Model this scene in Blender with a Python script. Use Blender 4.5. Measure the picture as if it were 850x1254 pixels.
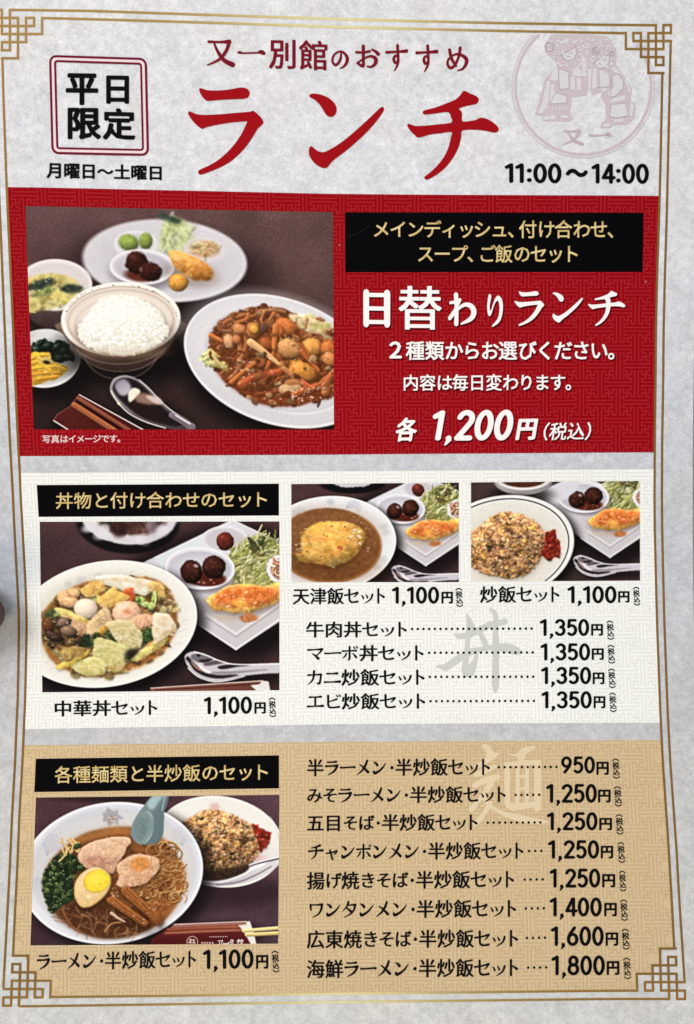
import bpy, bmesh, math, random
import numpy as np
from mathutils import Vector, Matrix
from mathutils.geometry import tessellate_polygon

for o in list(bpy.data.objects):
    bpy.data.objects.remove(o)
scene = bpy.context.scene
COL = scene.collection

# ------------------------------------------------------------------ camera
CAM_R = (0.093039, -0.034114, -0.003399)
CAM_T = (-0.001697, -0.047253, 0.279753)
FPX, PCX, PCY, PW, PH = 1150.0, 425.0, 627.0, 850.0, 1254.0


def _rot(r):
    x, y, z = r
    rx = np.array([[1, 0, 0], [0, math.cos(x), -math.sin(x)], [0, math.sin(x), math.cos(x)]])
    ry = np.array([[math.cos(y), 0, math.sin(y)], [0, 1, 0], [-math.sin(y), 0, math.cos(y)]])
    rz = np.array([[math.cos(z), -math.sin(z), 0], [math.sin(z), math.cos(z), 0], [0, 0, 1]])
    return rx @ ry @ rz


_D = np.diag([1.0, -1.0, -1.0])
_WC = _D @ _rot(CAM_R) @ _D            # world -> camera axes
_TC = _D @ np.array(CAM_T)
CAM_POS = -_WC.T @ _TC
cam_data = bpy.data.cameras.new("camera")
cam = bpy.data.objects.new("camera", cam_data)
COL.objects.link(cam)
mw = np.eye(4)
mw[:3, :3] = _WC.T
mw[:3, 3] = CAM_POS
cam.matrix_world = Matrix(mw.tolist())
cam_data.sensor_fit = 'VERTICAL'
cam_data.sensor_height = 24.0
cam_data.lens = 24.0 * FPX / PH
cam_data.clip_start = 0.01
cam_data.clip_end = 50.0
scene.camera = cam

# ------------------------------------------------------------------ world, lamps, exposure
world = bpy.data.worlds.new("World")
scene.world = world
world.use_nodes = True
bg = world.node_tree.nodes["Background"]
bg.inputs[0].default_value = (0.95, 0.98, 1.0, 1)
bg.inputs[1].default_value = 0.52


def area_lamp(name, loc, target, size, power, color):
    d = bpy.data.lights.new(name, 'AREA')
    d.shape = 'DISK'
    d.size = size
    d.energy = power
    d.color = color
    o = bpy.data.objects.new(name, d)
    COL.objects.link(o)
    o.location = loc
    o.rotation_euler = (Vector(target) - Vector(loc)).to_track_quat('-Z', 'Y').to_euler()
    return o


area_lamp("ceiling_light", (-0.62, 0.62, 1.25), (0, 0, 0), 0.8, 15.6, (0.97, 0.985, 1.0))
area_lamp("warm_light", (-0.42, -0.62, 0.62), (-0.03, -0.1, 0.0), 0.3, 3.2, (1.0, 0.74, 0.44))

scene.view_settings.view_transform = 'Standard'
scene.view_settings.look = 'None'
scene.view_settings.exposure = 0.0
scene.view_settings.gamma = 1.0
scene.render.engine = 'CYCLES'

# ------------------------------------------------------------------ the bent sheet: height above the table
BEND = [(0, 2, 0.007028), (0, 3, 0.006797), (0, 4, 0.006248), (1, 1, 0.005617), (1, 2, 0.001697),
        (1, 3, -0.003439), (2, 0, 0.002015), (2, 1, -0.000237), (2, 2, -0.001402), (3, 0, -0.002184)]


def height(u, v):
    return sum(c * (u / .1) ** i * (v / .15) ** j for i, j, c in BEND)


def at(px, py, lift=0.0):
    """points of the photograph (pixels) -> points of the printed sheet, lifted by `lift` metres"""
    px = np.asarray(px, float)
    py = np.asarray(py, float)
    d = np.stack([(px - PCX) / FPX, -(py - PCY) / FPX, -np.ones_like(px)], -1) @ _WC
    z = np.zeros_like(px)
    for _ in range(9):
        k = (z - CAM_POS[2]) / d[..., 2]
        X = CAM_POS[0] + d[..., 0] * k
        Y = CAM_POS[1] + d[..., 1] * k
        z = height(X, -Y) + lift
    return np.stack([X, Y, z], -1)


def lin(c):
    c = np.asarray(c, float) / 255.0
    return np.where(c <= 0.04045, c / 12.92, ((c + 0.055) / 1.055) ** 2.4)


INK_K = 0.88
L_PANEL, L_PATTERN, L_PHOTO, L_MARK, L_SHADE, L_TEXT = 4e-5, 7e-5, 1.0e-4, 9e-5, 1.3e-4, 1.6e-4


# ------------------------------------------------------------------ materials
def new_mat(name):
    m = bpy.data.materials.new(name)
    m.use_nodes = True
    return m, m.node_tree.nodes, m.node_tree.links, m.node_tree.nodes["Principled BSDF"]


def ink_material():
    m, N, L, b = new_mat("printed_ink")
    a = N.new("ShaderNodeAttribute")
    a.attribute_name = "Col"
    tc = N.new("ShaderNodeTexCoord")
    n1 = N.new("ShaderNodeTexNoise")
    n1.inputs["Scale"].default_value = 1900
    n1.inputs["Detail"].default_value = 3
    n2 = N.new("ShaderNodeTexNoise")
    n2.inputs["Scale"].default_value = 60
    n2.inputs["Detail"].default_value = 4
    for n in (n1, n2):
        L.new(tc.outputs["Object"], n.inputs["Vector"])
    add = N.new("ShaderNodeMath")
    add.operation = 'MULTIPLY_ADD'
    L.new(n2.outputs["Fac"], add.inputs[0])
    add.inputs[1].default_value = 0.35
    L.new(n1.outputs["Fac"], add.inputs[2])
    mr = N.new("ShaderNodeMapRange")
    mr.inputs["From Min"].default_value = 0.3
    mr.inputs["From Max"].default_value = 1.05
    mr.inputs["To Min"].default_value = 0.90
    mr.inputs["To Max"].default_value = 1.10
    L.new(add.outputs[0], mr.inputs["Value"])
    mul = N.new("ShaderNodeMix")
    mul.data_type = 'RGBA'
    mul.blend_type = 'MULTIPLY'
    mul.inputs["Factor"].default_value = 1.0
    L.new(a.outputs["Color"], mul.inputs[6])
    L.new(mr.outputs["Result"], mul.inputs[7])
    L.new(mul.outputs[2], b.inputs["Base Color"])
    b.inputs["Roughness"].default_value = 0.55
    b.inputs["Specular IOR Level"].default_value = 0.02
    return m


def paper_material():
    """mottled grey washi print: cloudy blotches, fine grain and pale fibres"""
    m, N, L, b = new_mat("washi_paper")
    a = N.new("ShaderNodeAttribute")
    a.attribute_name = "Col"
    tc = N.new("ShaderNodeTexCoord")

    def noise(scale, detail, rough=0.6, dist=0.0):
        n = N.new("ShaderNodeTexNoise")
        n.inputs["Scale"].default_value = scale
        n.inputs["Detail"].default_value = detail
        n.inputs["Roughness"].default_value = rough
        n.inputs["Distortion"].default_value = dist
        L.new(tc.outputs["Object"], n.inputs["Vector"])
        return n

    def rng(sock, f0, f1, t0, t1):
        r = N.new("ShaderNodeMapRange")
        r.inputs["From Min"].default_value = f0
        r.inputs["From Max"].default_value = f1
        r.inputs["To Min"].default_value = t0
        r.inputs["To Max"].default_value = t1
        L.new(sock, r.inputs["Value"])
        return r.outputs["Result"]

    def mul(x, y):
        k = N.new("ShaderNodeMath")
        k.operation = 'MULTIPLY'
        L.new(x, k.inputs[0])
        L.new(y, k.inputs[1])
        return k.outputs[0]

    cloud = rng(noise(150, 5, 0.62, 0.6).outputs["Fac"], 0.3, 0.7, 0.905, 1.085)
    blot = rng(noise(520, 3).outputs["Fac"], 0.3, 0.7, 0.89, 1.11)
    grain = rng(noise(1700, 2).outputs["Fac"], 0.3, 0.7, 0.89, 1.11)
    fib = noise(260, 2, 0.5, 4.0)
    fs = N.new("ShaderNodeMath")
    fs.operation = 'SUBTRACT'
    L.new(fib.outputs["Fac"], fs.inputs[0])
    fs.inputs[1].default_value = 0.5
    fa = N.new("ShaderNodeMath")
    fa.operation = 'ABSOLUTE'
    L.new(fs.outputs[0], fa.inputs[0])
    fibre = rng(fa.outputs[0], 0.0, 0.012, 1.07, 1.0)
    tone = mul(mul(cloud, blot), mul(grain, fibre))
    tint = N.new("ShaderNodeMix")
    tint.data_type = 'RGBA'
    tint.inputs[6].default_value = (1.0, 0.99, 0.985, 1)
    tint.inputs[7].default_value = (0.97, 0.985, 1.015, 1)
    L.new(rng(noise(60, 3).outputs["Fac"], 0.35, 0.65, 0, 1), tint.inputs["Factor"])
    m1 = N.new("ShaderNodeMix")
    m1.data_type = 'RGBA'
    m1.blend_type = 'MULTIPLY'
    m1.inputs["Factor"].default_value = 1
    L.new(a.outputs["Color"], m1.inputs[6])
    L.new(tint.outputs[2], m1.inputs[7])
    m2 = N.new("ShaderNodeMix")
    m2.data_type = 'RGBA'
    m2.blend_type = 'MULTIPLY'
    m2.inputs["Factor"].default_value = 1
    L.new(m1.outputs[2], m2.inputs[6])
    L.new(tone, m2.inputs[7])
    L.new(m2.outputs[2], b.inputs["Base Color"])
    b.inputs["Roughness"].default_value = 0.6
    b.inputs["Specular IOR Level"].default_value = 0.10
    return m


def noise_material(name, c0, c1, scale, rough):
    m, N, L, b = new_mat(name)
    tc = N.new("ShaderNodeTexCoord")
    n = N.new("ShaderNodeTexNoise")
    n.inputs["Scale"].default_value = scale
    n.inputs["Detail"].default_value = 6
    L.new(tc.outputs["Object"], n.inputs["Vector"])
    r = N.new("ShaderNodeValToRGB")
    r.color_ramp.elements[0].position = 0.35
    r.color_ramp.elements[1].position = 0.68
    r.color_ramp.elements[0].color = (*c0, 1)
    r.color_ramp.elements[1].color = (*c1, 1)
    L.new(n.outputs["Fac"], r.inputs["Fac"])
    L.new(r.outputs["Color"], b.inputs["Base Color"])
    bp = N.new("ShaderNodeBump")
    bp.inputs["Strength"].default_value = 0.25
    bp.inputs["Distance"].default_value = 0.0004
    L.new(n.outputs["Fac"], bp.inputs["Height"])
    L.new(bp.outputs["Normal"], b.inputs["Normal"])
    b.inputs["Roughness"].default_value = rough
    return m


INK = ink_material()
PAPER = paper_material()


# ------------------------------------------------------------------ mesh helpers
def raw_mesh(name, V, F, parent=None, mat=INK, col=None, label=None):
    """V: n x 3 world points, F: faces, col: one display colour or one per vertex"""
    me = bpy.data.meshes.new(name)
    V = np.asarray(V, np.float32)
    if isinstance(F, np.ndarray):
        n, k = F.shape
        me.vertices.add(len(V))
        me.vertices.foreach_set("co", V.ravel())
        me.loops.add(n * k)
        me.loops.foreach_set("vertex_index", F.astype(np.int32).ravel())
        me.polygons.add(n)
        me.polygons.foreach_set("loop_start", np.arange(0, n * k, k, dtype=np.int32))
        me.update(calc_edges=True)
    else:
        me.from_pydata([tuple(map(float, p)) for p in V], [], [tuple(map(int, f)) for f in F])
        me.update()
    if col is not None:
        c = np.asarray(col, float)
        if c.ndim == 1:
            c = np.repeat(c[None], len(V), 0)
        rgba = np.ones((len(V), 4), np.float32)
        rgba[:, :3] = lin(c) * INK_K
        at_ = me.color_attributes.new("Col", 'FLOAT_COLOR', 'POINT')
        at_.data.foreach_set("color", rgba.ravel())
    me.materials.append(mat)
    o = bpy.data.objects.new(name, me)
    COL.objects.link(o)
    if parent is not None:
        o.parent = parent
    if label:
        o["label"] = label
    return o


class Flat:
    """collects flat shapes in photograph pixels; build() lays them on the sheet as one mesh"""

    def __init__(s):
        s.V, s.F, s.Z, s.C, s.n = [], [], [], [], 0

    def add(s, pts, faces, col=None, z=0.0):
        pts = np.asarray(pts, float)
        s.V.append(pts)
        s.F += [tuple(int(i) + s.n for i in f) for f in faces]
        zz = np.asarray(z, float)
        s.Z.append(np.full(len(pts), float(zz)) if zz.ndim == 0 else zz)
        if col is not None:
            c = np.asarray(col, float)
            s.C.append(np.repeat(c[None], len(pts), 0) if c.ndim == 1 else c)
        s.n += len(pts)

    def poly(s, pts, col=None, z=0.0, smooth=0):
        if smooth:
            pts = catmull(pts, smooth)
        t = tessellate_polygon([[Vector((p[0], p[1], 0)) for p in pts]])
        s.add(pts, t, col, z)

    def quad(s, q, col=None, z=0.0, nx=1, ny=1):
        q = np.asarray(q, float)          # TL TR BR BL
        a, b = np.meshgrid(np.linspace(0, 1, nx + 1), np.linspace(0, 1, ny + 1))
        a, b = a.ravel()[:, None], b.ravel()[:, None]
        P = (q[0] * (1 - a) + q[1] * a) * (1 - b) + (q[3] * (1 - a) + q[2] * a) * b
        w = nx + 1
        F = [(j * w + i, (j + 1) * w + i, (j + 1) * w + i + 1, j * w + i + 1) for j in range(ny) for i in range(nx)]
        s.add(P, F, col, z)

    def ribbon(s, pts, w, col=None, z=0.0, closed=False, caps=0, mitre=True):
        """polyline of width w (number or per point) with mitred corners"""
        P = np.asarray(pts, float)
        n = len(P)
        W = np.full(n, float(w)) if np.ndim(w) == 0 else np.asarray(w, float)
        if closed:
            prv, nxt = np.roll(P, 1, 0), np.roll(P, -1, 0)
        else:
            prv = np.vstack([2 * P[0] - P[1], P[:-1]])
            nxt = np.vstack([P[1:], 2 * P[-1] - P[-2]])
        d0 = P - prv
        d1 = nxt - P
        d0 /= np.linalg.norm(d0, axis=1)[:, None] + 1e-9
        d1 /= np.linalg.norm(d1, axis=1)[:, None] + 1e-9
        t = d0 + d1
        t /= np.linalg.norm(t, axis=1)[:, None] + 1e-9
        nrm = np.stack([-t[:, 1], t[:, 0]], 1)
        cosh = np.clip((nrm * np.stack([-d0[:, 1], d0[:, 0]], 1)).sum(1), 0.55 if mitre else 0.95, 1)
        off = nrm * (W / 2 / cosh)[:, None]
        A, B = P + off, P - off
        V = np.vstack([A, B])
        m = n if closed else n - 1
        F = [(i, (i + 1) % n, n + (i + 1) % n, n + i) for i in range(m)]
        zz = z + 5e-8 * np.arange(n)
        Z = np.concatenate([zz, zz])
        cc = None
        if col is not None:
            cc = np.asarray(col, float)
            if cc.ndim == 2:
                cc = np.vstack([cc, cc])
        s.add(V, F, cc, Z)
        if caps and not closed:
            for p, dr, ww, c0 in ((P[0], -d1[0], W[0], 0), (P[-1], d0[-1], W[-1], -1)):
                a0 = math.atan2(dr[1], dr[0])
                k = 7
                ang = a0 + np.linspace(-math.pi / 2, math.pi / 2, k)
                fan = np.vstack([p, p + ww / 2 * np.stack([np.cos(ang), np.sin(ang)], 1)])
                cf = None
                if col is not None:
                    cf = np.asarray(col, float)
                    if cf.ndim == 2:
                        cf = cf[c0]
                s.add(fan, [(0, i, i + 1) for i in range(1, k)], cf, z + 5e-8 * (n if c0 else -1))

    def build(s, name, parent, lift, col=None, label=None, cell=0):
        P = np.vstack(s.V)
        Z = np.concatenate(s.Z)
        F = s.F
        C = np.vstack(s.C) if s.C else None
        if cell:                          # cut large faces so that they follow the bent sheet
            bm = bmesh.new()
            vs = [bm.verts.new((p[0], p[1], zz * 1e6)) for p, zz in zip(P, Z)]
            for f in F:
                try:
                    bm.faces.new([vs[i] for i in f])
                except ValueError:
                    pass
            for ax in (0, 1):
                lo, hi = P[:, ax].min(), P[:, ax].max()
                c = lo + cell
                while c < hi - 1:
                    no = (1, 0, 0) if ax == 0 else (0, 1, 0)
                    bmesh.ops.bisect_plane(bm, geom=bm.verts[:] + bm.edges[:] + bm.faces[:],
                                           plane_co=(c, c, 0), plane_no=no)
                    c += cell
            bm.verts.index_update()
            P = np.array([(v.co.x, v.co.y) for v in bm.verts])
            Z = np.array([v.co.z for v in bm.verts]) * 1e-6
            F = [[v.index for v in f.verts] for f in bm.faces]
            bm.free()
            C = None
        W = at(P[:, 0], P[:, 1], lift + Z)
        # faces must look up
        up = []
        for f in F:
            a, b, c = P[f[0]], P[f[1]], P[f[2]]
            cr = (b[0] - a[0]) * (c[1] - a[1]) - (b[1] - a[1]) * (c[0] - a[0])
            up.append(tuple(f) if cr < 0 else tuple(f)[::-1])
        return raw_mesh(name, W, up, parent, INK, col if col is not None else C, label)


def catmull(pts, k=4, closed=True):
    P = np.asarray(pts, float)
    n = len(P)
    out = []
    rngi = range(n) if closed else range(n - 1)
    for i in rngi:
        if closed:
            p0, p1, p2, p3 = P[i - 1], P[i], P[(i + 1) % n], P[(i + 2) % n]
        else:
            p0, p1, p2, p3 = P[max(i - 1, 0)], P[i], P[i + 1], P[min(i + 2, n - 1)]
        for t in np.arange(k) / k:
            out.append(0.5 * (2 * p1 + (p2 - p0) * t + (2 * p0 - 5 * p1 + 4 * p2 - p3) * t * t
                              + (3 * p1 - p0 - 3 * p2 + p3) * t ** 3))
    if not closed:
        out.append(P[-1])
    return np.array(out)


def zoomed(pts, ox, oy, k):
    return [(ox + p[0] / k, oy + p[1] / k) + tuple(p[2:]) for p in pts]
# ------------------------------------------------------------------ measured lines of the print (photograph pixels)
def ip(tab, x):
    t = np.asarray(tab, float)
    return np.interp(x, t[:, 0], t[:, 1])


LEFT_IN = [(60, 2.6), (110, 3.9), (215, 7.6), (265, 9.7), (400, 15.9), (460, 18.3), (540, 22), (575, 24), (610, 25.4), (640, 27.2),
           (710, 31), (740, 32.2), (765, 32.7), (800, 32.1), (860, 30.7), (875, 30), (935, 27.4), (1000, 23.6), (1060, 21.3),
           (1130, 17.7), (1172, 15.9)]
LEFT_OUT = [(60, -8.4), (110, -6.8), (215, -2.2), (265, 0), (400, 5.6), (460, 8.3), (540, 12.1), (610, 15.9), (640, 17.2), (710, 20.9),
            (740, 22.6), (765, 23.2), (800, 22.8), (860, 21.6), (875, 20.8), (935, 18.3), (1000, 14.7), (1060, 12.1), (1130, 8.4),
            (1212, 3.9)]
RIGHT_IN = [(89, 811.2), (150, 810), (215, 808.6), (265, 807.2), (330, 805), (400, 803.4), (460, 802.9), (540, 802), (610, 801.5),
            (650, 801.9), (700, 803.1), (760, 804.6), (875, 808.8), (935, 811.9), (1040, 819), (1100, 822.5), (1162, 825.8)]
RIGHT_OUT = [(50, 821.5), (150, 819.2), (215, 817.7), (265, 816.6), (330, 814.5), (400, 812.8), (460, 812.3), (540, 811), (610, 810.6),
             (650, 811), (700, 812.1), (760, 813.6), (875, 817.8), (935, 821), (1040, 828.5), (1100, 831.8), (1204, 838.6)]
TOP_OUT = [(11.9, 11.9), (110, 13.3), (250, 18), (425, 23.6), (600, 28), (740, 30.3), (803, 30.8)]
TOP_IN = [(51.5, 22), (110, 23.4), (250, 27.5), (400, 32.6), (450, 33.8), (600, 37.5), (766.5, 40.6)]
BOT_IN = [(61, 1221), (200, 1219.6), (400, 1217), (500, 1216), (740, 1213.4), (781, 1213.2)]
BOT_OUT = [(23, 1232.4), (110, 1231.2), (400, 1227.2), (600, 1225), (740, 1223.4), (820, 1223.4)]
RED_T = [(0, 229), (50, 229.6), (225, 233.4), (400, 237.3), (500, 238.3), (780, 239.6), (810, 240)]
RED_B = [(20, 558.6), (60, 558.5), (400, 556.8), (450, 556.3), (780, 554), (810, 554)]
CRE_T = [(20, 579), (60, 579), (400, 577), (450, 577), (780, 574.5), (810, 574.5)]
CRE_B = [(25, 892.7), (60, 892.3), (400, 887), (450, 886.4), (780, 885), (815, 885.2)]
TAN_T = [(25, 913), (60, 912.4), (400, 908.6), (450, 908.3), (780, 906.5), (815, 906.5)]

# ------------------------------------------------------------------ surface the sheet lies on, and the sheet
gu, gv = np.meshgrid(np.linspace(-.106, .106, 40), np.linspace(-.11, .196, 60))
TABLE_Z = float(height(gu, gv).min()) - 0.0009
tb = bmesh.new()
bmesh.ops.create_grid(tb, x_segments=6, y_segments=6, size=0.7)
for v in tb.verts:
    v.co.z = TABLE_Z
tme = bpy.data.meshes.new("table_surface")
tb.to_mesh(tme)
tb.free()
tme.materials.append(noise_material("pale_laminate", (0.34, 0.335, 0.33), (0.46, 0.455, 0.45), 300, 0.5))
table = bpy.data.objects.new("table_surface", tme)
COL.objects.link(table)
table["kind"] = "structure"

UR = float(at(848.3, 600)[0])
V0, V1 = -0.106, 0.1935
NU, NV = 90, 130
gu, gv = np.meshgrid(np.linspace(-UR, UR, NU + 1), np.linspace(V0, V1, NV + 1))
gu, gv = gu.ravel(), gv.ravel()
hz = height(gu, gv)
top = np.stack([gu, -gv, hz], -1)
bot = np.stack([gu, -gv, hz - 0.0003], -1)
w = NU + 1
nt = len(top)
F = []
for j in range(NV):
    for i in range(NU):
        a = j * w + i
        F.append((a, a + w, a + w + 1, a + 1))
        F.append((nt + a, nt + a + 1, nt + a + w + 1, nt + a + w))
for i in range(NU):
    F.append((i, i + 1, nt + i + 1, nt + i))
    b = NV * w + i
    F.append((b, nt + b, nt + b + 1, b + 1))
for j in range(NV):
    a = j * w
    F.append((a, nt + a, nt + a + w, a + w))
    b = a + NU
    F.append((b, b + w, nt + b + w, nt + b))
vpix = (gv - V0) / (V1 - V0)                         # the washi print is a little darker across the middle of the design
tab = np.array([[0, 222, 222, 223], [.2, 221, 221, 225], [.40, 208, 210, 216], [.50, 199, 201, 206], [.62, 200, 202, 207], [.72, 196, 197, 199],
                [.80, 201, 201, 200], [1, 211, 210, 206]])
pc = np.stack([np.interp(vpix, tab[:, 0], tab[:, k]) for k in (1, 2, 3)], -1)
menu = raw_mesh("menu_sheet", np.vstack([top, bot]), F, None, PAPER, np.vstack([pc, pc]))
menu["label"] = "printed Japanese lunch menu sheet with red, cream and tan panels inside a gold border"
menu["category"] = "menu"


# ------------------------------------------------------------------ colour panels with a key-fret pattern
def panel_map(s, t, tb_, bb_, lf, rt):
    y0, y1 = ip(tb_, 425), ip(bb_, 425)
    y = y0 + (y1 - y0) * t
    x = None
    for _ in range(3):
        xl, xr = lf(y), rt(y)
        x = xl + (xr - xl) * s
        y = ip(tb_, x) * (1 - t) + ip(bb_, x) * t
    return x, y


def panel(name, tb_, bb_, lf, rt, col, pcol, nu, nv, phase, label, bands=None, pname="fret_pattern"):
    """bands: list of (t0, t1, left function, right function)"""
    f = Flat()
    bands = bands or [(0, 1, lf, rt)]
    for (t0, t1, l2, r2) in bands:
        ny = max(2, int(36 * (t1 - t0)))
        a, b = np.meshgrid(np.linspace(0, 1, 61), np.linspace(t0, t1, ny + 1))
        a, b = a.ravel(), b.ravel()
        x, y = panel_map(a, b, tb_, bb_, l2, r2)
        w_ = 61
        f.add(np.stack([x, y], -1), [(j * w_ + i, (j + 1) * w_ + i, (j + 1) * w_ + i + 1, j * w_ + i + 1)
                                     for j in range(ny) for i in range(60)])
    o = f.build(name, menu, L_PANEL, col=col, label=label)
    # the fret: linked hooked crosses of alternating hand on a square lattice
    g = Flat()

    def seg(i0, j0, i1, j1, dz):
        i0, i1 = sorted((i0, i1))
        j0, j1 = sorted((j0, j1))
        h = 0.17
        r = [i0 - h, i1 + h, j0 - h, j1 + h]
        r[0], r[1] = max(r[0], 0.1), min(r[1], nu - 0.1)
        r[2], r[3] = max(r[2], 0.1), min(r[3], nv - 0.1)
        if r[0] >= r[1] or r[2] >= r[3]:
            return
        m = 3 if (r[1] - r[0] > 3 or r[3] - r[2] > 3) else 1
        a = np.linspace(0, 1, m + 1)
        if r[1] - r[0] > r[3] - r[2]:
            s_ = np.concatenate([r[0] + (r[1] - r[0]) * a] * 2) / nu
            t_ = np.repeat([r[2], r[3]], m + 1) / nv
        else:
            t_ = np.concatenate([r[2] + (r[3] - r[2]) * a] * 2) / nv
            s_ = np.repeat([r[0], r[1]], m + 1) / nu
        tm = t_.mean()
        x, y = panel_map(s_, t_, tb_, bb_, lf, rt)
        for (t0, t1, l2, r2) in bands:
            if len(bands) > 1 and t0 <= tm < t1 + 1e-6 and (x.min() < l2(y.mean()) + 1 or x.max() > r2(y.mean()) - 1):
                return
        g.add(np.stack([x, y], -1), [(k, k + 1, m + 2 + k, m + 1 + k) for k in range(m)], None, dz)

    for ci in range(-2, int(nu / 5) + 3):
        for cj in range(-2, int(nv / 5) + 3):
            s_ = 1 if (ci + cj) % 2 == 0 else -1
            bx, by = ci * 5 + phase[0], cj * 5 + phase[1]
            arm = [(0, 0), (0, -1), (-s_, -1), (-s_, -2)]
            if s_ == 1:
                arm = arm + [(6, -2)]
            for k in range(4):
                q = []
                for (x, y) in arm:
                    for _ in range(k):
                        x, y = -y, x
                    q.append((x, y))
                for (a, b) in zip(q[:-1], q[1:]):
                    seg(bx + a[0], by + a[1], bx + b[0], by + b[1], 0 if a[1] == b[1] else 1.5e-6)
    if g.n:
        g.build(pname, o, L_PATTERN, col=pcol)
    return o


Lf = lambda y: ip(LEFT_IN, y)
Rf = lambda y: ip(RIGHT_IN, y)
red_panel = panel("red_panel", RED_T, RED_B, Lf, Rf, (147, 7, 18), (167, 33, 42), 175, 70.5, (2.3, 4.2), "crimson panel with a lighter key-fret pattern")
cream_panel = panel("cream_panel", CRE_T, CRE_B, Lf, Rf, (244, 245, 242), (231, 233, 229), 178, 70.5, (1.0, 4.0), "off-white panel with a faint grey key-fret pattern")

# corner lattices of the gold border: index (i, j), i from the inside outwards along the width, j along the height
CORNER = {
    'TL': ((51.5, -9.85), (11.9, 9.9), 0.0),
    'TR': ((766.5, 9.2), (30.6, 9.8), 0.0),
    'BL': ((61.2, -9.55), (1231.6, -10.2), 0.35),
    'BR': ((780.6, 9.75), (1223.4, -10.3), -0.28),
}


def lat(c, i, j):
    (x0, dx), (y0, dy), sk = CORNER[c]
    return (x0 + dx * i + sk * j, y0 + dy * j)


bl3, bl2, bl0 = lat('BL', 3, 5)[0], lat('BL', 2, 4)[0], lat('BL', 0, 2)[0]
br3, br2, br0 = lat('BR', 3, 5)[0], lat('BR', 2, 4)[0], lat('BR', 0, 2)[0]
ty0, ty1 = ip(TAN_T, 425), ip(BOT_IN, 425)
tf = lambda y: (y - ty0) / (ty1 - ty0)
yb = [lat('BL', 0, k)[1] - 3.5 for k in (6, 4, 3)]
c_ = lambda v: (lambda y: np.full_like(np.asarray(y, float), v))
tan_panel = panel("tan_panel", TAN_T, BOT_IN, Lf, Rf, (214, 189, 150), (200, 174, 134), 178, 68.5, (1.5, 2.2),
                  "tan panel with a darker key-fret pattern",
                  bands=[(0, tf(yb[0]), Lf, Rf), (tf(yb[0]), tf(yb[1]), c_(bl3), c_(br3)),
                         (tf(yb[1]), tf(yb[2]), c_(bl2), c_(br2)), (tf(yb[2]), 1, c_(bl0), c_(br0))])


# ------------------------------------------------------------------ gold border
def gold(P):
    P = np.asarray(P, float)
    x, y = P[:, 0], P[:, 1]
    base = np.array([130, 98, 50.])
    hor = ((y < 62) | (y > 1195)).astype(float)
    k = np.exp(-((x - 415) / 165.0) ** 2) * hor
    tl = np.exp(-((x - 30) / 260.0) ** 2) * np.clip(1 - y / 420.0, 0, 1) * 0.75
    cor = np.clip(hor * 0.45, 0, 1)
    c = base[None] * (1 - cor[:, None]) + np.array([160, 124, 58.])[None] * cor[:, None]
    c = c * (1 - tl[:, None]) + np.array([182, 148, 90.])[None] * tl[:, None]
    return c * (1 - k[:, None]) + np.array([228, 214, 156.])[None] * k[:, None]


def border(lines):
    f = Flat()
    for tab_, vert, w_, a, b in lines:
        t = np.linspace(a, b, max(4, int(abs(b - a) / 12)))
        v = ip(tab_, t)
        P = np.stack([v, t], -1) if vert else np.stack([t, v], -1)
        f.ribbon(P, w_, gold(P))
    return f.build("border_line", menu, L_MARK)


border([(TOP_OUT, False, 2.9, lat('TL', 4, 0)[0] + 1.4, lat('TR', 4, 0)[0] - 1.4), (TOP_IN, False, 2.9, lat('TL', 0, 1)[0] + 1.4, lat('TR', 0, 1)[0] - 1.4)])
border([(BOT_OUT, False, 2.8, lat('BL', 4, 0)[0] + 1.4, lat('BR', 4, 0)[0] - 1.4), (BOT_IN, False, 2.8, lat('BL', 0, 1)[0] + 1.4, lat('BR', 0, 1)[0] - 1.4)])
border([(LEFT_IN, True, 2.8, 72.6, 1169), (LEFT_OUT, True, 2.8, 60, 1209.6)])
border([(RIGHT_IN, True, 2.8, 90.8, 1160.6), (RIGHT_OUT, True, 2.8, 51.6, 1202.0)])
for cn in CORNER:
    f = Flat()
    tI = {'TL': TOP_IN, 'TR': TOP_IN, 'BL': BOT_IN, 'BR': BOT_IN}[cn]
    A_ = [(0, 1), (0, 3), (5, 3), (5, 0), (6, 0), (6, 1), (3, 1), (3, 6), (5, 6)]
    B_ = [(4, 0), (4, 5), (5, 5), (5, 4), (2, 4), (2, 1), (1, 1), (1, 2), (6, 2)]
    for k, L_ in enumerate((A_, B_)):
        P = [lat(cn, *q) for q in L_]
        for m, (p, q) in enumerate(zip(P[:-1], P[1:])):
            p, q = np.array(p), np.array(q)
            d = (q - p) / np.linalg.norm(q - p) * 1.35
            S_ = np.array([p - d, q + d])
            f.ribbon(S_, 2.9, gold(S_), z=(k * 9 + m) * 4e-7)
    f.build("corner_ornament", menu, L_MARK + 4e-6)

# ------------------------------------------------------------------ lettering
GLYPHS = {}


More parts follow.
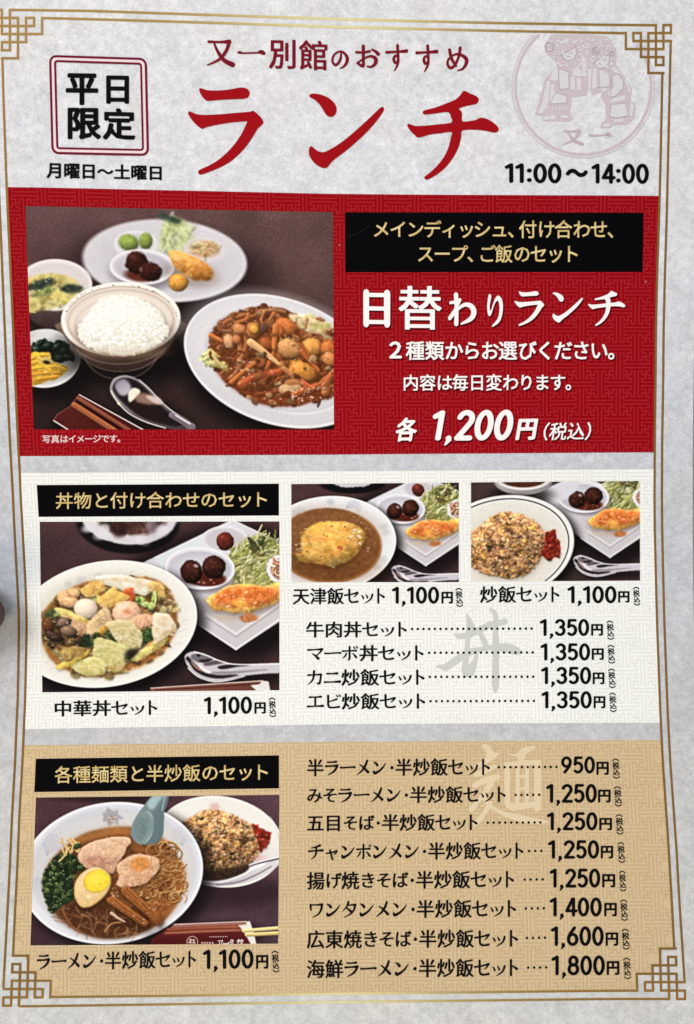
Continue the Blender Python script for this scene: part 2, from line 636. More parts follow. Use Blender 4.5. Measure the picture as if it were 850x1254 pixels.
def font_glyph(ch, ox, oy):
    """outline letter of the built-in font, thickened by ox across and oy along the height (em units)"""
    key = (ch, ox, oy)
    if key in GLYPHS:
        return GLYPHS[key]
    cu = bpy.data.curves.new("letter", 'FONT')
    cu.body = ch
    cu.resolution_u = 2
    o = bpy.data.objects.new("letter", cu)
    COL.objects.link(o)
    dg = bpy.context.evaluated_depsgraph_get()
    me = bpy.data.meshes.new_from_object(o.evaluated_get(dg))
    V = np.array([(v.co.x, 0.88 - v.co.y) for v in me.vertices]).reshape(-1, 2)
    Fc = [tuple(p.vertices) for p in me.polygons]
    bpy.data.objects.remove(o)
    bpy.data.meshes.remove(me)
    bpy.data.curves.remove(cu)
    # a bolder weight: the letter printed over itself with small shifts
    if ox > .021:
        sh = [(math.cos(t), math.sin(t)) for t in np.radians(np.arange(0, 360, 45) + 22.5)]
    else:
        sh = [(.8, .8), (-.8, .8), (.8, -.8), (-.8, -.8)]
    sh = [(0, 0)] + sh
    n = len(V)
    Z = np.concatenate([np.full(n, k * 1.3e-6) for k in range(len(sh))])
    Fc = [tuple(i + k * n for i in f_) for k in range(len(sh)) for f_ in Fc]
    V = np.vstack([V + (dx * ox, dy * oy) for dx, dy in sh])
    GLYPHS[key] = (V, Fc, Z)
    return GLYPHS[key]


# brush kana: strokes of (x, y, width) in a unit square
KANA = {
    'ラ': [[(.22, .15, .09), (.5, .16, .08), (.78, .13, .12)], [(.1, .41, .11), (.5, .40, .09), (.86, .37, .14)], [(.86, .38, .13), (.74, .62, .12), (.55, .8, .1), (.26, .95, .05)]],
    'ー': [[(.05, .49, .11), (.18, .51, .09), (.8, .47, .09), (.95, .48, .13)]],
    'メ': [[(.74, .06, .11), (.62, .38, .13), (.38, .72, .1), (.08, .95, .04)], [(.26, .32, .06), (.5, .5, .1), (.8, .8, .15)]],
    'ン': [[(.12, .16, .05), (.27, .24, .12), (.36, .35, .15)], [(.13, .74, .10), (.2, .86, .15), (.45, .75, .12), (.7, .54, .1), (.92, .24, .05)]],
    'セ': [[(.04, .45, .10), (.3, .42, .09), (.6, .36, .09), (.9, .28, .12)], [(.9, .29, .12), (.8, .45, .08), (.66, .57, .05)], [(.34, .08, .12), (.35, .5, .11), (.36, .76, .11), (.46, .89, .11), (.66, .91, .1), (.9, .87, .12)]],
    'ッ': [[(.12, .46, .05), (.2, .54, .09), (.25, .66, .1)], [(.42, .42, .05), (.49, .51, .09), (.53, .62, .1)], [(.86, .42, .12), (.78, .66, .1), (.6, .84, .08), (.36, .97, .04)]],
    'ト': [[(.4, .06, .12), (.4, .5, .11), (.4, .95, .12)], [(.42, .38, .06), (.58, .46, .09), (.76, .58, .14)]],
    'チ': [[(.76, .1, .13), (.5, .2, .09), (.2, .26, .05)], [(.05, .46, .11), (.5, .43, .08), (.94, .41, .13)], [(.52, .2, .09), (.53, .5, .11), (.45, .76, .09), (.2, .97, .04)]],
    'ャ': [[(.16, .6, .09), (.5, .55, .08), (.82, .46, .12)], [(.82, .46, .11), (.75, .6, .08), (.64, .68, .05)], [(.38, .4, .1), (.46, .7, .1), (.55, .97, .1)]],
    'ポ': [[(.06, .36, .1), (.5, .34, .08), (.88, .33, .11)], [(.48, .06, .1), (.48, .5, .1), (.47, .9, .1), (.38, .92, .05)], [(.28, .52, .09), (.2, .7, .08), (.07, .84, .04)], [(.68, .52, .06), (.8, .66, .1), (.88, .78, .12)], 'ring'],
    'ボ': [[(.06, .36, .1), (.5, .34, .08), (.88, .33, .11)], [(.48, .06, .1), (.48, .5, .1), (.47, .9, .1), (.38, .92, .05)], [(.28, .52, .09), (.2, .7, .08), (.07, .84, .04)], [(.68, .52, .06), (.8, .66, .1), (.88, .78, .12)], [(.72, .06, .05), (.79, .17, .09)], [(.88, .03, .05), (.95, .14, .09)]],
    'カ': [[(.08, .33, .11), (.5, .31, .08), (.86, .29, .13)], [(.86, .29, .11), (.83, .6, .1), (.75, .89, .12), (.6, .84, .05)], [(.44, .06, .12), (.42, .4, .11), (.32, .7, .09), (.07, .95, .04)]],
    'ニ': [[(.2, .24, .11), (.5, .24, .08), (.8, .22, .14)], [(.04, .8, .11), (.5, .79, .08), (.96, .77, .15)]],
    'エ': [[(.16, .2, .11), (.5, .19, .08), (.84, .17, .13)], [(.5, .2, .1), (.5, .8, .1)], [(.04, .83, .11), (.5, .81, .08), (.96, .79, .14)]],
    'ビ': [[(.24, .1, .12), (.24, .5, .11), (.25, .76, .11), (.34, .89, .11), (.6, .9, .1), (.9, .86, .12)], [(.28, .5, .06), (.5, .44, .08), (.76, .34, .11)], [(.74, .06, .05), (.81, .17, .09)], [(.9, .03, .05), (.97, .14, .09)]],
    'マ': [[(.06, .27, .11), (.5, .25, .08), (.9, .22, .14)], [(.9, .23, .12), (.77, .44, .09), (.54, .66, .06)], [(.32, .53, .06), (.5, .66, .11), (.67, .85, .15)]],
    'ワ': [[(.14, .2, .11), (.15, .4, .1), (.17, .53, .08)], [(.14, .21, .08), (.5, .21, .08), (.86, .19, .13)], [(.86, .19, .12), (.78, .55, .11), (.6, .8, .08), (.28, .97, .04)]],
    'タ': [[(.42, .05, .12), (.32, .32, .09), (.07, .6, .04)], [(.38, .24, .08), (.6, .23, .08), (.85, .22, .13)], [(.85, .22, .12), (.75, .56, .1), (.52, .8, .08), (.16, .98, .04)], [(.3, .42, .06), (.46, .52, .11), (.6, .65, .13)]],
    'の': [[(.55, .18, .06), (.53, .45, .10), (.40, .70, .10), (.24, .76, .10), (.13, .58, .09), (.2, .34, .08), (.42, .18, .07), (.65, .2, .09), (.84, .42, .13), (.81, .66, .12), (.66, .84, .08), (.50, .91, .04)]],
    'す': [[(.04, .3, .09), (.5, .28, .07), (.96, .25, .11)], [(.54, .05, .11), (.56, .3, .1), (.57, .6, .1), (.52, .8, .08), (.4, .98, .04)], [(.56, .48, .06), (.46, .42, .07), (.37, .53, .1), (.42, .67, .1), (.52, .66, .07), (.57, .55, .06)]],
    'お': [[(.06, .32, .09), (.35, .32, .08), (.6, .27, .09)], [(.34, .06, .11), (.34, .5, .1), (.34, .86, .1), (.26, .88, .1), (.1, .76, .07)], [(.1, .76, .06), (.4, .56, .07), (.66, .48, .09), (.84, .59, .13), (.82, .79, .11), (.66, .92, .08), (.5, .9, .05)], [(.7, .2, .07), (.84, .28, .1), (.94, .38, .13)]],
    'め': [[(.16, .14, .11), (.25, .5, .11), (.44, .78, .08)], [(.62, .06, .11), (.54, .45, .09), (.36, .78, .09), (.18, .86, .1), (.07, .7, .09), (.13, .5, .07), (.4, .32, .07), (.66, .34, .1), (.88, .5, .13), (.87, .7, .12), (.72, .9, .08), (.5, .97, .04)]],
    '又': [[(.08, .12, .08), (.5, .12, .07), (.82, .1, .13)], [(.82, .12, .1), (.7, .45, .1), (.45, .75, .08), (.04, .95, .04)], [(.28, .18, .06), (.4, .45, .09), (.62, .76, .12), (.94, .93, .15)]],
    '一': [[(.03, .50, .16), (.15, .54, .10), (.8, .50, .10), (.88, .44, .2), (.97, .54, .16)]],
    '日': [[(.1, .04, .18), (.1, .95, .18)], [(.9, .06, .2), (.9, .95, .19)], [(.1, .1, .10), (.92, .1, .10)], [(.1, .5, .10), (.9, .5, .10)], [(.1, .9, .10), (.9, .9, .10)]],
    'わ': [[(.28, .06, .13), (.3, .5, .12), (.29, .95, .13)], [(.08, .3, .08), (.24, .28, .08), (.42, .22, .1)], [(.42, .24, .08), (.26, .5, .08), (.05, .78, .11)], [(.1, .76, .07), (.35, .5, .08), (.62, .36, .1), (.85, .42, .14), (.94, .6, .16), (.82, .8, .12), (.48, .95, .05)]],
    'り': [[(.2, .06, .14), (.12, .35, .12), (.18, .6, .12), (.34, .46, .06)], [(.34, .44, .05), (.5, .2, .08), (.68, .1, .13), (.84, .25, .17), (.84, .55, .15), (.7, .8, .12), (.36, .98, .05)]],
}
DIGIT_W = .155


def arc(cx, cy, rx, ry, a0, a1, n=14):
    a = np.radians(np.linspace(a0, a1, n))
    return [(cx + rx * math.cos(t), cy + ry * math.sin(t)) for t in a]


DIGITS = {                       # rounded figures, unit cap height, with advance widths
    '0': ([arc(.27, .5, .19, .42, 0, 360, 30)], .58),
    '1': ([[(.06, .2), (.24, .08)], [(.24, .08), (.24, .92)]], .42),
    '2': ([arc(.26, .29, .185, .21, 195, 385, 14) + [(.36, .5), (.09, .92)], [(.09, .92), (.46, .92)]], .56),
    '3': ([arc(.25, .285, .175, .205, 205, 440, 14), arc(.25, .69, .195, .23, -80, 150, 14)], .56),
    '4': ([[(.34, .08), (.07, .7)], [(.07, .7), (.5, .7)], [(.38, .08), (.38, .92)]], .57),
    '5': ([[(.42, .08), (.14, .08)], [(.14, .08), (.11, .47)], arc(.25, .65, .195, .27, 222, 495, 18)], .56),
    '6': ([[(.36, .08), (.16, .38), (.09, .55)], arc(.275, .665, .19, .255, 0, 360, 26)], .58),
    '8': ([arc(.27, .285, .16, .205, 0, 360, 24), arc(.27, .69, .195, .23, 0, 360, 24)], .58),
    '9': ([arc(.265, .335, .19, .255, 0, 360, 26), [(.45, .42), (.38, .62), (.18, .92)]], .58),
    ',': ([[(.13, .92), (.15, .99), (.07, 1.13)]], .29),
    ':': ([[(.12, .36), (.12, .365)], [(.12, .84), (.12, .845)]], .28),
}


def stroke_glyph(ch, weight=1.22):
    key = ('stroke', ch, weight)
    if key not in GLYPHS:
        f = Flat()
        for k, st in enumerate(KANA[ch]):
            if st == 'ring':
                a = np.linspace(0, 2 * math.pi, 17)[:-1]
                f.ribbon(np.stack([.9 + .07 * np.cos(a), .14 + .07 * np.sin(a)], 1), .05, z=k * 1.2e-6, closed=True)
                continue
            P = catmull(st, 5, closed=False)
            f.ribbon(P[:, :2], np.maximum(P[:, 2], .03) * weight, z=k * 1.2e-6, caps=1, mitre=False)
        GLYPHS[key] = (np.vstack(f.V), f.F, np.concatenate(f.Z))
    return GLYPHS[key]


def digit_glyph(ch, weight=1.0):
    key = ('digit', ch, weight)
    if key not in GLYPHS:
        f = Flat()
        for k, st in enumerate(DIGITS[ch][0]):
            w_ = DIGIT_W * weight
            if ch == ',':
                w_ = np.array([.17, .15, .07])
            if ch == ':':
                w_ = .2
            f.ribbon(st, w_, z=k * 1.2e-6, caps=1, mitre=False)
        GLYPHS[key] = (np.vstack(f.V), f.F, np.concatenate(f.Z))
    return GLYPHS[key]


SMALL_ADV = {'・': .5, 'ト': .80, 'ッ': .86, '、': .62, '。': .62}
BLACK = (14, 13, 15)


def compose(text, style, ox=.02, oy=.02, kana=.9, dweight=1.0):
    """lay a string out in em units; returns points, faces, tiny z steps"""
    Vs, Fs, Zs, n, x = [], [], [], 0, 0.0
    for ch in text:
        if ch == ' ':
            x += .4
            continue
        if ch in DIGITS and style != 'font':
            V, Fc, Z = digit_glyph(ch, dweight)
            V = V + (x, 0)
            x += DIGITS[ch][1]
        elif ch == '・':
            a = np.linspace(0, 2 * math.pi, 13)[:-1]
            V = np.stack([.25 + .095 * np.cos(a), .52 + .095 * np.sin(a)], 1)
            Fc, Z = [tuple(range(12))], np.zeros(12)
            V = V + (x, 0)
            x += .42
        elif style == 'brush' and ch in KANA:
            V, Fc, Z = stroke_glyph(ch)
            s_ = .86
            V = V * s_ + (x, .07)
            x += s_ * SMALL_ADV.get(ch, 1.0) * (1.04 if ch not in SMALL_ADV else 1)
        else:
            V, Fc, Z = font_glyph(ch, ox, oy)
            iskana = '\u3040' <= ch <= '\u30ff'
            s_ = .92 if (iskana and style == 'brush') else 1.0
            V = V * s_ + (x, .04 if s_ < 1 else 0)
            x += s_ * SMALL_ADV.get(ch, kana if iskana else 1.0)
        Vs.append(V)
        Fs += [tuple(i + n for i in f_) for f_ in Fc]
        Zs.append(Z)
        n += len(V)
    return np.vstack(Vs), Fs, np.concatenate(Zs)


def fit(V, box, shear=0.0):
    """box = (x0, top0, bottom0, x1, top1, bottom1): the ink's bounds at its left and right end"""
    x0, t0, b0, x1, t1, b1 = box
    lo, hi = V.min(0), V.max(0)
    s_ = (V[:, 0] - lo[0]) / max(hi[0] - lo[0], 1e-6)
    t = (V[:, 1] - lo[1]) / max(hi[1] - lo[1], 1e-6)
    X = x0 + (x1 - x0) * s_
    T, B = t0 + (t1 - t0) * s_, b0 + (b1 - b0) * s_
    Y = T + (B - T) * t
    return np.stack([X + shear * (B - Y), Y], -1)


def write(name, text, box, col=BLACK, parent=None, style='font', ox=.02, oy=.02, kana=.9, shear=0.0, lift=L_TEXT, shadow=None,
          grad=None, dweight=1.0, label=None):
    V, Fc, Z = compose(text, style, ox, oy, kana, dweight)
    P = fit(V, box, shear)
    f = Flat()
    c = None
    if grad is not None:            # metallic print: colour runs down the letters
        t = (P[:, 1] - P[:, 1].min()) / (np.ptp(P[:, 1]) + 1e-6)
        c = np.stack([np.interp(t, [g[0] for g in grad], [g[1][k] for g in grad]) for k in range(3)], -1)
    f.add(P, Fc, c, Z)
    o = f.build(name, parent or menu, lift, col=None if c is not None else col, label=label)
    if shadow:
        g = Flat()
        for k, (dx, dy, cc) in enumerate(shadow):
            g.add(P + (dx, dy), Fc, np.array(cc, float), Z + k * 9e-6)
        g.build("text_shadow", o, L_SHADE - 2.5e-5)
    return o


def bounds_quad(name, parent, q, col, lift, nx, ny, label=None):
    f = Flat()
    f.quad(q, None, 0, nx, ny)
    return f.build(name, parent, lift, col=col, label=label)


RED = (158, 16, 24)
DRED = (122, 22, 38)
WHITE = (250, 246, 246)
SH = [(0.9, 1.1, (112, 4, 14)), (1.6, 2.0, (96, 2, 10)), (0.5, 1.6, (70, 0, 8))]
GOLDT = [(0, (190, 158, 96)), (.45, (232, 214, 160)), (.6, (205, 176, 112)), (1, (226, 205, 150))]

# header
def rrect(q, inset, r, n=6):
    q = np.asarray(q, float)
    c = q.mean(0)
    out = []
    for i in range(4):
        p, a, b = q[i], q[i - 1], q[(i + 1) % 4]
        ua = (a - p) / np.linalg.norm(a - p)
        ub = (b - p) / np.linalg.norm(b - p)
        p2 = p + (ua + ub) * inset
        cc = p2 + (ua + ub) * r
        for t in np.linspace(0, math.pi / 2, n):
            out.append(cc - ub * r * math.cos(t) - ua * r * math.sin(t))
    return np.array(out)


BOXQ = [(60, 67.2), (179.8, 71), (182.6, 191), (63.1, 188.6)]
f = Flat()
f.ribbon(rrect(BOXQ, 1.4, 7.5), 2.8, closed=True)
f.ribbon(rrect(BOXQ, 7.2, 3.0), 2.5, closed=True)
box_o = f.build("label_frame", menu, L_MARK + 2e-5, col=(112, 20, 44))
f = Flat()
f.ribbon(rrect(BOXQ, 4.3, 5), 4.0, closed=True)
f.build("frame_gap", box_o, L_MARK, col=(236, 216, 220))
for ch, bx in (('平', (80.5, 89.5, 128.4, 120.2, 90, 128.8)), ('日', (130, 92.3, 127, 158, 92.8, 127.2)),
               ('限', (82.8, 131.7, 170.5, 123.9, 132, 171)), ('定', (125.7, 132, 171, 165.8, 132.8, 171.8))):
    write("label_letter", ch, bx, style='font', ox=.036, oy=.030)
write("opening_days", "月曜日～土曜日", (57, 198.5, 218.3, 198, 202.8, 221), style='font', ox=.034, oy=.026, kana=.9)
write("opening_hours", "11:00", (618, 199.8, 224, 687.7, 200, 224.6), style='digit', dweight=1.06)
write("opening_hours", "～", (692.6, 206.4, 216.8, 720.3, 206.6, 217), style='font', ox=.05, oy=.045)
write("opening_hours", "14:00", (724.3, 200.2, 224.8, 794.7, 200.4, 225.2), style='digit', dweight=1.06)
for ch, bx in (('又', (253.4, 47.6, 82, 288, 48.5, 82.3)), ('一', (290.6, 61, 66.5, 325.4, 61, 67.2)), ('別', (329.4, 48, 84, 362, 48.8, 84.6)),
               ('館', (366, 49, 85.6, 401, 50, 86.4)), ('の', (405.7, 61.5, 84, 427.4, 62, 84.4)), ('お', (434.8, 54.4, 83, 465.4, 54.6, 83.4)),
               ('す', (471.7, 53.5, 87.2, 500, 53.5, 87.5)), ('す', (508.5, 54, 88.3, 537, 54, 88.6)), ('め', (546.5, 56.6, 87, 573.8, 56.8, 87.2))):
    write("heading_letter", ch, bx, col=DRED, style='brush' if ch not in '別館' else 'font', ox=.022, oy=.010)
RA = [zoomed(p, 220, 95, 7.083) for p in (
    [(168, 105), (180, 92), (205, 98), (245, 110), (330, 112), (420, 105), (500, 90), (545, 86), (590, 100), (608, 135), (595, 168), (560, 183), (450, 188), (330, 195), (250, 202), (220, 190), (190, 155)],
    [(72, 310), (85, 293), (110, 302), (150, 318), (230, 324), (350, 318), (480, 307), (610, 296), (628, 288), (655, 298), (700, 340), (727, 382), (715, 410), (680, 440), (640, 505), (590, 580), (530, 650), (460, 715), (380, 765), (290, 805), (200, 838), (170, 838), (160, 818), (175, 798), (240, 770), (320, 725), (400, 660), (470, 585), (530, 500), (570, 420), (585, 384), (574, 379), (460, 388), (350, 405), (240, 428), (205, 442), (180, 438), (130, 395), (95, 350)])]
NN = [zoomed(p, 360, 95, 6.538) for p in (
    [(122, 148), (132, 133), (165, 128), (220, 138), (280, 165), (325, 205), (342, 250), (335, 290), (310, 312), (285, 313), (260, 300), (235, 262), (205, 215), (170, 180), (135, 160)],
    [(135, 550), (150, 555), (185, 585), (232, 598), (290, 575), (370, 525), (460, 455), (560, 365), (640, 290), (695, 238), (712, 235), (722, 250), (710, 280), (660, 350), (590, 430), (500, 515), (400, 600), (330, 650), (290, 690), (262, 722), (225, 722), (180, 698), (140, 655), (120, 610), (122, 565)])]
CH = [zoomed(p, 490, 100, 6.538) for p in (
    [(510, 72), (560, 95), (610, 115), (630, 140), (620, 170), (595, 182), (530, 195), (470, 215), (490, 235), (497, 265), (498, 318), (560, 315), (610, 305), (645, 288), (700, 300), (750, 330), (785, 365), (788, 390), (768, 407), (735, 405), (680, 392), (600, 385), (498, 390), (490, 440), (470, 520), (430, 600), (370, 680), (300, 740), (225, 783), (200, 780), (195, 762), (230, 735), (290, 680), (350, 605), (390, 520), (408, 440), (412, 402), (330, 412), (230, 425), (150, 448), (120, 430), (80, 390), (58, 355), (65, 338), (85, 342), (125, 355), (200, 352), (300, 342), (412, 328), (408, 285), (385, 243), (300, 252), (200, 263), (180, 245), (200, 228), (290, 205), (380, 170), (440, 145), (480, 110)],)]
for G in (RA, NN, CH):
    f = Flat()
    for p in G:
        f.poly(p, smooth=2)
    f.build("title_letter", menu, L_TEXT, col=RED, cell=14)

# red panel lettering
band = bounds_quad("heading_band", red_panel, [(422.5, 260), (788.2, 260.6), (787, 333), (423, 333.5)], (7, 6, 8), L_MARK, 20, 12)
write("band_text", "メインディッシュ、付け合わせ、", (458, 270, 291, 751, 269, 292), parent=band, style='font', ox=.012, oy=.012, kana=.92, grad=GOLDT)
write("band_text", "スープ、ご飯のセット", (512, 300, 321.5, 707.5, 299.5, 322), parent=band, style='font', ox=.012, oy=.012, kana=.92, grad=GOLDT)
for ch, bx in (('日', (445, 354, 401, 478, 354.5, 401.4)), ('替', (488, 350, 403.5, 541, 350.4, 404)), ('わ', (548.6, 358, 399.5, 583.6, 358, 399.7)), ('り', (596.6, 360, 400.3, 616, 360.4, 400.5))):
    write("panel_heading", ch, bx, col=WHITE, parent=red_panel, style='brush' if ch != '替' else 'font', ox=.020, oy=.009, shadow=SH)
for G, (x0, y0, x1, y1) in ((RA, (630, 356.6, 666.5, 399)), (NN, (676.7, 358, 714, 394.8)), (CH, (720.3, 356, 765.8, 399))):
    allp = np.vstack([np.array(p) for p in G])
    lo, hi = allp.min(0), allp.max(0)
    f, g = Flat(), Flat()
    for p in G:
        q = (np.array(p) - lo) / (hi - lo) * (x1 - x0, y1 - y0) + (x0, y0)
        f.poly(q, smooth=1)
        for k, (dx, dy, cc) in enumerate(SH):
            g.poly(q + (dx, dy), np.array(cc, float), k * 9e-6, smooth=0)
    o = f.build("panel_heading", red_panel, L_TEXT, col=WHITE)
    g.build("text_shadow", o, L_SHADE - 2.5e-5)
write("panel_text", "２", (476.8, 418, 439, 492, 418, 439), col=WHITE, parent=red_panel, ox=.034, oy=.03, shadow=SH)
write("panel_text", "種類からお選びください。", (497, 418, 441, 752.5, 417.5, 441), col=WHITE, parent=red_panel, ox=.02, oy=.018, kana=.93, shadow=SH)
write("panel_text", "内容は毎日変わります。", (494.5, 458.5, 478.5, 699.5, 457.5, 478.5), col=WHITE, parent=red_panel, ox=.018, oy=.016, kana=.93, shadow=SH)
write("price", "各", (482.5, 511.4, 541, 508.5, 511, 540.5), col=WHITE, parent=red_panel, ox=.034, oy=.028, shear=.17, shadow=SH)
write("price", "1,200", (524, 502.5, 545.5, 624, 501.5, 545.5), col=WHITE, parent=red_panel, style='digit', shear=.17, shadow=SH, dweight=1.08)
write("price", "円", (631, 513, 539, 655, 512.6, 538.6), col=WHITE, parent=red_panel, ox=.05, oy=.04, shear=.17, shadow=SH)
write("tax_note", "（税込）", (664, 517.3, 539.5, 722, 516.9, 539), col=WHITE, parent=red_panel, ox=.014, oy=.012, shear=.17, shadow=SH)
write("photo_note", "写真はイメージです。", (52, 532.8, 542.6, 147.3, 532, 542), col=(240, 214, 214), parent=red_panel, ox=.018, oy=.014, kana=.92)

# brush watermarks
f = Flat()
for k, p in enumerate((
        [(232, 72), (262, 95), (290, 150), (285, 200), (260, 240), (258, 330), (248, 400), (252, 420), (280, 380), (298, 340), (318, 350), (305, 420), (290, 480), (255, 508), (215, 495), (198, 450), (215, 360), (225, 240), (235, 150)],
        [(145, 200), (180, 205), (250, 190), (330, 150), (400, 120), (460, 110), (505, 100), (520, 125), (500, 142), (430, 155), (370, 180), (300, 215), (230, 240), (170, 235)],
        [(390, 22), (420, 35), (450, 70), (455, 200), (462, 260), (460, 400), (460, 560), (440, 615), (420, 600), (410, 540), (415, 400), (415, 260), (420, 120), (415, 70)],
        [(330, 175), (365, 230), (390, 290), (360, 305), (320, 215)],
        [(20, 430), (80, 415), (160, 360), (250, 310), (340, 295), (450, 275), (540, 275), (610, 315), (605, 345), (560, 350), (470, 325), (380, 320), (290, 345), (200, 395), (100, 460), (70, 455)])):
    f.poly(zoomed(p, 530, 740, 5.667), None, k * 1.5e-6, smooth=3)
f.build("bowl_watermark", cream_panel, L_MARK, col=(203, 205, 202), cell=16)
f = Flat()
NOOD = [
    ([(285, 125), (335, 128), (362, 172), (405, 182), (385, 212), (330, 250), (250, 290), (232, 268), (290, 235), (318, 190)], 3),
    ([(228, 325), (300, 288), (368, 262), (386, 282), (300, 332), (240, 350)], 3),
    ([(212, 402), (300, 350), (395, 330), (412, 352), (370, 382), (290, 402), (240, 424)], 3),
    ([(325, 372), (372, 388), (340, 442), (280, 512), (230, 582), (205, 592), (198, 560), (260, 490), (305, 425)], 3),
    ([(300, 470), (360, 545), (450, 590), (560, 612), (738, 652), (735, 668), (640, 674), (520, 652), (400, 602), (320, 545), (280, 490)], 3),
    ([(330, 520), (362, 530), (320, 600), (250, 690), (222, 668), (280, 600)], 3),
    ([(463, 182), (520, 190), (560, 150), (640, 130), (655, 148), (592, 190), (572, 250), (530, 252), (530, 207), (490, 202)], 3),
    ([(440, 250), (482, 244), (480, 560), (440, 540)], 0), ([(520, 268), (548, 268), (545, 552), (512, 556)], 0),
    ([(583, 262), (612, 262), (610, 545), (582, 548)], 0), ([(648, 245), (698, 262), (695, 580), (656, 592), (644, 560)], 0),
    ([(440, 248), (560, 232), (692, 226), (700, 262), (560, 266), (450, 280)], 0), ([(445, 530), (560, 528), (690, 512), (690, 552), (500, 586), (455, 562)], 0),
    ([(545, 335), (585, 335), (585, 352), (545, 355)], 0), ([(545, 420), (585, 418), (585, 436), (545, 440)], 0)]
for k, (p, sm) in enumerate(NOOD):
    f.poly(zoomed(p, 540, 890, 5.667), None, k * 1.5e-6, smooth=sm)
f.build("noodle_watermark", tan_panel, L_MARK, col=(226, 207, 174), cell=16)


# item rows
def dots(parent, x0, y0, x1, y1, n, r=1.6):
    f = Flat()
    a = np.linspace(0, 2 * math.pi, 11)[:-1]
    for k in range(n):
        t = k / (n - 1)
        f.add(np.stack([x0 + (x1 - x0) * t + r * np.cos(a), y0 + (y1 - y0) * t + r * np.sin(a)], -1), [tuple(range(10))])
    f.build("dot_leader", parent, L_TEXT, col=BLACK)


def tax(parent, x0, y0, x1, y1, lean=.06):
    """vertical (tax included) note: arcs above and below two stacked letters"""
    f = Flat()
    w_, h_ = x1 - x0, y1 - y0
    for ch, a, b in (('税', .15, .51), ('込', .50, .85)):
        V, Fc, Z = font_glyph(ch, .034, .020)
        P = fit(V, (x0 + w_ * .01, y0 + h_ * a, y0 + h_ * b, x1 - w_ * .01, y0 + h_ * a, y0 + h_ * b))
        P[:, 0] += lean * (P[:, 1] - (y0 + y1) / 2)
        f.add(P, Fc, None, Z)
    for sgn, yc in ((-1, y0), (1, y1)):
        t = np.linspace(-1, 1, 9)
        X = (x0 + x1) / 2 + t * w_ * .44
        Y = yc - sgn * (.10 * h_ * t * t)
        X = X + lean * (Y - (y0 + y1) / 2)
        f.ribbon(np.stack([X, Y], -1), 1.35)
    f.build("tax_note", parent, L_TEXT, col=(16, 15, 16))


def price(parent, text, b, yen, tx):
    write("price", text, b, parent=parent, style='digit')
    write("price_unit", "円", yen, parent=parent, style='font', ox=.05, oy=.036)
    tax(parent, *tx)


def item(parent, text, box):
    write("item_name", text, box, parent=parent, style='brush', ox=.025, oy=.012, kana=.95)


def comma(x0, t, b, x1, dt=0):      # digits with a comma hang a little below their baseline
    h = b - t
    return (x0, t, b + h * .235, x1, t + dt, b + dt + h * .235)


C_ROWS = [("牛肉丼セット", (374.8, 761.4, 781, 498.2, 760.6, 780.4), (504.7, 770.3, 651, 769.8, 22), (661, 758, 777.8, 721.6), (723.9, 764.2, 778.6, 738.5, 764.2, 778.6), (743, 760.8, 752, 782.8)),
          ("マーボ丼セット", (376, 790.3, 810.2, 518.8, 789.6, 809.6), (525.6, 799.4, 652.4, 799.0, 19), (661.8, 787.8, 807.8, 722.7), (724.7, 794, 808.2, 739.5, 794, 808.2), (744.2, 790.5, 753, 812)),
          ("カニ炒飯セット", (376, 819.7, 840.2, 520, 819, 839.4), (526.4, 829, 653, 828.7, 19), (662.6, 816.6, 836.8, 724), (725.8, 823.5, 838, 740.3, 823.5, 838), (745, 819.5, 753.8, 842)),
          ("エビ炒飯セット", (375.4, 849.3, 869.3, 520.8, 848.4, 868.6), (527.3, 858.8, 653.8, 858.4, 19), (663, 846.4, 866.6, 724.7), (727, 852.6, 867.5, 741.4, 852.6, 867.5), (746.2, 849, 755, 871.5))]
for nm, bx, dt, p, y, t in C_ROWS:
    item(cream_panel, nm, bx)
    dots(cream_panel, *dt)
    price(cream_panel, "1,350", comma(*p), y, t)
item(cream_panel, "天津飯セット", (358.5, 720, 740.4, 471.4, 719.4, 739.8))
price(cream_panel, "1,100", comma(479.9, 718.5, 738.2, 537.8), (540.6, 724.7, 739.2, 554.7, 724.7, 739.2), (558, 720.7, 566.8, 742.5))
item(cream_panel, "炒飯セット", (587.8, 717.8, 738.4, 685.2, 717.4, 738))
price(cream_panel, "1,100", comma(694.8, 717.6, 737.7, 755), (757, 724, 738, 771, 724, 738), (775.5, 719.3, 783.7, 741))
item(cream_panel, "中華丼セット", (66.9, 858, 877.8, 192.6, 856.8, 876))
price(cream_panel, "1,100", comma(249.5, 853.4, 873.6, 308.6, -.6), (311.6, 860.2, 874.2, 325.5, 860, 874), (329.3, 855, 338, 877.6))
band = bounds_quad("heading_band", cream_panel, [(45, 594), (341.6, 592.3), (341.6, 631.3), (47.3, 633)], (7, 6, 8), L_MARK, 16, 8)
write("band_text", "丼物と付け合わせのセット", (68.4, 603, 623.4, 327, 601.2, 621.4), parent=band, ox=.010, oy=.010, kana=.96, grad=GOLDT)
band = bounds_quad("heading_band", tan_panel, [(44, 929.2), (341.7, 925), (341.7, 965.4), (42, 970)], (7, 6, 8), L_MARK, 16, 8)
write("band_text", "各種麺類と半炒飯のセット", (67, 938.2, 959.4, 328, 934.6, 955.8), parent=band, ox=.010, oy=.010, kana=.96, grad=GOLDT)
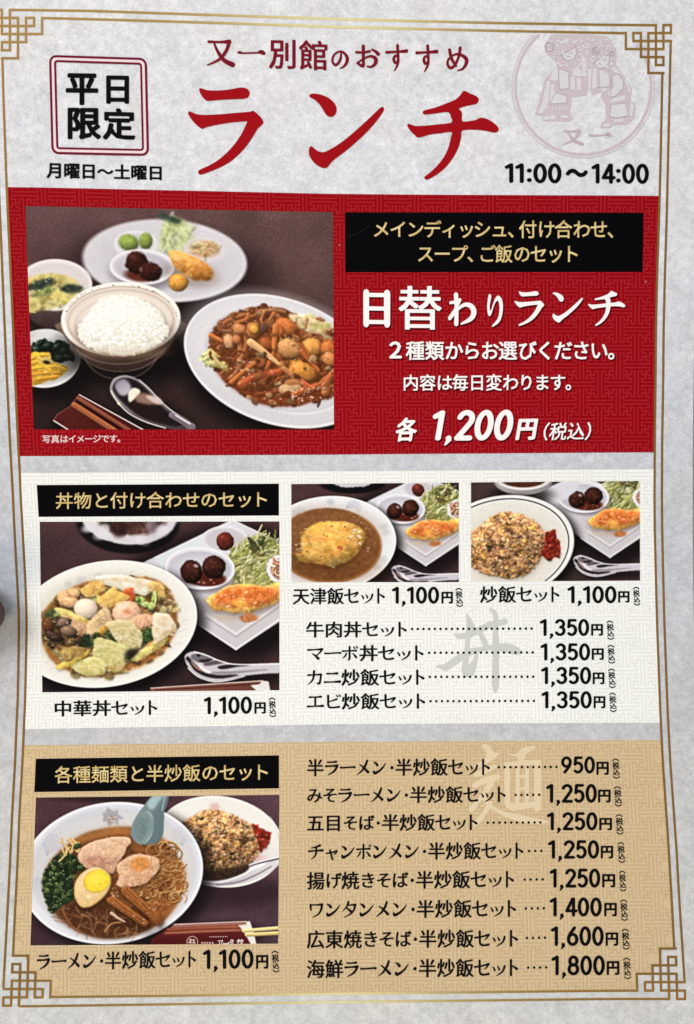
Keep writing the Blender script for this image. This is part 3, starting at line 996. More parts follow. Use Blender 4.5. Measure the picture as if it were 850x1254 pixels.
T_ROWS = [("半ラーメン・半炒飯セット", (376, 929.5, 951, 600, 928.3, 949.8), (611, 939.6, 681.5, 939.2, 11), "950", (687.2, 926.3, 947.3, 728.7), (730.4, 932.8, 949, 745.6, 932.8, 949), (750, 929.7, 758.8, 953)),
          ("みそラーメン・半炒飯セット", (376, 963.5, 984.3, 619.4, 962.3, 983.2), (631.5, 973.5, 660.3, 973.3, 5), "1,250", (668.8, 960, 981.9, 731), (732.3, 967, 982.8, 747.9, 967, 982.8), (752, 963.6, 761.4, 987)),
          ("五目そば・半炒飯セット", (376, 997.5, 1018.4, 585, 996.3, 1017.3), (597.4, 1007.5, 661.8, 1007.2, 10), "1,250", (669.7, 994.6, 1015.7, 731.8), (733.8, 1001.7, 1016.8, 749.6, 1001.7, 1016.8), (754, 998, 763.4, 1021.4)),
          ("チャンポンメン・半炒飯セット", (377, 1032.5, 1054, 641, 1030.8, 1052.2), (648, 1042.2, 663, 1042, 3), "1,250", (671, 1028.9, 1050.4, 733.8), (735.7, 1035.8, 1051.4, 751, 1035.8, 1051.4), (756.3, 1032, 765.4, 1056)),
          ("揚げ焼きそば・半炒飯セット", (375.6, 1067.8, 1089.6, 629.5, 1065.5, 1087.6), (642.6, 1077.2, 664.6, 1076.9, 4), "1,250", (673, 1063.7, 1085.8, 735.2), (737.4, 1070.4, 1086.8, 753.5, 1070.4, 1086.8), (758.3, 1067, 766.8, 1091)),
          ("ワンタンメン・半炒飯セット", (379, 1103, 1125, 632, 1101.2, 1123.6), (644, 1112.6, 666, 1112.3, 4), "1,400", (673, 1099, 1121.2, 737), (740, 1105.7, 1122.2, 755.5, 1105.7, 1122.2), (759.7, 1102.4, 768.8, 1127)),
          ("広東焼きそば・半炒飯セット", (375.6, 1139.4, 1161.8, 634.5, 1137.8, 1160.2), (645.4, 1148.6, 667.4, 1148.3, 4), "1,600", (674.5, 1134.3, 1157.2, 739.4), (741.7, 1141.9, 1158.3, 757.2, 1141.9, 1158.3), (761.4, 1138.2, 771, 1162.2)),
          ("海鮮ラーメン・半炒飯セット", (375.6, 1175.5, 1198.2, 634.5, 1173.4, 1196.2), (646.8, 1185, 668.8, 1184.7, 4), "1,800", (675.3, 1170, 1193.1, 740.8), (743, 1177, 1194, 758.6, 1177, 1194), (763.4, 1173.5, 772.7, 1198.4))]
for nm, bx, dt, pt, p, y, t in T_ROWS:
    item(tan_panel, nm, bx)
    dots(tan_panel, *dt)
    price(tan_panel, pt, comma(*p) if ',' in pt else (p[0], p[1], p[2], p[3], p[1], p[2]), y, t)
item(tan_panel, "ラーメン・半炒飯セット", (45, 1166.8, 1188.8, 240, 1163.3, 1185.4))
price(tan_panel, "1,100", comma(248.4, 1163, 1185.6, 310.5, -.6), (313.5, 1169.6, 1186.6, 328.6, 1169.4, 1186.4), (333, 1165, 341.8, 1190.3))

# pale emblem: two figures facing each other in a ring, cut by the border line
PALE = (204, 190, 196)
emb = Flat()
ex, ey, er = 714.3, 106.0, 83.2
for k, (rr, ww) in enumerate(((er, 3.4), (er + 4.1, 1.0))):
    for a0, a1 in ((-math.degrees(math.asin((ey - 42.5) / rr)), 180 + math.degrees(math.asin((ey - 42.5) / rr))),):
        emb.ribbon(arc(ex, ey, rr, rr, a0 + (12.5 if True else 0), a1, 80), ww, z=k * 1e-6)
emblem = emb.build("emblem", menu, L_MARK - 2e-5, col=(203, 188, 194))
ZE = lambda p: zoomed(p, 620, 30, 4.474)
SILS = (
        [(250, 54), (235, 72), (215, 108), (213, 150), (240, 172), (262, 192), (280, 225), (255, 260), (215, 290), (200, 340), (185, 400), (158, 492), (195, 500), (200, 528), (350, 532), (366, 515), (350, 490), (355, 400), (440, 388), (455, 330), (462, 290), (462, 60), (440, 55)],
        [(462, 60), (470, 56), (560, 70), (600, 130), (606, 170), (600, 220), (650, 290), (688, 345), (685, 390), (680, 420), (712, 440), (700, 520), (660, 548), (585, 550), (575, 568), (514, 566), (520, 545), (545, 520), (545, 440), (520, 400), (525, 370), (470, 388), (455, 330)])
f = Flat()
for k, p in enumerate(SILS):
    f.poly(ZE(p), None, k * 1e-6)
f.build("emblem_figures", emblem, L_MARK, col=PALE)
f = Flat()
CUT = [
    [(305, 165), (335, 150), (375, 125), (382, 150), (375, 180), (345, 195), (320, 185)], [(287, 240), (343, 260), (343, 350), (291, 355)],
    [(353, 290), (375, 285), (377, 355), (353, 355)], [(386, 290), (410, 295), (410, 355), (388, 355)], [(222, 312), (240, 312), (231, 425), (208, 430)],
    [(270, 372), (330, 390), (333, 430), (240, 435), (247, 330), (265, 330), (262, 366)], [(290, 95), (340, 75), (350, 86), (300, 106)],
    [(410, 160), (435, 190), (442, 250), (422, 262), (415, 222)], [(408, 205), (413, 214), (386, 255), (376, 250)],
    [(485, 205), (520, 185), (560, 168), (562, 195), (550, 225), (520, 240), (500, 230)], [(475, 245), (495, 240), (498, 340), (470, 352)],
    [(513, 250), (535, 260), (560, 270), (562, 330), (518, 356)], [(580, 285), (610, 268), (642, 310), (640, 350), (600, 390), (570, 400), (558, 370), (592, 340)],
    [(575, 408), (600, 400), (650, 386), (650, 410), (600, 425), (574, 426)], [(573, 440), (655, 430), (670, 500), (600, 512), (568, 502)], [(682, 430), (700, 446), (690, 500), (674, 502)],
    [(663, 340), (678, 345), (680, 370), (668, 370)], [(240, 500), (270, 495), (268, 520), (236, 522)], [(300, 495), (340, 500), (340, 512), (300, 512)], [(590, 520), (640, 515), (640, 530), (592, 538)]]
CUT += [[(262, 232), (282, 240), (284, 300), (262, 310), (240, 300)], [(365, 236), (440, 262), (438, 285), (365, 282)], [(210, 345), (202, 420), (176, 482), (196, 488), (226, 440)], [(448, 250), (468, 240), (462, 345), (450, 370)],
        [(500, 345), (515, 362), (558, 342), (552, 360), (530, 372)], [(600, 235), (645, 295), (620, 270), (590, 262), (575, 240)], [(205, 505), (235, 502), (232, 522), (206, 522)], [(535, 545), (570, 540), (566, 560), (530, 560)], [(655, 300), (680, 340), (660, 335), (648, 310)]]
for k, p in enumerate(CUT):
    c0 = np.mean(p, 0)
    f.poly(ZE([tuple(c0 + (np.array(v) - c0) * 1.05) for v in p]), None, k * 1.2e-6)
rs = random.Random(4)
cand = [(rs.uniform(222, 590), rs.uniform(62, 250)) for _ in range(260)]


def inside(p, poly):
    c = False
    for (x0, y0), (x1, y1) in zip(poly, poly[1:] + poly[:1]):
        if (y0 > p[1]) != (y1 > p[1]) and p[0] < (x1 - x0) * (p[1] - y0) / (y1 - y0) + x0:
            c = not c
    return c


SILL = [(240, 62), (222, 110), (225, 150), (268, 190), (290, 225), (350, 235), (455, 240), (590, 240), (598, 170), (560, 80)]
for k, p in enumerate(cand):
    if inside(p, SILL) and not any(inside(p, q) for q in CUT):
        r = rs.uniform(3, 8)
        a = np.linspace(0, 2 * math.pi, 8)[:-1]
        f.poly(ZE([(p[0] + r * math.cos(t), p[1] + r * math.sin(t)) for t in a]), None, 4e-5 + k * 2e-7)
for i in range(8):
    x = 200 + i * 18
    f.poly(ZE([(x, 450), (x + 8, 448), (x + 5, 468), (x - 2, 470)]), None, 4.2e-5 + i * 2e-7)
f.build("emblem_details", emblem, L_MARK + 3e-5, col=(216, 214, 218))
f = Flat()
for k, q in enumerate(([(330, 172), (350, 176)], [(345, 160), (365, 154)], [(505, 214), (522, 218)], [(530, 196), (548, 192)])):
    f.ribbon(ZE(q), .8, z=k * 1e-6)
for k, pl in enumerate(([(300, 168), (338, 148), (380, 122), (386, 152), (376, 184), (345, 198), (316, 188)], [(482, 206), (520, 183), (563, 165), (566, 196), (552, 228), (520, 243), (497, 232)],
                       [(287, 240), (343, 260), (343, 350), (291, 355)], [(270, 372), (330, 390), (333, 430), (240, 435)], [(573, 440), (655, 430), (670, 500), (600, 512), (568, 502)],
                       [(580, 285), (610, 268), (642, 310), (640, 350), (600, 390), (570, 400)])):
    f.ribbon(ZE(pl), .55, z=4e-6 + k * 1e-6, closed=True)
for k, (x, y, r) in enumerate(((490, 145, 20), (490, 145, 9), (236, 122, 24), (578, 160, 11))):
    f.ribbon(ZE([(x + r * math.cos(t), y + r * math.sin(t)) for t in np.linspace(0, 6.283, 18)[:-1]]), .9, z=1.2e-5 + k * 1e-6, closed=True)
f.build("emblem_faces", emblem, L_MARK + 9e-5, col=(182, 162, 170))
write("emblem_letter", "又", (689, 159, 178, 715, 158.5, 178), col=(196, 176, 184), parent=emblem, style='brush')
write("emblem_letter", "一", (720.5, 163, 167.5, 749, 162.5, 167), col=(196, 176, 184), parent=emblem, style='brush')

# dust specks and a faint scratch on the print
rs = random.Random(9)
for par, pts in ((red_panel, ((790.5, 345), (415.5, 300), (655, 555))), (tan_panel, ((352, 1036), (788, 1120)))):
    for x, y in pts:
        f = Flat()
        a = np.linspace(0, 2 * math.pi, 8)[:-1]
        r = rs.uniform(.55, .95)
        f.add(np.stack([x + r * np.cos(a), y + r * .8 * np.sin(a)], 1), [tuple(range(7))])
        f.build("dust_speck", par, L_TEXT + 4e-5, col=(232, 214, 204))
f = Flat()
f.ribbon([(424, 291), (438, 286), (452, 277.5)], .5)
f.build("scratch", red_panel, L_TEXT + 2e-5, col=(40, 38, 38))

# a hand holding the left margin: only the dark tip of its thumb reaches into the picture
tc = at(10.5, 740)
SK, ED, RD = [], [], []


def chain(pts, rad, root=None):
    prev = root
    for q_, r_ in zip(pts, rad):
        SK.append(q_)
        RD.append(r_)
        if prev is not None:
            ED.append((prev, len(SK) - 1))
        prev = len(SK) - 1
    return prev


zt = TABLE_Z - tc[2]
chain([(-.100, -.045, .030)], [.026])                                          # palm
chain([(-.140, -.085, .030), (-.200, -.145, .034)], [.023, .026], 0)           # wrist, forearm
chain([(-.066, -.024, .030), (-.036, -.008, .019), (-.012, -.001, .0095), (.0015, 0, .0078)], [.0165, .0125, .0112, .0098], 0)
for k, (kx, ky, ln) in enumerate(((-.066, .012, .030), (-.078, .030, .034), (-.092, .045, .031), (-.108, .054, .024))):
    chain([(kx - .008, ky - .006, .040), (kx + .006, ky + .014, .040), (kx + .006 + ln * .25, ky + .014 + ln * .5, .026), (kx + ln * .1, ky + .012 + ln * .35, .0125 + zt * .5)],
          [.0115, .0100, .0090, .0082], 0)
hm = bpy.data.meshes.new("person")
hm.from_pydata([(tc[0] + x, tc[1] + y, tc[2] + z) for x, y, z in SK], ED, [])
person = bpy.data.objects.new("person", hm)
COL.objects.link(person)
sk = person.modifiers.new("skin", 'SKIN')
for v, r_ in zip(hm.skin_vertices[0].data, RD):
    v.radius = (r_, r_)
hm.skin_vertices[0].data[0].use_root = True
sb = person.modifiers.new("smooth", 'SUBSURF')
sb.levels = sb.render_levels = 3
hm2 = bpy.data.meshes.new_from_object(person.evaluated_get(bpy.context.evaluated_depsgraph_get()))
person.modifiers.clear()
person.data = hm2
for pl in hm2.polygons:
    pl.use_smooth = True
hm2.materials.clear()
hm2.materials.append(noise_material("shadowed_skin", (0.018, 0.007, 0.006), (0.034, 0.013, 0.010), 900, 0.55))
person["label"] = "dark thumb tip of a hand holding the left margin of the menu sheet"
person["category"] = "person"
nb = bmesh.new()
bmesh.ops.create_uvsphere(nb, u_segments=24, v_segments=14, radius=1.0)
for v in nb.verts:
    x, y, z = v.co
    v.co = (tc[0] - .003 + x * .0062, tc[1] + y * .0062, tc[2] + .0163 + z * .0011 - 34 * (y * .0062) ** 2 - (x > 0) * 30 * (x * .0062) ** 2 - .35 * x * .0062)
nm = bpy.data.meshes.new("thumb_nail")
nb.to_mesh(nm)
nb.free()
for pl in nm.polygons:
    pl.use_smooth = True
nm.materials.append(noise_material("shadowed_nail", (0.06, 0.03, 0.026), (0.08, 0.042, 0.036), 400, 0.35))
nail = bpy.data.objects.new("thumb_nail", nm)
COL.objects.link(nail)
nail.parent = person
# ------------------------------------------------------------------ the printed food photographs
# Each one is painted dish by dish on a fine grid of print dots (a colour per mesh vertex), then every dish becomes its own mesh.
def gauss(a, s):
    if s < .3:
        return a
    r = max(1, int(3 * s + .5))
    k = np.exp(-.5 * (np.arange(-r, r + 1) / s) ** 2)
    k /= k.sum()
    for ax in (0, 1):
        pad = [(0, 0)] * a.ndim
        pad[ax] = (r, r)
        p = np.pad(a, pad, mode='edge')
        out = np.zeros_like(a)
        n = a.shape[ax]
        for i, w_ in enumerate(k):
            out += w_ * (p[i:i + n] if ax == 0 else p[:, i:i + n])
        a = out
    return a


class Photo:
    S = 2.0

    def __init__(s, quad, seed):
        s.q = np.asarray(quad, float)
        s.x0, s.y0 = np.floor(s.q.min(0)) - 2
        x1, y1 = np.ceil(s.q.max(0)) + 2
        s.W, s.H = int((x1 - s.x0) * s.S), int((y1 - s.y0) * s.S)
        s.X, s.Y = np.meshgrid(s.x0 + (np.arange(s.W) + .5) / s.S, s.y0 + (np.arange(s.H) + .5) / s.S)
        s.A = np.zeros((s.H, s.W, 3))
        s.I = np.zeros((s.H, s.W), np.int16)
        s.names = ['table']
        s.r = np.random.default_rng(seed)
        s.cur = 0
        s.big = {}

    def part(s, name):
        s.names.append(name)
        s.cur = len(s.names) - 1

    def noise(s, scale, octs=3):
        """cloudy field about 0, roughly -1..1, feature size in photo pixels"""
        key = (scale, octs)
        if key in s.big:
            f = s.big[key]
            return np.roll(f, (int(s.r.integers(0, s.H)), int(s.r.integers(0, s.W))), (0, 1))
        out = np.zeros((s.H, s.W))
        amp = 1.0
        for _ in range(octs):
            c = max(scale * s.S, 1.0)
            gh, gw = int(s.H / c) + 3, int(s.W / c) + 3
            g = s.r.normal(0, 1, (gh, gw))
            yy, xx = np.arange(s.H) / c, np.arange(s.W) / c
            iy, ix = yy.astype(int), xx.astype(int)
            fy, fx = yy - iy, xx - ix
            fy, fx = (fy * fy * (3 - 2 * fy))[:, None], (fx * fx * (3 - 2 * fx))[None]
            out += amp * ((g[iy][:, ix] * (1 - fx) + g[iy][:, ix + 1] * fx) * (1 - fy) + (g[iy + 1][:, ix] * (1 - fx) + g[iy + 1][:, ix + 1] * fx) * fy)
            amp *= .55
            scale /= 2.1
        s.big[key] = out * .8
        return s.big[key]

    def win(s, x0, y0, x1, y1):
        a = max(0, int((x0 - s.x0) * s.S) - 1)
        b = min(s.W, int((x1 - s.x0) * s.S) + 2)
        c = max(0, int((y0 - s.y0) * s.S) - 1)
        d = min(s.H, int((y1 - s.y0) * s.S) + 2)
        return (slice(c, d), slice(a, b)) if b > a and d > c else None

    def put(s, w, m, c, ident=True):
        m3 = m[..., None]
        s.A[w] = s.A[w] * (1 - m3) + np.asarray(c, float) * m3
        if ident:
            s.I[w][m > .5] = s.cur

    # -- masks
    def m_ell(s, cx, cy, rx, ry, rot=0, soft=.6, wob=0, wsc=5):
        R = max(rx, ry) + soft * 3 + abs(wob) * max(rx, ry)
        w = s.win(cx - R, cy - R, cx + R, cy + R)
        if w is None:
            return None, None, None, None
        c, n = math.cos(math.radians(rot)), math.sin(math.radians(rot))
        dx, dy = s.X[w] - cx, s.Y[w] - cy
        u, v = (dx * c + dy * n) / rx, (-dx * n + dy * c) / ry
        r = np.sqrt(u * u + v * v)
        if wob:
            r = r * (1 + wob * s.noise(wsc)[w])
        m = np.clip((1 - r) * min(rx, ry) / soft * .5 + .5, 0, 1)
        return w, m, u, v

    def m_poly(s, pts, k=4, soft=.5, wob=0, wsc=4):
        P = catmull(pts, k) if k else np.asarray(pts, float)
        lo, hi = P.min(0) - 3 - soft * 2, P.max(0) + 3 + soft * 2
        w = s.win(lo[0], lo[1], hi[0], hi[1])
        if w is None:
            return None, None
        X, Y = s.X[w], s.Y[w]
        if wob:
            X = X + wob * s.noise(wsc)[w]
            Y = Y + wob * s.noise(wsc)[w]
        ins = np.zeros(X.shape, bool)
        for (ax, ay), (bx, by) in zip(P, np.roll(P, -1, 0)):
            if ay == by:
                continue
            cnd = (ay > Y) != (by > Y)
            ins ^= cnd & (X < (bx - ax) * (Y - ay) / (by - ay) + ax)
        return w, gauss(ins.astype(float), soft * s.S)

    def relief(s, m, soft, k, lx=-.5, ly=-.85):
        """light on a padded shape: brighter towards the window (up, left), darker away"""
        h = gauss(m, soft * s.S)
        gy, gx = np.gradient(h)
        return 1 + k * (gx * -lx + gy * -ly) * s.S * soft * -1 * -1

    # -- painting
    def ell(s, cx, cy, rx, ry, rot=0, col=(200, 200, 200), soft=.6, dome=0, tex=0, tsc=3, wob=0, wsc=5, spec=0, ident=True, alpha=1, dark=0):
        w, m, u, v = s.m_ell(cx, cy, rx, ry, rot, soft, wob, wsc)
        if w is None:
            return
        c = np.ones(m.shape + (3,)) * np.asarray(col, float)
        if dome or spec or dark:
            a = math.radians(rot)
            nx, ny = u * math.cos(a) - v * math.sin(a), u * math.sin(a) + v * math.cos(a)
            nz = np.sqrt(np.clip(1 - u * u - v * v, 0, 1))
            d = -.35 * nx - .6 * ny + .72 * nz
            c *= (1 + .85 * dome * (d - .62))[..., None]
            if dark:
                c *= (1 - dark * np.clip(1 - nz, 0, 1) ** 2)[..., None]
            if spec:
                hgl = np.clip(-.3 * nx - .5 * ny + .81 * nz, 0, 1) ** 40
                c += (spec * hgl)[..., None]
        if tex:
            c *= (1 + tex * s.noise(tsc)[w])[..., None]
        s.put(w, m * alpha, np.clip(c, 0, 255), ident)

    def shape(s, pts, col, k=4, soft=.5, bump=0, bs=2.5, tex=0, tsc=3, wob=0, wsc=4, grad=None, ident=True, alpha=1, edge=0, tint=None):
        w, m = s.m_poly(pts, k, soft, wob, wsc)
        if w is None:
            return
        c = np.ones(m.shape + (3,)) * np.asarray(col, float)
        if grad is not None:                 # (second colour, direction in degrees): runs from col to it across the shape
            c2, ang = grad
            t = s.X[w] * math.cos(math.radians(ang)) + s.Y[w] * math.sin(math.radians(ang))
            sel = t[m > .5] if (m > .5).any() else t
            t = np.clip((t - sel.min()) / (np.ptp(sel) + 1e-6), 0, 1)[..., None]
            c = c * (1 - t) + np.asarray(c2, float) * t
        if tint is not None:                 # cloudy patches of another colour
            t = np.clip(.5 + .9 * s.noise(tint[1])[w], 0, 1)[..., None]
            c = c * (1 - t) + np.asarray(tint[0], float) * t
        if bump:
            h = gauss(m, bs * s.S)
            if tex:
                h = h + .022 * s.noise(tsc + 1.5)[w] * m
            gy, gx = np.gradient(h)
            c *= np.clip(1 + .5 * bump * (gx * .5 + gy * .85) * s.S * bs, .6, 1.3)[..., None]
        if edge:
            h = gauss(m, 1.2 * s.S)
            c *= (1 - edge * np.clip(1.6 - 2 * h, 0, 1) * 0 - edge * np.clip(1 - h, 0, .5) * 2)[..., None]
        if tex:
            c *= (1 + tex * s.noise(tsc)[w])[..., None]
        s.put(w, m * alpha, np.clip(c, 0, 255), ident)

    def strand(s, pts, w0, w1, col, shade=.5, soft=.4, k=5, spec=0, ident=True, alpha=1):
        P = catmull(pts, k, closed=False) if k and len(pts) > 2 else np.asarray(pts, float)
        wm = max(w0, w1)
        lo, hi = P.min(0) - wm - 1, P.max(0) + wm + 1
        w = s.win(lo[0], lo[1], hi[0], hi[1])
        if w is None:
            return
        X, Y = s.X[w], s.Y[w]
        best = np.full(X.shape, 1e9)
        side = np.zeros(X.shape)
        wid = np.full(X.shape, float(w0))
        n = len(P) - 1
        for i in range(n):
            d = P[i + 1] - P[i]
            L2 = d @ d + 1e-9
            t = np.clip(((X - P[i, 0]) * d[0] + (Y - P[i, 1]) * d[1]) / L2, 0, 1)
            ex, ey = X - P[i, 0] - t * d[0], Y - P[i, 1] - t * d[1]
            q = ex * ex + ey * ey
            b = q < best
            best[b] = q[b]
            side[b] = (ex * -.45 + ey * -.9)[b]
            wid[b] = (w0 + (w1 - w0) * (i + t) / n)[b]
        dist = np.sqrt(best)
        m = np.clip((wid / 2 - dist) / soft * .5 + .5, 0, 1)
        f = np.clip(side / (wid / 2 + 1e-6), -1, 1)
        c = np.ones(m.shape + (3,)) * np.asarray(col, float)
        c *= (1 + shade * f)[..., None]
        if spec:
            c += (spec * np.exp(-((f - .45) / .25) ** 2))[..., None]
        s.put(w, m * alpha, np.clip(c, 0, 255), ident)

    def shadow(s, pts_or_ell, blur, dark, col=(14, 8, 8)):
        if isinstance(pts_or_ell[0], (tuple, list)):
            P = catmull(pts_or_ell, 4)
            lo, hi = P.min(0) - blur * 3, P.max(0) + blur * 3
            w = s.win(lo[0], lo[1], hi[0], hi[1])
            _, m0 = s.m_poly(pts_or_ell, 4, .5)
            full = np.zeros((s.H, s.W))
            w0, m0 = s.m_poly(pts_or_ell, 4, .5)
            full[w0] = m0
            m = gauss(full[w], blur * s.S)
        else:
            cx, cy, rx, ry, rot = pts_or_ell
            R = max(rx, ry) + blur * 3
            w = s.win(cx - R, cy - R, cx + R, cy + R)
            c, n = math.cos(math.radians(rot)), math.sin(math.radians(rot))
            dx, dy = s.X[w] - cx, s.Y[w] - cy
            r = np.sqrt(((dx * c + dy * n) / rx) ** 2 + ((-dx * n + dy * c) / ry) ** 2)
            m = np.clip((1 - r) * min(rx, ry) / blur * .5 + .5, 0, 1)
            m = m * m * (3 - 2 * m)
        s.put(w, m * dark, col, False)

    def ring(s, cx, cy, rx, ry, rot, wd, col, alpha=1, soft=.5, a0=None, a1=None, fade=25):
        """stroke along an ellipse; angles in degrees (0 right, 90 down) limit it"""
        R = max(rx, ry) + wd + 2
        w = s.win(cx - R, cy - R, cx + R, cy + R)
        if w is None:
            return
        c, n = math.cos(math.radians(rot)), math.sin(math.radians(rot))
        dx, dy = s.X[w] - cx, s.Y[w] - cy
        u, v = (dx * c + dy * n), (-dx * n + dy * c)
        r = np.sqrt((u / rx) ** 2 + (v / ry) ** 2)
        g = np.sqrt((u / rx ** 2) ** 2 + (v / ry ** 2) ** 2) / np.maximum(r, 1e-3)
        d = np.abs(r - 1) / np.maximum(g, 1e-6)
        m = np.clip((wd / 2 - d) / soft * .5 + .5, 0, 1)
        if a0 is not None:
            th = np.degrees(np.arctan2(v / ry, u / rx))
            mid, half = (a0 + a1) / 2, (a1 - a0) / 2
            dd = np.abs((th - mid + 180) % 360 - 180)
            m = m * np.clip((half - dd) / fade + .5, 0, 1)
        s.put(w, m * alpha, col, False)

    def blur(s, x0, y0, x1, y1, sg, mask=None):
        w = s.win(x0, y0, x1, y1)
        b = gauss(s.A[w], sg * s.S)
        if mask is None:
            s.A[w] = b
        else:
            m = mask[w][..., None]
            s.A[w] = s.A[w] * (1 - m) + b * m

    def grains(s, pts, n, cols, size, k=4, shade=.45, vary=.08, under=.45, ua=.4, fall=.28):
        """many short grains (rice) scattered over a mound, back to front"""
        P = catmull(pts, k)
        lo, hi = P.min(0), P.max(0)
        poly = [tuple(p) for p in P[::2]]
        got = []
        while len(got) < n:
            p = (s.r.uniform(lo[0], hi[0]), s.r.uniform(lo[1], hi[1]))
            if inside(p, poly):
                got.append(p)
        got.sort(key=lambda p: p[1] + s.r.normal(0, 6))
        cx, cy = (lo + hi) / 2
        for p in got:
            c = np.array(cols[int(s.r.integers(0, len(cols)))], float)
            ly = (p[1] - lo[1]) / (hi[1] - lo[1])
            lx = (p[0] - lo[0]) / (hi[0] - lo[0])
            c = c * (1.08 - fall * max(0, ly - .35) - .12 * max(0, lx - .5) + s.r.normal(0, vary))
            a = s.r.uniform(0, math.pi)
            L = size * s.r.uniform(.6, 1.3)
            d = np.array([math.cos(a), math.sin(a) * .8]) * L / 2
            wd = size * s.r.uniform(.4, .62)
            s.strand([(p[0] - d[0] + .5, p[1] - d[1] + 1.0), (p[0] + d[0] + .5, p[1] + d[1] + 1.0)], wd * 1.1, wd * 1.1, c * under, 0, soft=.6, alpha=ua)
            s.strand([tuple(p - d), tuple(p + d)], wd, wd * .9, c, shade, soft=.35)

    def shreds(s, pts, n, cols, L, wd, k=4, lean=0, spread=1.2, shade=.45, dark=.5):
        P = catmull(pts, k)
        lo, hi = P.min(0), P.max(0)
        poly = [tuple(p) for p in P[::2]]
        done = 0
        while done < n:
            p = np.array((s.r.uniform(lo[0], hi[0]), s.r.uniform(lo[1], hi[1])))
            if not inside(tuple(p), poly):
                continue
            done += 1
            a = lean + s.r.normal(0, spread)
            l = L * s.r.uniform(.5, 1.2)
            d = np.array([math.cos(a), math.sin(a)]) * l / 2
            b = np.array([-d[1], d[0]]) * s.r.normal(0, .35)
            c = np.array(cols[int(s.r.integers(0, len(cols)))], float) * s.r.uniform(.78, 1.15)
            w_ = wd * s.r.uniform(.6, 1.3)
            if dark:
                s.strand([tuple(p - d + (.6, 1)), tuple(p + b + (.6, 1)), tuple(p + d + (.6, 1))], w_, w_ * .8, c * .4, 0, k=3, alpha=dark)
            s.strand([tuple(p - d), tuple(p + b), tuple(p + d)], w_, w_ * .7, c, shade, k=3)

    def soften(s, pts, sg, k):
        """melt the detail inside an outline a little"""
        w, m = s.m_poly(pts, 3, 1)
        m = (m * k)[..., None]
        s.A[w] = s.A[w] * (1 - m) + gauss(s.A[w], sg * s.S) * m

    def filler(s, pts, n, cols, size, alpha=.8, k=4, shade=.5):
        """irregular overlapping scraps of food between the main pieces"""
        P = catmull(pts, k)
        lo, hi = P.min(0), P.max(0)
        poly = [tuple(p) for p in P[::2]]
        done = 0
        while done < n:
            q = (s.r.uniform(lo[0], hi[0]), s.r.uniform(lo[1], hi[1]))
            if not inside(q, poly):
                continue
            done += 1
            c = np.array(cols[int(s.r.integers(0, len(cols)))], float) * s.r.uniform(.75, 1.15)
            a0 = s.r.uniform(0, 6.28)
            el = s.r.uniform(.35, .9)
            L = size * s.r.uniform(.5, 1.3)
            pt = []
            for t in np.arange(0, 6.2, 1.05):
                rr = L * s.r.uniform(.65, 1.15)
                x, y = rr * math.cos(t), rr * el * math.sin(t)
                pt.append((q[0] + x * math.cos(a0) - y * math.sin(a0), q[1] + (x * math.sin(a0) + y * math.cos(a0)) * .8))
            s.shape([(x + .8, y + 1.3) for x, y in pt], c * .3, soft=1.0, alpha=alpha * .55, k=3, ident=False)
            s.shape(pt, c, soft=.5, alpha=alpha, k=3, grad=(c * (1 - shade), s.r.uniform(30, 120)), tex=.06, tsc=2.5)
            if s.r.uniform() < .4:
                s.strand([pt[0], pt[1], pt[2]], .8, .5, np.minimum(c * 1.35 + 20, 250), 0, ident=False, alpha=.6)

    def glints(s, pts, n, size, alpha=.8, k=4):
        P = catmull(pts, k)
        lo, hi = P.min(0), P.max(0)
        poly = [tuple(p) for p in P[::2]]
        done = 0
        while done < n:
            p = (s.r.uniform(lo[0], hi[0]), s.r.uniform(lo[1], hi[1]))
            if inside(p, poly):
                done += 1
                r = size * s.r.uniform(.4, 1.2)
                s.ell(p[0], p[1], r * 1.3, r * .7, s.r.uniform(-40, 40), (255, 248, 238), soft=.7, ident=False, alpha=alpha * s.r.uniform(.4, 1))

    def build(s, name, parent, label, sharpen=.55, grain=2.0):
        A = gauss(s.A, .38 * s.S)
        A = A + sharpen * (A - gauss(A, 1.3 * s.S))
        A = A + s.r.normal(0, grain, A.shape[:2])[..., None] + gauss(s.r.normal(0, grain * 2.2, A.shape), 1.0)
        A = np.clip(A, 0, 255) / 255
        Y = (A @ np.array([.3, .59, .11]))[..., None]
        Y2 = Y - .30 * np.sin(2 * math.pi * Y) / (2 * math.pi)
        A = np.clip(Y2 + (A - Y) * np.sqrt(np.clip(Y2 / (Y + .02), .3, 1.5)) * .93, 0, 1) * 250 + 3
        q = s.q
        nx = int(max(np.linalg.norm(q[1] - q[0]), np.linalg.norm(q[2] - q[3])) * 1.7)
        ny = int(max(np.linalg.norm(q[3] - q[0]), np.linalg.norm(q[2] - q[1])) * 1.7)
        a, b = np.meshgrid(np.linspace(0, 1, nx + 1), np.linspace(0, 1, ny + 1))
        a, b = a.ravel()[:, None], b.ravel()[:, None]
        P = (q[0] * (1 - a) + q[1] * a) * (1 - b) + (q[3] * (1 - a) + q[2] * a) * b
        fx, fy = (P[:, 0] - s.x0) * s.S - .5, (P[:, 1] - s.y0) * s.S - .5
        ix, iy = np.clip(fx.astype(int), 0, s.W - 2), np.clip(fy.astype(int), 0, s.H - 2)
        tx, ty = (fx - ix)[:, None], (fy - iy)[:, None]
        C = (A[iy, ix] * (1 - tx) + A[iy, ix + 1] * tx) * (1 - ty) + (A[iy + 1, ix] * (1 - tx) + A[iy + 1, ix + 1] * tx) * ty
        ids = s.I[np.clip(np.round(fy).astype(int), 0, s.H - 1), np.clip(np.round(fx).astype(int), 0, s.W - 1)]
        j, i = np.meshgrid(np.arange(ny), np.arange(nx), indexing='ij')
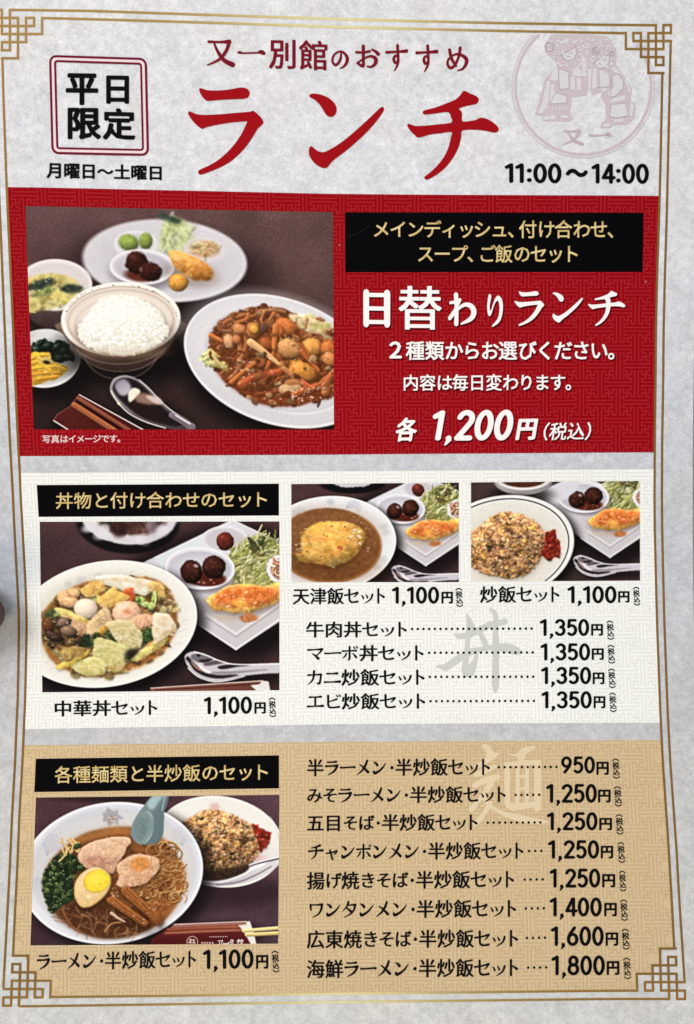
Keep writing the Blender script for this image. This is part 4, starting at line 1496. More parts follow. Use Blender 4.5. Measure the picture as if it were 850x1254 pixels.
        v0 = (j * (nx + 1) + i).ravel()
        Q = np.stack([v0, v0 + nx + 1, v0 + nx + 2, v0 + 1], 1)
        fid = ids[v0]
        W = at(P[:, 0], P[:, 1], L_PHOTO)
        root = None
        for k in range(len(s.names)):
            sel = Q[fid == k]
            if len(sel) == 0 and k:
                continue
            used, inv = np.unique(sel, return_inverse=True)
            o = raw_mesh(name if k == 0 else s.names[k], W[used], inv.reshape(sel.shape).astype(np.int32), parent if k == 0 else root, INK, C[used],
                         label if k == 0 else None)
            root = root or o
        return root


def Z(ox, oy, k):
    return lambda *p: [(ox + a / k, oy + b / k) for a, b in p]


def table_wash(p, c0, c1, c2, tex=.05):
    """the dark lacquered table behind the dishes"""
    c0, c1, c2 = [np.array(v) * 1.22 for v in (c0, c1, c2)]
    t = np.clip((p.Y - p.Y.min()) / np.ptp(p.Y), 0, 1)[..., None]
    u = np.clip((p.X - p.X.min()) / np.ptp(p.X), 0, 1)[..., None]
    c = np.asarray(c0, float) * (1 - t) + np.asarray(c1, float) * t
    c = c * (1 - u * .5) + np.asarray(c2, float) * u * .5
    p.A = c * (1 + tex * p.noise(30, 2) + .055 * p.noise(1.2, 2))[..., None]
# ---- photograph 1: rice bowl, soup, pickles, side plate and stir fry
def photo_daily():
    p = Photo([(31.2, 252.4), (407.8, 259.9), (409, 526), (41.4, 525.8)], 11)
    z5, z6, z7, z8 = Z(40, 235, 4.474), Z(220, 235, 4.36), Z(20, 380, 4.048), Z(210, 360, 4.146)
    table_wash(p, (92, 66, 66), (48, 34, 33), (94, 68, 62))
    p.shadow((170, 480, 260, 100, 0), 90, .35, (30, 18, 18))
    # side plate behind
    p.shadow((206, 335, 108, 52, 3), 22, .85, (22, 13, 14))
    p.part('side_plate')
    p.ell(201.5, 319.5, 100.5, 50.2, 3.5, (206, 201, 207), soft=1.6)
    p.ring(201.5, 318.6, 98.5, 48.6, 3.5, 3, (228, 225, 230), .8, 2, -100, 110, 60)
    p.ell(201.5, 319, 78, 37, 3.5, (190, 185, 193), soft=9, ident=False, alpha=.75)
    p.ell(216, 300, 60, 22, 3.5, (214, 210, 216), soft=9, ident=False, alpha=.55)
    p.part('grape_dish')
    p.ell(166, 299, 26, 16, 0, (212, 209, 212), soft=1.8)
    p.ell(167, 299, 20, 11, 0, (192, 190, 186), soft=3)
    p.ring(166, 298.6, 25, 15, 0, 1.8, (238, 236, 238), .8, 1.2)
    p.part('green_grapes')
    p.ell(157.5, 297, 12.5, 10, 20, (134, 156, 66), soft=1.3, dome=.55, tex=.05)
    p.ell(178.5, 295, 8.2, 10.2, 0, (128, 148, 62), soft=1.3, dome=.6, tex=.05)
    p.part('shredded_cabbage')
    cab = [(196, 300), (200, 276), (212, 268), (226, 270), (236, 285), (238, 300), (226, 310), (204, 310)]
    p.shape(cab, (186, 196, 132), soft=2, tex=.10, tsc=5)
    p.shreds(cab, 75, [(214, 222, 164), (196, 208, 136), (226, 228, 186), (168, 184, 108)], 16, 2.4, lean=1.35, spread=.5, dark=.3)
    for q in ((200, 265, 7, 4), (209, 268, 6, 4), (216, 270, 6, 4)):
        p.ell(q[0], q[1], q[2], q[3], 20, (66, 84, 66), soft=1.6, tex=.2)
    p.blur(190, 258, 242, 314, 1.2)
    p.part('salad_dish')
    p.ell(251, 305.5, 25, 14.5, 6, (214, 209, 212), soft=1.6)
    p.ell(250, 305, 20.5, 11, 6, (196, 176, 156), soft=1.5)
    p.part('pickled_salad')
    sal = [(234, 303), (246, 297), (262, 298), (268, 306), (258, 313), (242, 313)]
    p.shape(sal, (206, 160, 110), soft=1.5, tex=.1)
    p.shreds(sal, 30, [(226, 180, 118), (222, 196, 150), (208, 142, 92), (190, 170, 110)], 9, 2.4, dark=.3)
    p.blur(224, 290, 280, 322, .9)
    p.part('meatball_dish')
    p.shadow((177, 333, 42, 23, 2), 6, .7, (112, 104, 112))
    p.ell(174, 327, 39.6, 21.3, 2, (222, 219, 225), soft=1.2)
    p.ell(174.5, 327.3, 34.5, 17.4, 2, (178, 174, 184), soft=2)
    p.ell(165, 322, 22, 10, 0, (200, 197, 205), soft=6, ident=False, alpha=.7)
    p.ring(174, 326.6, 38, 20, 2, 2.4, (240, 238, 242), .9, 1.2)
    p.part('meatballs')
    p.ell(172, 337, 19, 8, 5, (112, 48, 34), soft=2, tex=.08)
    for (x, y, a, b) in ((167, 321, 13.2, 14), (184, 333, 14.2, 11.6)):
        p.ell(x, y, a, b, 10, (68, 30, 23), soft=1.3, dome=.8, tex=.16, tsc=4, wob=.06)
    p.ell(172.5, 330, 2.2, 3, 0, (170, 130, 130), soft=1.2, ident=False, alpha=.6)
    p.ell(163, 315, 4, 2.5, 0, (120, 72, 58), soft=2, ident=False, alpha=.5)
    p.part('fried_prawn')
    p.shadow((234, 336, 34, 16, 10), 6, .4, (120, 96, 80))
    p.shape([(207, 312), (213, 307), (223, 309), (237, 314), (251, 321), (260, 330), (260.5, 340), (251, 344), (238, 343), (227, 337), (215, 328)], (226, 156, 66), soft=1, bump=1.4, bs=5, tex=.05, tsc=3.5, wob=.5, grad=((184, 108, 40), 75), tint=((226, 158, 70), 7))
    p.strand([(212, 312), (228, 316), (246, 325)], 3.4, 2.2, (244, 196, 116), .1, ident=False, alpha=.55, soft=1.5)
    p.ell(218.5, 346, 12, 11, 0, (214, 144, 54), soft=1, dome=.6, tex=.06, wob=.04, spec=25)
    p.ell(216, 316, 5, 3, 20, (250, 214, 140), soft=2, ident=False, alpha=.6)
    p.blur(95, 268, 306, 374, .45)
    # soup bowl, cut by the edge
    p.shadow((72, 385, 50, 26, 0), 12, .8, (20, 12, 12))
    p.part('soup_bowl')
    p.shape([(20, 352), (30, 375), (40, 394), (60, 401), (84, 396), (104, 376), (112, 350)], (118, 98, 92), soft=1.2, grad=((70, 52, 50), 90), tex=.06)
    p.ell(67.5, 349, 45.4, 31.6, 0, (228, 219, 219), soft=.9)
    p.ell(67.3, 350, 41.5, 27.4, 0, (206, 196, 196), soft=1.3)
    p.ring(67.5, 348.6, 43.6, 29.8, 0, 2.2, (240, 234, 232), .9, 1)
    p.ell(66, 339, 34, 14, 0, (222, 213, 212), soft=8, ident=False, alpha=.7)
    p.part('egg_drop_soup')
    sp = [(24, 348), (38, 339), (60, 335), (84, 339), (97, 349), (102, 357), (92, 367), (74, 375), (50, 380), (28, 380)]
    p.shape(sp, (196, 176, 92), soft=1.4, tex=.10, tsc=7, tint=((216, 200, 122), 9))
    for q in ([(33, 350), (44, 345), (60, 340), (68, 345), (58, 352), (42, 357), (33, 357)], [(74, 351), (88, 348), (102, 352), (98, 357), (84, 358), (74, 355)]):
        p.shape(q, (58, 72, 58), soft=1, tex=.22, tsc=3, wob=1.2)
    p.filler(sp, 46, [(222, 206, 130), (206, 188, 96), (232, 220, 160), (186, 170, 84)], 4.5, .55, shade=.15)
    for q in ([(33, 349), (44, 345), (58, 342), (66, 346), (54, 351), (40, 354), (33, 355)], [(76, 352), (88, 349), (102, 353), (98, 358), (84, 358)]):
        p.shape(q, (56, 70, 58), soft=1.4, tex=.22, tsc=3, wob=1.2, alpha=.85)
    p.blur(22, 330, 110, 382, .7)
    p.shape([(44, 357), (60, 351), (70, 354), (58, 361), (44, 364)], (120, 138, 72), soft=1.2, tex=.2, alpha=.7)
    p.glints(sp, 14, 1.2, .7)
    p.ring(66, 358, 36, 21, 0, 1.6, (214, 176, 60), .5, 1, 180, 330)
    p.blur(22, 310, 120, 402, .35)
    # pickle plate
    p.shadow((64, 462, 50, 30, 0), 12, .8, (16, 10, 10))
    p.part('pickle_plate')
    p.ell(54.5, 439, 44.5, 36, -3, (208, 206, 207), soft=.8)
    p.ell(55, 438, 40.5, 31.5, -3, (186, 184, 186), soft=2)
    p.ring(54.5, 438.6, 43, 34.4, -3, 1.8, (238, 236, 234), .9, .8, -30, 140, 30)
    p.shape(z7((70, 150), (110, 105), (180, 95), (190, 130), (120, 150), (90, 175)), (222, 221, 221), soft=2, ident=False, alpha=.7)
    p.part('spinach')
    p.shape(z7((68, 210), (80, 170), (115, 150), (150, 140), (185, 165), (205, 150), (240, 155), (262, 185), (290, 225), (285, 248), (240, 250), (205, 262), (170, 245), (160, 210), (100, 215)), (28, 40, 32), soft=.7, tex=.3, tsc=4, wob=1.4, bump=.8, bs=3)
    for q in ((110, 165), (150, 175), (200, 180), (235, 200), (250, 230), (95, 190), (215, 235)):
        x, y = z7(q)[0]
        p.ell(x, y, 6, 3.6, p.r.uniform(-50, 50), (46, 66, 48), soft=1.2, dome=.9, tex=.25, wob=.2)
        p.ell(x - 1.5, y - 1, 1.4, .8, 0, (150, 168, 150), soft=.8, ident=False, alpha=.5)
    p.part('yellow_pickles')
    yp = z7((70, 225), (100, 208), (165, 212), (175, 250), (215, 265), (250, 280), (246, 310), (200, 340), (150, 352), (75, 366))
    p.shape(yp, (206, 152, 34), soft=.8, tex=.10, tsc=4, bump=1, bs=3, wob=.8)
    for q in ([(72, 240), (110, 222), (160, 222)], [(75, 262), (120, 250), (165, 240)], [(76, 290), (130, 282), (200, 280), (245, 295)], [(80, 320), (140, 312), (210, 310)], [(90, 345), (150, 336), (200, 330)], [(110, 232), (130, 270), (170, 300)]):
        p.strand(z7(*q), 4.6, 4, (226, 176, 48) if q[0][1] < 300 else (208, 142, 38), .3, alpha=.9)
    p.ell(*z7((152, 252))[0], 7, 4, 10, (206, 180, 110), soft=1)
    p.ell(*z7((150, 258))[0], 4.4, 2.2, 10, (60, 40, 16), soft=1)
    p.glints(yp, 14, 1.1, .6)
    # rice bowl
    p.shadow((158, 434, 80, 40, 0), 16, .85, (12, 8, 8))
    p.part('rice_bowl')
    p.shape([(76, 394), (82, 414), (96, 432), (114, 447), (140, 454.5), (172, 452), (196, 438), (212, 418), (221, 392)], (134, 108, 94), soft=.9, grad=((58, 40, 36), 82), tex=.05)
    for k in range(6):
        p.ring(148, 396 + k * 6.2, 72 - k * 5.2, 45 - k * 1.5, -2, 1.4, (178, 152, 134) if k % 2 else (64, 46, 40), .45, 1, 20, 160, 30)
    p.ell(148, 391, 73.2, 45.4, -2, (236, 224, 211), soft=.7)
    p.ell(148, 392, 67.5, 40.5, -2, (224, 211, 199), soft=1)
    for k, (d, c, a) in enumerate(((3, (182, 158, 140), .6), (8, (232, 218, 204), .9), (12, (172, 146, 128), .45), (16, (226, 210, 196), .8), (21, (168, 142, 124), .45))):
        p.ring(148, 392.5 + d * .42, 67.5 - d, 40.5 - d * .66, -2, 2.4, c, a, 1.2, 150, 400, 30)
    p.ring(148, 390.6, 70.6, 43.1, -2, 3.6, (252, 248, 242), .97, .9)
    p.ell(112, 388, 22, 20, -30, (224, 208, 194), soft=8, ident=False, alpha=.55)
    p.ring(148, 392, 68, 41, -2, 1.2, (118, 88, 72), .5, .8, 195, 330, 30)
    for _ in range(26):
        a = p.r.uniform(3.3, 6.2)
        p.ell(148 + 69 * math.cos(a), 391 + 42 * math.sin(a), .8, .6, 0, (112, 82, 66), soft=.5, ident=False, alpha=.7)
    p.part('cooked_rice')
    rice = [(96, 402), (103, 392), (109, 384), (118, 374), (125, 366), (137, 363.5), (149.6, 361.2), (162, 363.6), (174, 368), (183, 373.7), (191, 379), (196.6, 387), (202, 395), (205.5, 402), (205, 409), (199, 416), (193, 421), (181, 428), (168, 432), (155, 434.5), (143.5, 434), (130, 432), (119, 429), (110, 425), (104, 420), (97, 411)]
    p.shadow((152, 412, 60, 30, 0), 6, .6, (96, 70, 54))
    p.shape(rice, (228, 223, 206), soft=.8, bump=.5, bs=8, tex=.06, tsc=3, wob=1.6, wsc=3)
    p.grains(rice, 1100, [(250, 248, 242), (244, 241, 230), (238, 233, 216), (252, 250, 246), (226, 216, 192)], 4.2, shade=.10, vary=.02, under=.80, ua=.35, fall=.12)
    p.shape([(100, 404), (120, 372), (150, 364), (180, 374), (196, 392), (160, 400), (125, 402)], (255, 254, 250), soft=9, ident=False, alpha=.55)
    p.soften(rice, .9, .6)
    p.grains([(112, 380), (150, 366), (188, 384), (200, 404), (150, 424), (104, 408)], 160, [(255, 254, 250), (248, 246, 238)], 4.0, shade=.08, vary=.01, under=.82, ua=.3, fall=.05)
    p.shadow((150, 432, 50, 6, 0), 5, .35, (170, 146, 112))
    # main plate
    px = np.array([(223.7, 415.5), (241, 384), (270, 367), (314, 360.5), (355, 366), (384, 377), (409, 391), (229, 439.6), (246, 468.5), (270, 491), (306.5, 512), (343, 523), (379, 525), (409, 519)])
    M = np.stack([px[:, 0] ** 2, px[:, 0] * px[:, 1], px[:, 1] ** 2, px[:, 0], px[:, 1]], 1)
    mu = px.mean(0)
    d = px - mu
    M = np.stack([d[:, 0] ** 2, d[:, 0] * d[:, 1], d[:, 1] ** 2, d[:, 0], d[:, 1]], 1)
    a, b, c, e, f_ = np.linalg.lstsq(M, np.ones(len(d)), rcond=None)[0]
    Q = np.array([[a, b / 2], [b / 2, c]])
    ctr = np.linalg.solve(2 * Q, -np.array([e, f_]))
    kk = 1 + ctr @ Q @ ctr
    ev, U = np.linalg.eigh(Q / kk)
    rx, ry = 1 / math.sqrt(ev[0]), 1 / math.sqrt(ev[1])
    rot = math.degrees(math.atan2(U[1, 0], U[0, 0]))
    cx, cy = ctr + mu
    p.shadow((cx - 4, cy + 12, rx + 4, ry + 2, rot), 14, .85, (14, 9, 9))
    p.part('dinner_plate')
    p.ell(cx, cy, rx, ry, rot, (205, 201, 206), soft=.8)
    p.ell(cx + 3, cy - 12, rx * .92, ry * .8, rot, (226, 223, 227), soft=14, ident=False, alpha=.8)
    p.ring(cx, cy - .8, rx - 1.6, ry - 1.6, rot, 2.4, (240, 238, 240), .9, 1)
    p.ell(cx + 2, cy - 1, rx * .79, ry * .775, rot, (188, 183, 189), soft=2.2, ident=False)
    p.ell(cx + 4, cy + 2, rx * .77, ry * .75, rot, (204, 200, 205), soft=4, ident=False)
    p.ring(cx + 2, cy - 1, rx * .80, ry * .785, rot, 2, (244, 243, 244), .7, 1.2, 190, 260, 30)
    p.ring(cx + 2, cy + 1, rx * .80, ry * .79, rot, 3, (224, 221, 226), .6, 2, 60, 170, 40)
    p.part('stir_fry')
    food = z8((196, 215), (240, 148), (300, 110), (340, 90), (450, 64), (565, 72), (640, 112), (720, 112), (800, 160), (830, 230), (832, 500), (745, 540), (640, 566), (560, 570), (430, 548), (300, 465), (225, 390), (192, 285))
    p.shape(food, (122, 56, 28), soft=1, tex=.22, tsc=6, wob=1.2, bump=.5, bs=5, tint=((70, 30, 17), 8))
    p.filler(food, 190, [(178, 92, 46), (150, 74, 38), (200, 122, 70), (112, 52, 28), (190, 104, 44), (214, 156, 104), (92, 48, 30)], 6.2, .9, shade=.5)
    p.shape(z8((240, 400), (300, 465), (430, 548), (560, 570), (745, 540), (832, 490), (832, 450), (700, 500), (540, 520), (400, 490)), (120, 44, 20), soft=2, alpha=.8, tex=.15)
    oz = lambda *q: z8(*q)
    # lettuce left and right
    p.part('lettuce')
    p.shape(oz((140, 325), (165, 300), (200, 275), (225, 300), (265, 330), (288, 372), (270, 395), (225, 370), (190, 375), (160, 345)), (170, 176, 96), soft=.6, tex=.18, tsc=4, wob=1.2, bump=1.5, bs=2.5, tint=((216, 214, 150), 5))
    p.strand(oz((165, 335), (205, 310), (240, 350), (280, 372)), 2.6, 1.4, (224, 222, 166), .3)
    p.strand(oz((200, 370), (235, 372), (275, 388)), 1.6, 1.2, (112, 120, 44), .3)
    p.shape(oz((590, 108), (640, 100), (715, 102), (740, 130), (800, 150), (815, 180), (760, 205), (690, 190), (620, 165)), (198, 196, 138), soft=1, tex=.14, tsc=4, wob=1.2, bump=1.2, bs=3, tint=((226, 222, 178), 5))
    p.shape(oz((690, 150), (800, 152), (800, 172), (740, 182)), (176, 190, 106), soft=1, tex=.12, alpha=.8)
    p.shape(oz((760, 200), (815, 220), (830, 250), (800, 260)), (190, 196, 150), soft=1, alpha=.8)
    p.cur = p.names.index('stir_fry')
    # onions and thin slices
    for q, w0, c in (([(330, 200), (350, 280), (335, 370)], 7, (176, 112, 66)), ([(375, 200), (380, 260), (350, 340)], 6, (160, 88, 50)), ([(300, 180), (270, 150), (330, 120), (430, 90)], 7, (150, 82, 46)),
                    ([(430, 90), (520, 84), (575, 92)], 6, (136, 92, 60)), ([(470, 90), (455, 140), (480, 170)], 4, (192, 112, 66)), ([(520, 100), (500, 130)], 5, (170, 100, 60)), ([(540, 110), (560, 140)], 5, (150, 84, 50)),
                    ([(245, 150), (255, 185), (300, 192)], 7, (122, 78, 52)), ([(262, 168), (285, 170), (310, 150)], 4, (96, 56, 36)), ([(395, 100), (380, 130), (330, 145)], 6, (168, 92, 44)),
                    ([(395, 480), (420, 440), (500, 400)], 6, (124, 58, 30)), ([(510, 520), (560, 440), (590, 420)], 6, (104, 70, 52)), ([(780, 500), (800, 430), (825, 390)], 9, (184, 104, 58)),
                    ([(740, 480), (770, 440), (820, 400)], 6, (166, 84, 44)), ([(440, 510), (520, 500), (600, 480)], 6, (116, 46, 22)), ([(590, 540), (640, 520), (720, 500)], 4, (92, 40, 24)),
                    ([(300, 430), (330, 400), (360, 350)], 7, (140, 80, 48)), ([(250, 330), (300, 330), (330, 360)], 6, (110, 56, 36))):
        p.strand(oz(*q), w0, w0 * .7, c, .5, spec=18)
    p.shreds(food, 55, [(150, 74, 36), (122, 54, 28), (176, 100, 52), (92, 44, 26), (190, 120, 72)], 13, 2.6, spread=1.4, dark=.5)
    # prawns, chicken and dumplings
    for x, y, a, b, r, c in ((345, 175, 38, 28, 15, (208, 136, 86)), (415, 185, 40, 40, 0, (206, 122, 58)), (292, 240, 30, 38, -20, (218, 166, 122)), (330, 230, 22, 26, 0, (196, 118, 74)), (580, 165, 62, 44, 20, (212, 112, 50)),
                          (545, 190, 26, 34, 0, (196, 96, 44)), (480, 250, 36, 36, 0, (170, 82, 40)), (545, 310, 32, 28, 0, (186, 104, 52)), (450, 345, 34, 28, 20, (164, 88, 48)), (598, 275, 64, 52, 15, (214, 152, 92)),
                          (712, 266, 62, 46, 12, (218, 150, 66)), (665, 390, 78, 50, 22, (212, 138, 48)), (795, 270, 40, 44, 40, (198, 104, 42)), (805, 330, 50, 34, 20, (206, 130, 70)), (420, 180, 24, 22, 10, (226, 168, 62)), (560, 365, 22, 26, 0, (180, 112, 66))):
        x, y = oz((x, y))[0]
        a, b = a / 4.146, b / 4.146
        p.ell(x + 1, y + 2, a + 1.2, b + 1, r, (60, 24, 12), soft=1.8, alpha=.45, ident=False)
        p.ell(x, y, a, b, r, c, soft=1.0, dome=.6, tex=.10, tsc=3.5, wob=.16, wsc=4, spec=26, dark=.2)
    p.ell(*oz((463, 175))[0], 5, 6, 10, (86, 56, 62), soft=.8, dome=.6, spec=30)
    # carrots, mushroom, peppers
    for q, w0, c in (([(198, 210), (255, 238)], 6, (214, 112, 46)), ([(528, 165), (520, 272)], 7.5, (222, 122, 44)), ([(303, 448), (370, 390), (442, 336)], 6, (206, 108, 42)), ([(662, 290), (745, 388)], 6.5, (206, 98, 42)),
                    ([(606, 520), (670, 488), (738, 464)], 9, (196, 86, 40)), ([(650, 442), (716, 482)], 8, (212, 90, 44)), ([(525, 290), (480, 385)], 6, (192, 96, 40)), ([(640, 220), (700, 320), (735, 350)], 4.5, (182, 84, 36)),
                    ([(572, 380), (620, 420)], 7, (196, 122, 68)), ([(356, 460), (430, 420), (545, 395)], 11, (196, 76, 36)), ([(770, 470), (805, 420), (830, 400)], 7, (192, 92, 48))):
        p.strand([(x + .8, y + 1.6) for x, y in oz(*q)], w0 * 1.05, w0 * .9, (60, 24, 12), 0, alpha=.4)
        p.strand(oz(*q), w0 * .92, w0 * .7, np.array(c) * (.95, .96, 1.05), .34, spec=16)
    p.ell(*oz((440, 415))[0], 6, 3.6, -20, (216, 128, 72), soft=1, dome=.5)
    p.strand(oz((402, 252), (470, 300), (545, 362)), 9.5, 4.5, (60, 26, 14), 0, alpha=.5)
    p.strand(oz((402, 246), (470, 294), (545, 356)), 9.5, 4, (226, 186, 126), .34, spec=14)
    p.shape(oz((545, 480), (560, 462), (640, 456), (654, 480), (600, 500), (555, 502)), (206, 176, 130), soft=.8, bump=1.2, bs=2, tex=.08)
    p.shape(oz((575, 445), (640, 428), (655, 455), (600, 465)), (190, 122, 74), soft=.8, bump=1, bs=2, tex=.08)
    p.ell(*oz((605, 545))[0], 6, 4, 0, (104, 84, 52), soft=1, dome=.5)
    p.shape(oz((400, 440), (440, 390), (500, 380), (470, 420), (420, 470)), (74, 34, 22), soft=2, alpha=.5, ident=False)
    w, m = p.m_poly(food, 4, 1)
    p.put(w, m * .26, (204, 116, 54), False)
    w2 = p.win(255, 376, 412, 502)
    b = gauss(p.A[w2], 1.0)
    p.A[w2] = p.A[w2] * .45 + b * .55
    p.filler(food, 34, [(196, 110, 52), (214, 140, 80), (160, 84, 40), (226, 176, 122)], 5.2, .75, shade=.45)
    p.soften(food, .9, .35)
    p.glints(food, 60, .9, .7)
    p.glints(oz((600, 490), (760, 470), (800, 500), (720, 545), (620, 550)), 40, .9, .9)
    p.glints(oz((360, 340), (430, 340), (420, 420), (360, 420)), 14, .9, .8)
    # spoon
    p.shadow(z7((460, 395), (500, 450), (600, 560), (760, 610), (860, 620), (860, 560), (720, 460)), 6, .8, (10, 6, 6))
    p.part('metal_spoon')
    so = z7((464, 385), (474, 352), (498, 330), (545, 322), (600, 340), (655, 382), (705, 440), (760, 490), (850, 540), (870, 600), (780, 592), (700, 570), (620, 545), (555, 505), (500, 455), (472, 420))
    p.shape(so, (168, 160, 166), soft=.6, grad=((70, 58, 62), 60))
    p.shape(z7((478, 390), (490, 355), (515, 338), (550, 334), (600, 352), (650, 395), (700, 455), (760, 510), (830, 560), (780, 575), (700, 555), (630, 530), (565, 490), (510, 440)), (40, 28, 30), soft=1, tex=.1)
    p.shape(z7((488, 380), (500, 350), (535, 340), (560, 360), (570, 395), (545, 420), (515, 420)), (146, 136, 152), soft=1.5, grad=((190, 182, 196), 60))
    p.shape(z7((555, 412), (580, 385), (612, 395), (610, 420), (585, 440), (560, 455)), (238, 234, 214), soft=.8)
    p.shape(z7((590, 450), (615, 410), (690, 425), (720, 460), (660, 468)), (150, 112, 98), soft=1.5)
    p.shape(z7((640, 425), (700, 430), (728, 462), (690, 462)), (204, 184, 178), soft=1)
    p.shape(z7((560, 470), (640, 480), (740, 545), (690, 552), (610, 520)), (44, 26, 24), soft=2)
    p.strand(z7((610, 345), (660, 390), (715, 450), (780, 505), (860, 555)), 1.1, 1.5, (206, 200, 204), .1)
    p.strand(z7((470, 400), (505, 458), (560, 512), (640, 553), (740, 584)), 1.6, 1.4, (216, 206, 200), .1)
    p.ell(*z7((508, 462))[0], 2.6, 1.6, 50, (236, 226, 190), soft=.7, ident=False)
    p.strand(z7((770, 520), (830, 552), (870, 580)), 7, 10, (128, 112, 122), .2)
    p.strand(z7((790, 520), (860, 562)), 1.5, 2, (226, 222, 228), 0)
    # chopstick sleeve
    p.part('chopstick_sleeve')
    p.shadow(z7((310, 425), (640, 605), (180, 600), (190, 550), (205, 520), (275, 470)), 5, .7, (10, 6, 6))
    p.shape(z7((310, 418), (640, 600), (262, 600), (184, 546), (204, 515), (262, 480), (275, 466)), (106, 36, 30), k=0, soft=.6, tex=.05, grad=((78, 24, 20), 45))
    p.strand(z7((286, 468), (480, 592), (500, 606)), 6.5, 6.5, (176, 96, 56), .25, k=0)
    p.strand(z7((300, 450), (520, 592), (540, 606)), 2.6, 2.6, (40, 14, 12), 0, k=0)
    p.strand(z7((308, 436), (560, 594), (580, 606)), 4.4, 4.4, (152, 80, 54), .2, k=0)
    p.strand(z7((312, 418), (640, 598)), 1.2, 1.4, (234, 222, 214), 0, k=0)
    p.strand(z7((184, 546), (264, 596)), 1.4, 1.4, (236, 226, 220), 0, k=0)
    p.strand(z7((184, 546), (204, 515), (262, 480), (310, 418)), 1.0, .8, (150, 90, 80), 0, k=0)
    return p.build("printed_photo", red_panel, "photo of a rice bowl, soup, pickles and a stir fry plate")


# ---- a shared set for the smaller photos: square plate with meatballs, cabbage and cutlet, then a spoon
def side_set(p, T, sc, full):
    """T maps the large photo's pixel frame to this photo's; sc is the size ratio"""
    P = lambda *q: [T(*a) for a in q]
    p.part('square_plate')
    sq = P((285, 636), (150, 701), (289, 796), (372, 742), (372, 678))
    p.shadow(P((285, 640), (150, 706), (289, 808), (380, 752), (372, 680)), 7 * sc, .75, (12, 8, 9))
    p.shape(sq, (206, 203, 211), k=0, soft=.7, grad=((196, 190, 194), 70))
    p.shape(P((190, 684), (283, 640), (300, 650), (215, 690), (200, 700)), (214, 222, 230), k=0, soft=2, ident=False, alpha=.8)
    p.shape(P((250, 755), (289, 780), (350, 738), (350, 700), (270, 720), (235, 735)), (190, 183, 186), k=0, soft=4, ident=False, alpha=.7)
    for a, b, w_, c in (((241, 763.5), (289, 795), 2.2, (238, 235, 238)), ((289, 795), (372, 738), 2.2, (238, 235, 238)), ((254, 757), (289, 780), 1.6, (168, 160, 164)), ((289, 780), (372, 722), 1.8, (164, 156, 160)),
                        ((252, 752), (289, 776), 3, (222, 218, 222)), ((289, 776), (345, 738), 3, (226, 223, 226)), ((285, 637.5), (190, 683.5), 1.6, (232, 234, 240)), ((285, 637.5), (345, 665), 1.6, (228, 228, 234))):
        p.strand(P(a, b), w_ * sc, w_ * sc, c, 0, ident=False, alpha=.85, soft=.8)
    p.part('plum_dish')
    x, y = T(275.7, 660.5)
    p.ell(x, y + 1, 28.5 * sc, 16.6 * sc, 2, (212, 208, 216), soft=1)
    p.ell(x, y + .5, 24 * sc, 13 * sc, 2, (190, 184, 192), soft=2)
    p.ring(x, y, 27 * sc, 15.4 * sc, 2, 1.6 * sc, (234, 232, 238), .8, .8)
    p.part('pickled_plum')
    x, y = T(275.7, 663)
    p.ell(x, y, 10.6 * sc, 11.6 * sc, -30, (112, 42, 32), soft=.8, dome=.7, tex=.10, spec=26, wob=.04)
    p.part('shredded_cabbage')
    cab = P((281, 679), (294, 668), (306, 659), (316, 655), (330, 660), (343, 668), (360, 676), (360, 690), (340, 712), (330, 718), (303, 714), (285, 709))
    p.shape(cab, (166, 168, 84), soft=.8, tex=.18, tsc=3)
    p.shape(P((300, 670), (318, 654), (338, 662), (336, 680), (318, 690), (304, 684)), (92, 94, 48), soft=2, alpha=.8, tex=.25)
    p.shreds(cab, 190, [(198, 194, 112), (178, 176, 90), (212, 208, 142), (152, 154, 74), (218, 214, 168), (136, 138, 66)], 25 * sc, 2.2 * sc, lean=-.8, spread=.42, dark=.25, shade=.2)
    p.shreds(P((306, 664), (320, 656), (336, 666), (330, 680), (312, 682)), 14, [(70, 76, 40), (104, 78, 44), (88, 100, 52)], 9 * sc, 3 * sc, dark=.2)
    p.soften(cab, .8 * sc + .2, .5)
    p.part('meatball_dish')
    x, y = T(244.7, 696)
    p.shadow((x + 2, y + 5 * sc, 43 * sc, 25 * sc, 3), 4 * sc, .5, (70, 62, 70))
    p.ell(x, y, 43 * sc, 26 * sc, 3, (222, 220, 228), soft=.7)
    p.ell(x, y + .6 * sc, 38.5 * sc, 21.6 * sc, 3, (180, 177, 190), soft=1.4)
    p.ell(x - 10 * sc, y - 6 * sc, 22 * sc, 10 * sc, -10, (206, 204, 214), soft=5 * sc, ident=False, alpha=.8)
    p.ring(x, y - .4 * sc, 41.4 * sc, 24.6 * sc, 3, 2.2 * sc, (240, 239, 244), .9, .8)
    p.part('meatballs')
    x, y = T(250, 708)
    p.ell(x, y, 27 * sc, 10 * sc, 4, (104, 38, 24), soft=1, tex=.08)
    p.glints([(x - 18 * sc, y - 2), (x + 20 * sc, y - 2), (x + 16 * sc, y + 6 * sc), (x - 14 * sc, y + 6 * sc)], 8, 1.1 * sc, .7)
    for (bx, by, a, b) in ((234.5, 700, 13.2, 14), (262, 694.5, 14.6, 14.4)):
        x, y = T(bx, by)
        p.ell(x, y, a * sc, b * sc, 5, (70, 31, 24), soft=.9, dome=.9, tex=.10, tsc=4, wob=.04, dark=.4, spec=20)
        for _ in range(10):
            th, rr = p.r.uniform(0, 6.3), p.r.uniform(.1, .75)
            p.ell(x + a * sc * rr * math.cos(th), y + b * sc * rr * math.sin(th) - 1, 2 * sc, 1.2 * sc, p.r.uniform(-60, 60), (124, 66, 44), soft=1, ident=False, alpha=.45)
    x, y = T(240, 693)
